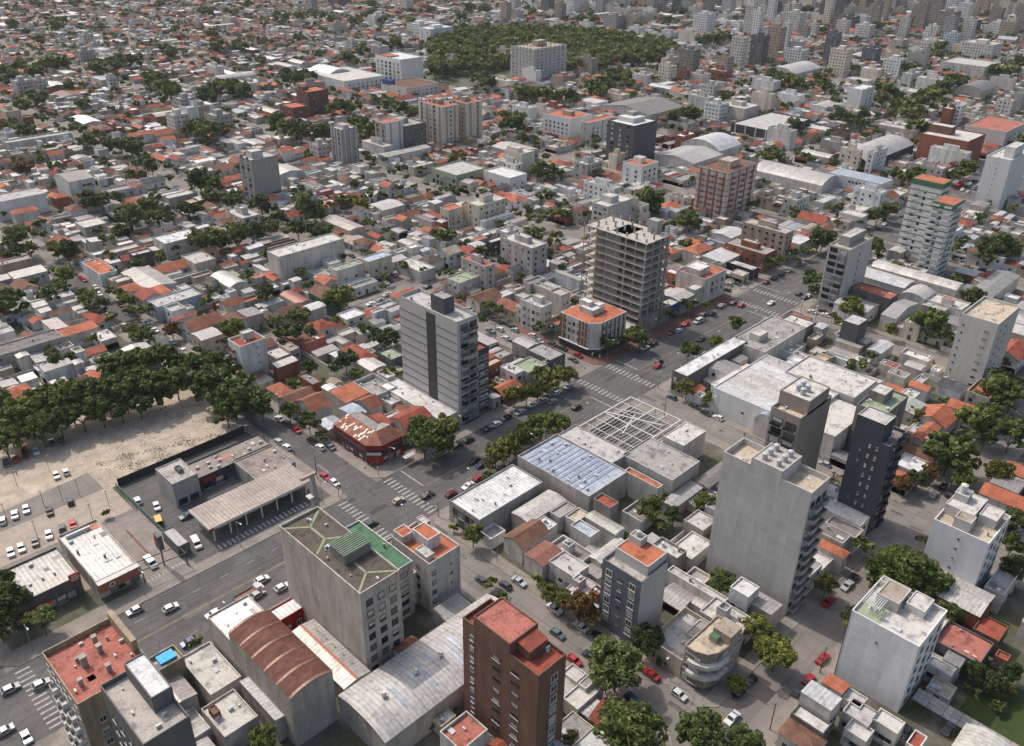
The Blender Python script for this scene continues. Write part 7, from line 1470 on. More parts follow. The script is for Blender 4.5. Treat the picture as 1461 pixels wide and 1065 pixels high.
for i in range(95):
    px = random.triangular(700, 1470, 1440); py = random.uniform(-2, 62 if px > 1050 else 22); wcn = random.choice(['offw', 'white', 'lgrey', 'grey', 'cream', 'tan', 'slate', 'taupe']); ht = random.uniform(14, 44)
    fartower(px, py-ht, py, random.uniform(9, 20), wcn, ph='%s tower with rows of windows' % TW[wcn])
# ------------------------------------------------------------------ trees
def ok_tree(x, y): return all(not (m[0] < x < m[2] and m[1] < y < m[3]) for m in MASK[1:])
cand = []
for (x, y, R, k, zc, hand) in TREES:
    px, py, d = PR(x, y, zc)
    if not (-60 < px < 1521 and -60 < py < 1140): continue
    cand.append((R/d*(1.35 if hand else 1), x, y, R, k, zc, d))
cand.sort(key=lambda q: -q[0])
DESC = {'g': 'green', 'l': 'light green', 'd': 'dark green', 'o': 'olive', 'r': 'reddish brown', 'm': 'magenta flowering', 'y': 'yellow green', 's': 'grey green', 'b': 'brownish'}
farT = MB(); rr_ = random.Random(9); FARC = [crown_mb(600+i, 9, 13, .30) for i in range(4)]
def far_tree(x, y, R, zc, tint=1):
    src = FARC[rr_.randrange(4)]; i = len(farT.v); c, s = math.cos(rr_.uniform(0, 6.28)), 0; a = rr_.uniform(0, 6.28); c, s = math.cos(a), math.sin(a); sz = R*rr_.uniform(.8, 1.0)
    farT.v += [(x+(p[0]*c-p[1]*s)*R, y+(p[0]*s+p[1]*c)*R, zc+p[2]*sz) for p in src.v]; farT.f += [tuple(q+i for q in f) for f in src.f]; farT.c += src.c; farT.m += [farT.mi('leaves')]*len(src.f); farT.uv += src.uv
nt_ = 0
for (sz, x, y, R, k, zc, d) in cand:
    if nt_ < 300:
        root = empty('street_tree', (x, y, .1)); a = rr_.uniform(0, 6.28)
        bare = k == 'b' and R < 3.2 and rr_.random() < .5
        o = bpy.data.objects.new('trunk', BARE if bare else rr_.choice(TRUNKS)); COL.objects.link(o); o.parent = root; o.scale = (zc*1.05,)*3; o.rotation_euler.z = a
        me = (rr_.choice(NEAR_CR) if d < 260 else rr_.choice(MID_CR)) if d < 620 else rr_.choice(FAR_CR)
        if bare: me = THIN_CR
        o = bpy.data.objects.new('crown', me); COL.objects.link(o); o.parent = root; o.location = (0, 0, zc); o.scale = (R*rr_.uniform(.94, 1.1), R*rr_.uniform(.94, 1.1), R*rr_.uniform(.85, 1.05)); o.rotation_euler.z = rr_.uniform(0, 6.28)
        o.color = (*TINT[k], 1)
        reg(root, 'tree', phrase='%s %s tree' % ('big' if R > 4 else ('small' if R < 2.2 else 'round'), DESC[k]), group='street and garden trees', at=(x, y, zc)); nt_ += 1
    else: far_tree(x, y, R, zc)
o = farT.build('distant_trees'); o.color = (1.25, 1.2, 1.1, 1); o['kind'] = 'stuff'; o['label'] = 'scattered green trees between the far houses'; o['category'] = 'trees'
farT = MB(); xs = [p[0] for p in PARK]; ys = [p[1] for p in PARK]; y = min(ys)
g = MB()
while y < max(ys):
    x = min(xs)
    while x < max(xs):
        X, Y = x+rr_.uniform(-3, 3), y+rr_.uniform(-3, 3)
        if inside(X, Y, PARK) and ok_tree(X, Y) and rr_.random() < .93: far_tree(X, Y, rr_.choice((3.2, 4.5, 5.5, 7.0))*rr_.uniform(.9, 1.15), rr_.uniform(4.5, 12))
        x += 7.4
    y += 7.4
o = farT.build('forest_park'); o.color = (1.5, 1.4, 1.25, 1); o['kind'] = 'stuff'; o['label'] = 'dense dark green forest park among the houses'; o['category'] = 'forest'
g = MB(); g.poly([(p[0], p[1], .3) for p in PARK][::1], 'lawn', (1, 1, 1)); struct(g.build('park_ground'))
# ------------------------------------------------------------------ cars
def car_meshes(kind='hatch'):
    L, Wd = {'hatch': (3.9, 1.68), 'sedan': (4.4, 1.72), 'van': (4.8, 1.85)}[kind]; H1, H2 = (.86, 1.46) if kind != 'van' else (1.05, 2.0)
    prof = {'hatch': [(-L/2, .45), (-L/2+.08, .82), (-L/2+.95, .93), (-L/2+1.55, 1.44), (L/2-.75, 1.46), (L/2-.12, .98), (L/2, .5)], 'sedan': [(-L/2, .42), (-L/2+.08, .76), (-L/2+1.15, .90), (-L/2+1.85, 1.38), (L/2-1.45, 1.40), (L/2-.75, .98), (L/2-.05, .94), (L/2, .45)], 'van': [(-L/2, .45), (-L/2+.1, .95), (-L/2+.75, 1.12), (-L/2+1.35, 1.92), (L/2-.1, 1.96), (L/2, .5)]}[kind]
    b = MB(); n = len(prof); hw = Wd/2
    def wz(z): return hw*(1-.16*max(0, (z-.9))/.6) if kind != 'van' else hw*(1-.06*max(0, z-.9))
    top = prof
    lo = .28
    for s in (-1, 1):
        pts = [(x, s*wz(z), z) for x, z in top]; base = [(L/2-.05, s*hw*.97, lo), (-L/2+.05, s*hw*.97, lo)]
        P_ = pts+base; b.poly(P_ if s < 0 else P_[::-1], 'car_paint', (1, 1, 1), [(0, 0)]*len(P_))
    for i in range(n-1):
        (x0, z0), (x1, z1) = top[i], top[i+1]; b.poly([(x0, -wz(z0), z0), (x1, -wz(z1), z1), (x1, wz(z1), z1), (x0, wz(z0), z0)][::-1], 'car_paint', (1, 1, 1), [(0, 0)]*4)
    for (x, z) in (top[0], top[-1]):
        xb = x+.05 if x < 0 else x-.05; q = [(x, -hw, z), (x, hw, z), (xb, hw*.97, lo), (xb, -hw*.97, lo)]; b.poly(q if x < 0 else q[::-1], 'car_paint', (1, 1, 1), [(0, 0)]*4)
    gl = MB(); e = .012
    iw = 2; (x0, z0), (x1, z1) = top[iw], top[iw+1]
    def lerp(a, c_, t): return a+(c_-a)*t
    def pan(i, t0, t1, m=.86):
        (xa, za), (xb, zb) = top[i], top[i+1]; A = (lerp(xa, xb, t0), lerp(za, zb, t0)); B = (lerp(xa, xb, t1), lerp(za, zb, t1)); nx, nz = -(zb-za), (xb-xa); l = math.hypot(nx, nz); nx, nz = nx/l*e, nz/l*e
        gl.poly([(A[0]+nx, -wz(A[1])*m, A[1]+nz), (B[0]+nx, -wz(B[1])*m, B[1]+nz), (B[0]+nx, wz(B[1])*m, B[1]+nz), (A[0]+nx, wz(A[1])*m, A[1]+nz)][::-1], 'car_glass', (1, 1, 1), [(0, 0)]*4)
    pan(2, .08, .92); pan(4, .08, .85)
    sd = MB(); zt = top[3][1]-.08; xa, xb = top[2][0]+.2, top[5 if kind != 'van' else 4][0]-.15; zl = .95 if kind != 'van' else 1.15
    for s in (-1, 1):
        q = [(xa, s*(wz(zl)+e), zl), (xb, s*(wz(zl)+e), zl), (top[4][0]-.05, s*(wz(zt)+e), zt), (top[3][0]+.12, s*(wz(zt)+e), zt)]
        sd.poly(q if s < 0 else q[::-1], 'car_glass', (1, 1, 1), [(0, 0)]*4)
    wh = MB(); wh.bar((0, -.1, 0), (0, .1, 0), .31, 'tyre', (1, 1, 1), 12); rm_ = MB(); rm_.bar((0, -.108, 0), (0, .108, 0), .18, 'metal', (.5, .5, .5), 8)
    hl = MB(); hl.box(-.03, -.2, -.07, .03, .2, .07, 'lamp_lens', (1, 1, 1)); tl = MB(); tl.box(-.03, -.16, -.08, .03, .16, .08, 'tail_lens', (1, 1, 1))
    return dict(L=L, W=Wd, body=b.mesh('body'), glass=gl.mesh('windscreen'), side=sd.mesh('side_window'), wheel=wh.mesh('wheel'), rim=rm_.mesh('rim'), head=hl.mesh('headlight'), tail=tl.mesh('tail_light'), raw=(b, gl, sd))
CARM = {k: car_meshes(k) for k in ('hatch', 'sedan', 'van')}
SIMPLE = {}
for k, m_ in CARM.items():
    s = MB()
    for q in m_['raw']: s.merge(q)
    for sx in (-.31, .31):
        for sy in (-1, 1): s.bar((sx*m_['L'], sy*(m_['W']/2-.16), .31), (sx*m_['L'], sy*(m_['W']/2+.01), .31), .31, 'tyre', (1, 1, 1), 8)
    SIMPLE[k] = s.mesh('car')
CC = {'w': (.72, .72, .70), 's': (.42, .43, .44), 'g': (.13, .14, .15), 'k': (.018, .018, .02), 'r': (.38, .02, .02), 'b': (.03, .05, .14), 'd': (.05, .055, .06), 't': (.10, .16, .17), 'o': (.55, .30, .05), 'm': (.16, .02, .03), 'c': (.48, .42, .33)}
CN = {'w': 'white', 's': 'silver', 'g': 'grey', 'k': 'black', 'r': 'red', 'b': 'dark blue', 'd': 'dark grey', 't': 'teal', 'o': 'orange yellow', 'm': 'maroon', 'c': 'beige'}
ncar = 0; CARPOS = []
def car(x, y, ang, col, kind=None, full=True, z=.012):
    global ncar
    if any((x-a)**2+(y-b_)**2 < 6 for a, b_ in CARPOS): return
    CARPOS.append((x, y)); rn = random.Random(ncar*7+1); ncar += 1; kind = kind or rn.choice(('hatch', 'hatch', 'sedan')); m_ = CARM[kind]; kk_ = rn.uniform(.85, 1.1); cl = tuple(min(1, v*kk_) for v in CC[col])
    nm = 'parked_car' if kind != 'van' else 'parked_van'
    if not full:
        o = bpy.data.objects.new(nm, SIMPLE[kind]); COL.objects.link(o); o.location = (x, y, z); o.rotation_euler.z = ang; o.color = (*cl, 1)
        reg(o, 'car' if kind != 'van' else 'van', phrase='%s %s' % (CN[col], {'hatch': 'hatchback', 'sedan': 'saloon car', 'van': 'van'}[kind]), group='cars in the streets', at=(x, y, 1)); return
    root = empty(nm, (x, y, z)); root.rotation_euler.z = ang
    def ch(me, n, loc):
        o = bpy.data.objects.new(n, me); COL.objects.link(o); o.parent = root; o.location = loc; o.color = (*cl, 1); return o
    ch(m_['body'], 'body', (0, 0, 0)); ch(m_['glass'], 'windscreen', (0, 0, 0)); ch(m_['side'], 'side_window', (0, 0, 0))
    for sx in (-.31, .31):
        for sy in (-1, 1): sub(ch(m_['wheel'], 'wheel', (sx*m_['L'], sy*(m_['W']/2-.08), .31)), m_['rim'], 'rim')
    for sy in (-1, 1): ch(m_['head'], 'headlight', (-m_['L']/2-.0, sy*m_['W']*.34, .62)); ch(m_['tail'], 'tail_light', (m_['L']/2-.02, sy*m_['W']*.36, .68))
    reg(root, 'car' if kind != 'van' else 'van', phrase='%s %s' % (CN[col], {'hatch': 'hatchback', 'sedan': 'saloon car', 'van': 'van'}[kind]), group='cars in the streets', at=(x, y, 1))
def cars(t, s):
    for q in s.split():
        a = q.split(','); x, y = float(a[0]), float(a[1]); X, Y = T(t, x, y, .5); d = PR(X, Y, 0)[2]
        ang = {'u': 0, 'v': math.pi/2, 'p': RAD(78), 'q': RAD(20)}[a[2][0]]; ang += math.pi if (int(x)+int(y)) % 2 else 0; ang += RAD(((int(x)*7) % 5)-2)
        zz = .17 if (22 < X < 66 and 186 < Y < 280) or (66 < X < 108 and 180 < Y < 228) else .014
        car(X, Y, ang, a[2][1], 'van' if len(a[2]) > 2 else None, d < 330, zz)
cars('a0', '770,288,us 975,272,uw 60,735,us 235,708,us 18,980,us 1080,468,ub 1220,308,uw 862,20,vwV 150,1010,vw')
cars('a1', '150,155,uw 35,112,uw 12,195,us 1290,115,vd 1425,142,vd')
cars('b0', '15,838,pw 85,802,pw 150,772,pw 283,782,pk 403,728,pk 355,880,pd 418,857,pr 280,918,pw 200,955,pg 122,992,pw 62,1018,pw 322,578,pw 377,558,pw 208,440,pw 295,390,pg 352,384,pd 150,462,pm 92,487,pr 35,507,pd 787,724,pw 895,755,pw 905,838,poV 1070,808,ut 1122,968,pwV 140,440,pr')
cars('b1', '130,383,vs 178,415,vw 232,318,vr 185,283,vd 135,252,vw 320,380,vd 368,415,vw 425,412,vg 395,583,vr 448,618,vw 815,720,uc 980,687,ud 660,853,ud 1250,490,uk 1285,515,ub 1115,682,um 1212,636,uw 1275,590,ur 1060,448,uw 1150,402,ud 1375,282,uw 1320,312,uk 1215,372,ud 30,300,vg')
cars('b2', '370,187,uk 915,130,vt 1045,182,vd 1110,220,vd 1180,247,vw')
cars('g', '740,358,us 835,300,uw 915,270,us 985,278,us 1015,212,uw 1100,170,us 640,400,uk 570,440,uw 490,490,uk 400,720,uk 435,745,us')
cars('c2', '120,837,vw 380,952,vr 350,975,vg 328,985,vw 292,912,vd 232,887,vd 760,907,uw 812,882,ud 832,1012,ur 842,985,uk 955,810,uw 912,822,um 1065,757,uwV 1145,710,ug 1265,652,um 1312,665,ur 1080,860,ud 1102,946,uw 1055,970,uw 985,1012,uk 1285,542,vg 1230,577,vd 1270,505,vd 10,790,vk 1255,520,vw')
cars('c3', '20,652,uw 178,597,ud 215,620,ud 255,702,vw 320,700,vd 338,722,vw 405,767,vw 770,152,ud 668,202,uw 630,227,ud 1095,405,vw 1125,417,vs 1165,410,vw 1075,387,vd 1140,395,vg')
cars('f', '1373,271,uw 1381,274,uw 1389,269,us 1384,263,uw 1378,266,ud 1396,264,us 1401,257,uw 1391,258,ub 1405,250,us 1150,402,ug 1060,436,uw')
cars('c1', '790,492,vr 765,520,vd 740,537,vw 715,482,vd 690,444,vd 597,402,vw 548,382,vd 655,657,uw 712,635,us 980,560,ud 1180,462,uw 1283,432,ug 1345,410,ug 355,764,uk 315,772,ur 1395,802,vw 1425,852,vw 1310,717,vd 1350,742,vd 1385,757,vd 1430,770,vk')
cars('c0', '460,507,vr 480,520,vr 545,563,vw 568,602,vw 762,489,uwV 640,524,ub 825,762,vw 885,807,vw 1045,922,vw 1080,947,vw 1285,947,vg 1395,102,vw 1412,125,vd')
cars('a2', '42,122,vs 245,277,vw 395,380,vs 262,420,vt 500,437,vk 358,572,vr 452,547,vd 795,652,vr 955,767,vw 690,792,vb 735,830,vg 800,882,vk 840,905,vd 1258,902,uw 1365,687,uk 1295,757,uk')
cars('a3', '455,145,us 488,102,uk 350,237,ur 235,682,ur 172,747,ud 315,562,ur 785,977,uk 1030,967,ug')
cars('b3', '950,687,us 1000,642,uk 1045,682,uk 327,512,vs 125,60,vd')
cars('d0', '770,905,vw 350,720,vd 1050,1015,vd 900,985,vw')
cars('d1', '590,905,vd 640,935,vw 770,965,vw 960,1035,vd 1000,1045,vw')
# kerbside cars farther off
random.seed(31); ks = []
for (k_, a, c_, b_, d_) in BLOCKS:
    for s in range(4):
        for i in range(13):
            if random.random() > .42: continue
            t_ = (i+.5)/13; x, y, an = [(a+(b_-a)*t_, c_-4.7, 0), (a+(b_-a)*t_, d_+4.7, 0), (a-4.7, c_+(d_-c_)*t_, math.pi/2), (b_+4.7, c_+(d_-c_)*t_, math.pi/2)][s]
            if c_ == 182 and s == 0: y = 175
            if d_ == 148 and s == 1: y = 153.8
            d = PR(x, y, 0)[2]
            if d < 330 or not seen(x, y, 1, 0): continue
            ks.append((d, x, y, an+random.choice((0, math.pi))))
ks.sort()
for d, x, y, an in ks[:max(0, 296-ncar)]: car(x, y, an, random.choice('wwwsssggkdrbcm'), None, False)
# red bus at the far junction
bx, by_ = G(1368, 266, 1); root = empty('bus', (bx, by_, .01)); b = MB((bx, by_, .0)); b.box(bx-5.5, by_-1.25, .4, bx+5.5, by_+1.25, 2.9, 'paint', C['shop'], bottom=True); b.build('body', root)
b = MB((bx, by_, 0)); b.box(bx-5.3, by_-1.27, 1.5, bx+5.3, by_+1.27, 2.3, 'car_glass', (1, 1, 1)); b.box(bx-5.52, by_-1.1, 1.3, bx+5.52, by_+1.1, 2.4, 'car_glass', (1, 1, 1)); b.build('window', root)
for sx in (-3.4, 3.2):
    for sy in (-1.2, 1.2): b = MB((bx, by_, 0)); b.bar((bx+sx, by_+sy-.12, .5), (bx+sx, by_+sy+.12, .5), .5, 'tyre', (1, 1, 1), 10); b.build('wheel', root)
reg(root, 'bus', label='red city bus waiting at the far avenue junction')
# flatbed truck on the avenue
tx, ty = T('a0', 1420, 185, 1); root = empty('flatbed_truck', (tx, ty, .01)); b = MB((tx, ty, 0)); b.box(tx-3.6, ty-1.1, .75, tx+1.6, ty+1.1, .95, 'paint', C['brown'], bottom=True)
for yy in (-1.1, 1.04): b.box(tx-3.6, ty+yy, .95, tx+1.6, ty+yy+.06, 1.3, 'paint', C['brown'])
b.build('cargo_bed', root); b = MB((tx, ty, 0)); b.box(tx+1.8, ty-1.05, .5, tx+3.9, ty+1.05, 1.3, 'paint', C['offw'], bottom=True); b.box(tx+1.8, ty-1.0, 1.3, tx+3.2, ty+1.0, 2.1, 'paint', C['offw']); b.build('cab', root)
b = MB((tx, ty, 0)); b.poly([(tx+3.22, ty-.9, 1.4), (tx+3.22, ty+.9, 1.4), (tx+3.22, ty+.9, 2.0), (tx+3.22, ty-.9, 2.0)], 'car_glass', (1, 1, 1)); b.build('windscreen', root)
for sx in (-2.4, 2.8):
    for sy in (-.95, .95): b = MB((tx, ty, 0)); b.bar((tx+sx, ty+sy-.12, .42), (tx+sx, ty+sy+.12, .42), .42, 'tyre', (1, 1, 1), 10); b.build('wheel', root)
reg(root, 'truck', label='flatbed truck with a brown bed and white cab driving on the avenue')
# ------------------------------------------------------------------ street lamps, traffic lights, poles, shelter
def lamp_meshes():
    p = MB(); p.bar((0, 0, 0), (0, 0, 8.5), .10, 'metal', (.35, .35, .34), 6, .06); a = MB(); a.bar((0, 0, 8.3), (0, -2.2, 9.0), .05, 'metal', (.35, .35, .34), 5); h_ = MB(); h_.box(-.16, -2.9, 8.92, .16, -2.1, 9.08, 'paint', (.6, .6, .58), bottom=True)
    return p.mesh('pole'), a.mesh('arm'), h_.mesh('lamp_head')
LM = lamp_meshes()
def lamp(x, y, rz):
    root = empty('street_lamp', (x, y, .1)); root.rotation_euler.z = rz
    for me in LM: o = bpy.data.objects.new(me.name.split('.')[0], me); COL.objects.link(o); o.parent = root
    reg(root, 'street lamp', phrase='grey street lamp on a slim pole', group='street lamps', at=(x, y, 8))
for k in range(-1, 4):
    for i in range(4):
        x = UC(k)+12+26.5*i
        if seen(x, 178, 8, -10): lamp(x, 178.4, 0)
        if seen(x, 150.5, 8, -10): lamp(x+9, 150.4, math.pi)
for k in (0, 1):
    for yy in (70, 98, 126, 200, 228, 256): lamp(UC(k)+6.6, yy, -math.pi/2 if 0 else -math.pi/2)
def upole(x, y):
    root = empty('utility_pole', (x, y, .1)); b = MB((x, y, .1)); b.bar((x, y, .1), (x, y, 8.2), .14, 'bark', (.2, .17, .14), 6, .1); b.build('pole', root)
    b = MB((x, y, .1)); b.box(x-.9, y-.06, 7.5, x+.9, y+.06, 7.64, 'paint', C['dgrey'], bottom=True); b.build('crossarm', root)
    reg(root, 'utility pole', phrase='weathered wooden utility pole', group='utility poles', at=(x, y, 7))
def cable(a, c_, lab='black overhead cable'):
    b = MB((a[0], a[1], 0)); n = 6; L = [tuple(a[k]+(c_[k]-a[k])*i/n for k in range(2))+(a[2]+(c_[2]-a[2])*i/n-1.0*(1-(2*i/n-1)**2)*.8,) for i in range(n+1)]
    for i in range(n): b.bar(L[i], L[i+1], .03, 'paint', (.03, .03, .03), 3)
    o = b.build('overhead_cable'); reg(o, 'cable', phrase=lab, group='overhead cables', at=L[3])
UP_ = []
for k in (0, 1):
    for s_, ys in ((-6.6, (48, 78, 108, 138)), (-6.6, (190, 220, 250))):
        pr = None
        for yy in ys:
            if k == 0 and yy < 60: continue
            X = UC(k)+s_; upole(X, yy)
            if pr:
                for dx in (-.7, .7): cable((X+dx, pr, 7.6), (X+dx, yy, 7.6))
            pr = yy
pr = None
for xx in (128, 150, 172, 194, 214):
    upole(xx, 47.4)
    if pr:
        for dy in (-.3, .3): cable((pr, 47.4+dy, 7.6), (xx, 47.4+dy, 7.6))
    pr = xx
cable((UC(0)-6.6, 78, 7.6), (128, 47.4, 7.6)); cable((128, 47.4, 7.6), (UC(0)+7, 98, 7.2)); cable((UC(0)-6.6, 138, 7.6), (UC(0)+6.6, 98, 7.6))
def traffic(x, y, rz):
    root = empty('traffic_light', (x, y, .1)); root.rotation_euler.z = rz
    b = MB(); b.bar((0, 0, 0), (0, 0, 5.6), .09, 'paint', C['dgrey'], 6); b.bar((0, 0, 5.5), (0, -4.6, 5.9), .06, 'paint', C['dgrey'], 5); b.build('pole', root)
    b = MB(); b.box(-.18, -4.8, 5.0, .18, -4.4, 6.0, 'paint', C['yellow'], bottom=True); b.build('signal_head', root)
    b = MB(); b.box(-.18, -.3, 2.6, .18, .1, 3.5, 'paint', C['yellow'], bottom=True); b.build('lower_signal', root)
    reg(root, 'traffic light', phrase='traffic light on a bent arm', group='traffic lights', at=(x, y, 5))
for k in (0, 1, 2):
    traffic(UC(k)-7.2, 178.0, 0); traffic(UC(k)+7.6, 151.0, math.pi); traffic(UC(k)+7.4, 178.2, -math.pi/2)
sx_, sy_ = T('b1', 880, 500, 0); root = empty('bus_shelter', (sx_, sy_, .14))
b = MB((sx_, sy_, .14)); b.box(sx_-2.2, sy_-.8, 2.6, sx_+2.2, sy_+.9, 2.75, 'paint', C['lgrey'], bottom=True); b.build('canopy', root)
for X in (-2, 2): b = MB((sx_, sy_, .14)); b.box(sx_+X-.06, sy_+.6, .14, sx_+X+.06, sy_+.75, 2.6, 'paint', C['dgrey']); b.build('post', root)
b = MB((sx_, sy_, .14)); b.box(sx_-1.6, sy_+.2, .55, sx_+1.6, sy_+.6, .65, 'paint', C['brown'], bottom=True); b.build('bench', root)
reg(root, 'bus shelter', label='small bus shelter with a pale roof near the red corner bar')
for x, y in ((505, 640), (537, 612), (575, 585)):
    X, Y = G(1140+ (x-505)*.6, 470, 0) if 0 else T('c3', {505: 182, 537: 268, 575: 355}[x], {505: 735, 537: 762, 575: 792}[x], 0); root = empty('white_post', (X, Y, 0)); b = MB((X, Y, 0)); b.cyl(X, Y, 0, 7.5, .3, 'paint', C['white'], 8); b.build('shaft', root); b = MB((X, Y, 0)); b.cyl(X, Y, 7.5, 7.7, .38, 'paint', C['offw'], 8); b.build('cap', root); reg(root, 'post', phrase='tall plain white post', group='white posts')
# slender lamp posts of the car park
for (x, y) in ((100, 640), (285, 555), (255, 755), (360, 725), (455, 690), (625, 755), (530, 830), (40, 830), (215, 930)):
    X, Y = T('b0', x, y, 0); root = empty('car_park_lamp', (X, Y, .16)); b = MB((X, Y, .16)); b.cyl(X, Y, .16, 5.5, .07, 'metal', (.15, .15, .15), 6); b.build('pole', root); b = MB((X, Y, .16)); b.box(X-.3, Y-.15, 5.5, X+.3, Y+.15, 5.65, 'paint', C['dgrey'], bottom=True); b.build('lamp_head', root); reg(root, 'lamp post', phrase='thin dark car park lamp post', group='car park lamp posts', at=(X, Y, 5))
# car shelter with striped roof beside the white block, lawn behind
h = 3.4; L_, B_, R_ = T('a3', 820, 790, h), T('a3', 1345, 1090, h), T('a3', 1400, 1045, h)
x0, x1, y1, y0 = (L_[0]+B_[0])/2, R_[0], L_[1], -6
root = empty('car_shelter', (x0, y0, 0)); n = 11
for i in range(n):
    ya, yb = y0+(y1-y0)*i/n, y0+(y1-y0)*(i+1)/n; b = MB((x0, y0, 0)); b.poly([(x0, ya, h), (x1, ya, h+.5), (x1, yb-.12, h+.5), (x0, yb-.12, h)], 'sheet_roof', C['grey'] if i > 5 else C['tan']); b.poly([(x0, yb-.12, h-.08), (x1, yb-.12, h+.42), (x1, ya, h+.42), (x0, ya, h-.08)], 'paint', C['grey']); b.build('roof_panel', root)
    b = MB((x0, y0, 0)); b.box(x0-.05, yb-.12, 0, x0+.1, yb, h, 'paint', C['dgrey']); b.box(x1-.1, yb-.12, 0, x1+.05, yb, h+.5, 'paint', C['dgrey']); b.build('post', root)
reg(root, 'car shelter', label='long striped car shelter roof beside the white panelled block', mark='striped car shelter', at=((x0+x1)/2, (y0+y1)/2, 3))
g = MB(); a_ = T('a3', 1100, 740), T('a3', 1461, 1000); g.poly([(161, -30, .17), (178, -30, .17), (178, 21, .17), (161, 21, .17)], 'lawn', (1, 1, 1)); struct(g.build('lawn'))
# ------------------------------------------------------------------ people
def person(x, y, col, lab, ang=0):
    v = [(0, 0, .95), (0, 0, 1.22), (0, 0, 1.45), (0, 0, 1.53), (0, 0, 1.68), (.09, 0, .9), (.11, .08, .5), (.11, -.02, .08), (.11, .12, .03), (-.09, 0, .9), (-.11, -.1, .5), (-.11, -.25, .10), (-.11, -.12, .03), (.19, 0, 1.42), (.25, .02, 1.15), (.25, .14, .92), (-.19, 0, 1.42), (-.25, -.02, 1.15), (-.25, .06, .9)]
    rd = [.16, .15, .12, .055, .105, .1, .07, .05, .04, .1, .07, .05, .04, .065, .05, .035, .065, .05, .035]
    e = [(0, 1), (1, 2), (2, 3), (3, 4), (0, 5), (5, 6), (6, 7), (7, 8), (0, 9), (9, 10), (10, 11), (11, 12), (2, 13), (13, 14), (14, 15), (2, 16), (16, 17), (17, 18)]
    me = bpy.data.meshes.new('person'); me.from_pydata(v, e, []); o = bpy.data.objects.new('person', me); COL.objects.link(o); o.location = (x, y, .15); o.rotation_euler.z = ang
    sk = o.modifiers.new('skin', 'SKIN'); 
    for i, sv in enumerate(me.skin_vertices[0].data): sv.radius = (rd[i], rd[i]); sv.use_root = (i == 0)
    ss = o.modifiers.new('smooth', 'SUBSURF'); ss.levels = 1; ss.render_levels = 1
    mm = bpy.data.materials.get('clothes_'+col) or bpy.data.materials.new('clothes_'+col); mm.use_nodes = True; mm.node_tree.nodes['Principled BSDF'].inputs['Base Color'].default_value = (*C[col], 1); me.materials.append(mm)
    reg(o, 'person', phrase=lab, group='pedestrians', at=(x, y, 1))
for t, x, y, c_, lb in (('b1', 222, 462, 'red', 'person in red walking'), ('b1', 972, 755, 'black', 'person in black walking'), ('b1', 518, 520, 'orange', 'person in orange standing'), ('b1', 1365, 210, 'black', 'person in dark clothes standing'), ('b0', 98, 575, 'red', 'person in red walking'), ('b1', 1035, 780, 'grey', 'person in grey walking'), ('a0', 1065, 498, 'red', 'person in red standing'), ('c2', 870, 1035, 'dark', 'person in dark clothes waiting'), ('b1', 1025, 770, 'white', 'person in white walking'), ('c1', 900, 580, 'black', 'person in black crossing')):
    X, Y = T(t, x, y, 0); person(X, Y, c_, lb, random.uniform(0, 6))
# ------------------------------------------------------------------ haze over the town
HAZE = 0.00005
if HAZE:
    g = MB(); g.box(-900, -900, -3, 4200, 4200, 190, 'wall', (1, 1, 1), bottom=True); o = g.build('haze'); o['kind'] = 'stuff'; o['label'] = 'thin pale summer haze over the town'
    m = bpy.data.materials.new('haze'); m.use_nodes = True; n_ = m.node_tree; n_.nodes.remove(n_.nodes['Principled BSDF']); v = n_.nodes.new('ShaderNodeVolumePrincipled'); v.inputs['Density'].default_value = HAZE; v.inputs['Color'].default_value = (.86, .9, .95, 1); v.inputs['Anisotropy'].default_value = .2
    n_.links.new(v.outputs[0], n_.nodes['Material Output'].inputs['Volume']); o.data.materials.clear(); o.data.materials.append(m); sc.cycles.volume_bounces = 0
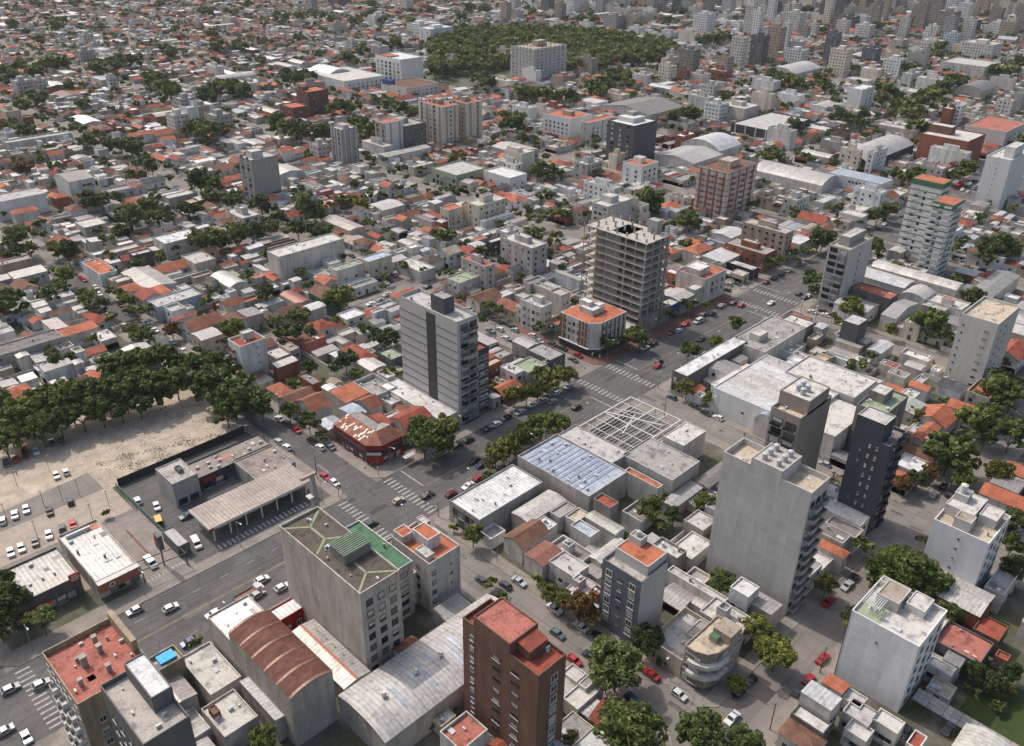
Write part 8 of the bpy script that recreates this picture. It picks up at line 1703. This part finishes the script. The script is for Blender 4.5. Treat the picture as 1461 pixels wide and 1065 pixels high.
# ------------------------------------------------------------------ labels: each thing told apart by its look and the landmarks round it
LMP = [(nm, PR(*a)[:2], o) for nm, o, a in LANDMARKS]
ORD = ['', 'second ', 'third ', 'fourth ', 'fifth ', 'sixth ', 'seventh ', 'eighth ', 'ninth ', 'tenth ', 'eleventh ', 'twelfth ', 'thirteenth ', 'fourteenth ', 'fifteenth ', 'sixteenth ', 'seventeenth ', 'eighteenth ', 'nineteenth ', 'twentieth ']+['twenty-%s ' % s for s in ('first', 'second', 'third', 'fourth', 'fifth', 'sixth', 'seventh', 'eighth', 'ninth')]+['thirtieth ']+['thirty-%s ' % s for s in ('first', 'second', 'third', 'fourth', 'fifth', 'sixth', 'seventh', 'eighth', 'ninth')]
keys = {}; used = {}
for th in THINGS:
    o, ph, lab, a = th
    if lab: o['label'] = ' '.join(lab.split()[:16]); used[o['label']] = 1; continue
    px, py, _ = PR(*a)
    near = sorted((math.hypot(px-q[0], (py-q[1])*1.6), nm, q) for nm, q, _o in LMP)[:9]
    d0, A, qa = near[0]; vx, vy = px-qa[0], (py-qa[1])*1.6; best = None
    for d1, Bn, qb in near[1:]:
        wx, wy = qb[0]-qa[0], (qb[1]-qa[1])*1.6; l = math.hypot(wx, wy)*math.hypot(vx, vy)+1e-6; cs = (vx*wx+vy*wy)/l
        if best is None or cs > best[0]: best = (cs, Bn)
    keys.setdefault((ph, A, best[1] if best[0] > .2 else 'away', best[0] > .2), []).append((d0, th))
for (ph, A, Bn, tow), l in keys.items():
    l.sort(key=lambda q: q[0])
    for i, (d0, th) in enumerate(l):
        s = (('%s%s from the %s towards the %s' % (ORD[min(i, len(ORD)-1)], ph, A, Bn)) if tow else ('%s%s out beyond the %s' % (ORD[min(i, len(ORD)-1)], ph, A)))
        if i == 0 and len(l) > 1: s = 'first '+s
        w_ = s.split()
        if len(w_) > 16: s = s.replace(' from the ', ', ', 1).replace(' towards the ', ' towards ', 1)
        if len(s.split()) > 16: s = s.replace('two storey', 'tall').replace(' with ', ', ')
        s = ' '.join(s.split()[:16])
        if s in used: s = ' '.join((s.split(' from the ')[0]+' close to the '+A).split()[:16])
        k_ = 1
        while s in used and k_ < 30: s = ' '.join(('%s%s past the %s' % (ORD[k_], ph, A)).split()[:16]); k_ += 1
        used[s] = 1; th[0]['label'] = s
print('lots', len(LOTS), 'far', nfar, 'trees', len(cand), 'cars', ncar, 'objects', len(bpy.data.objects), 'landmarks', len(LANDMARKS))
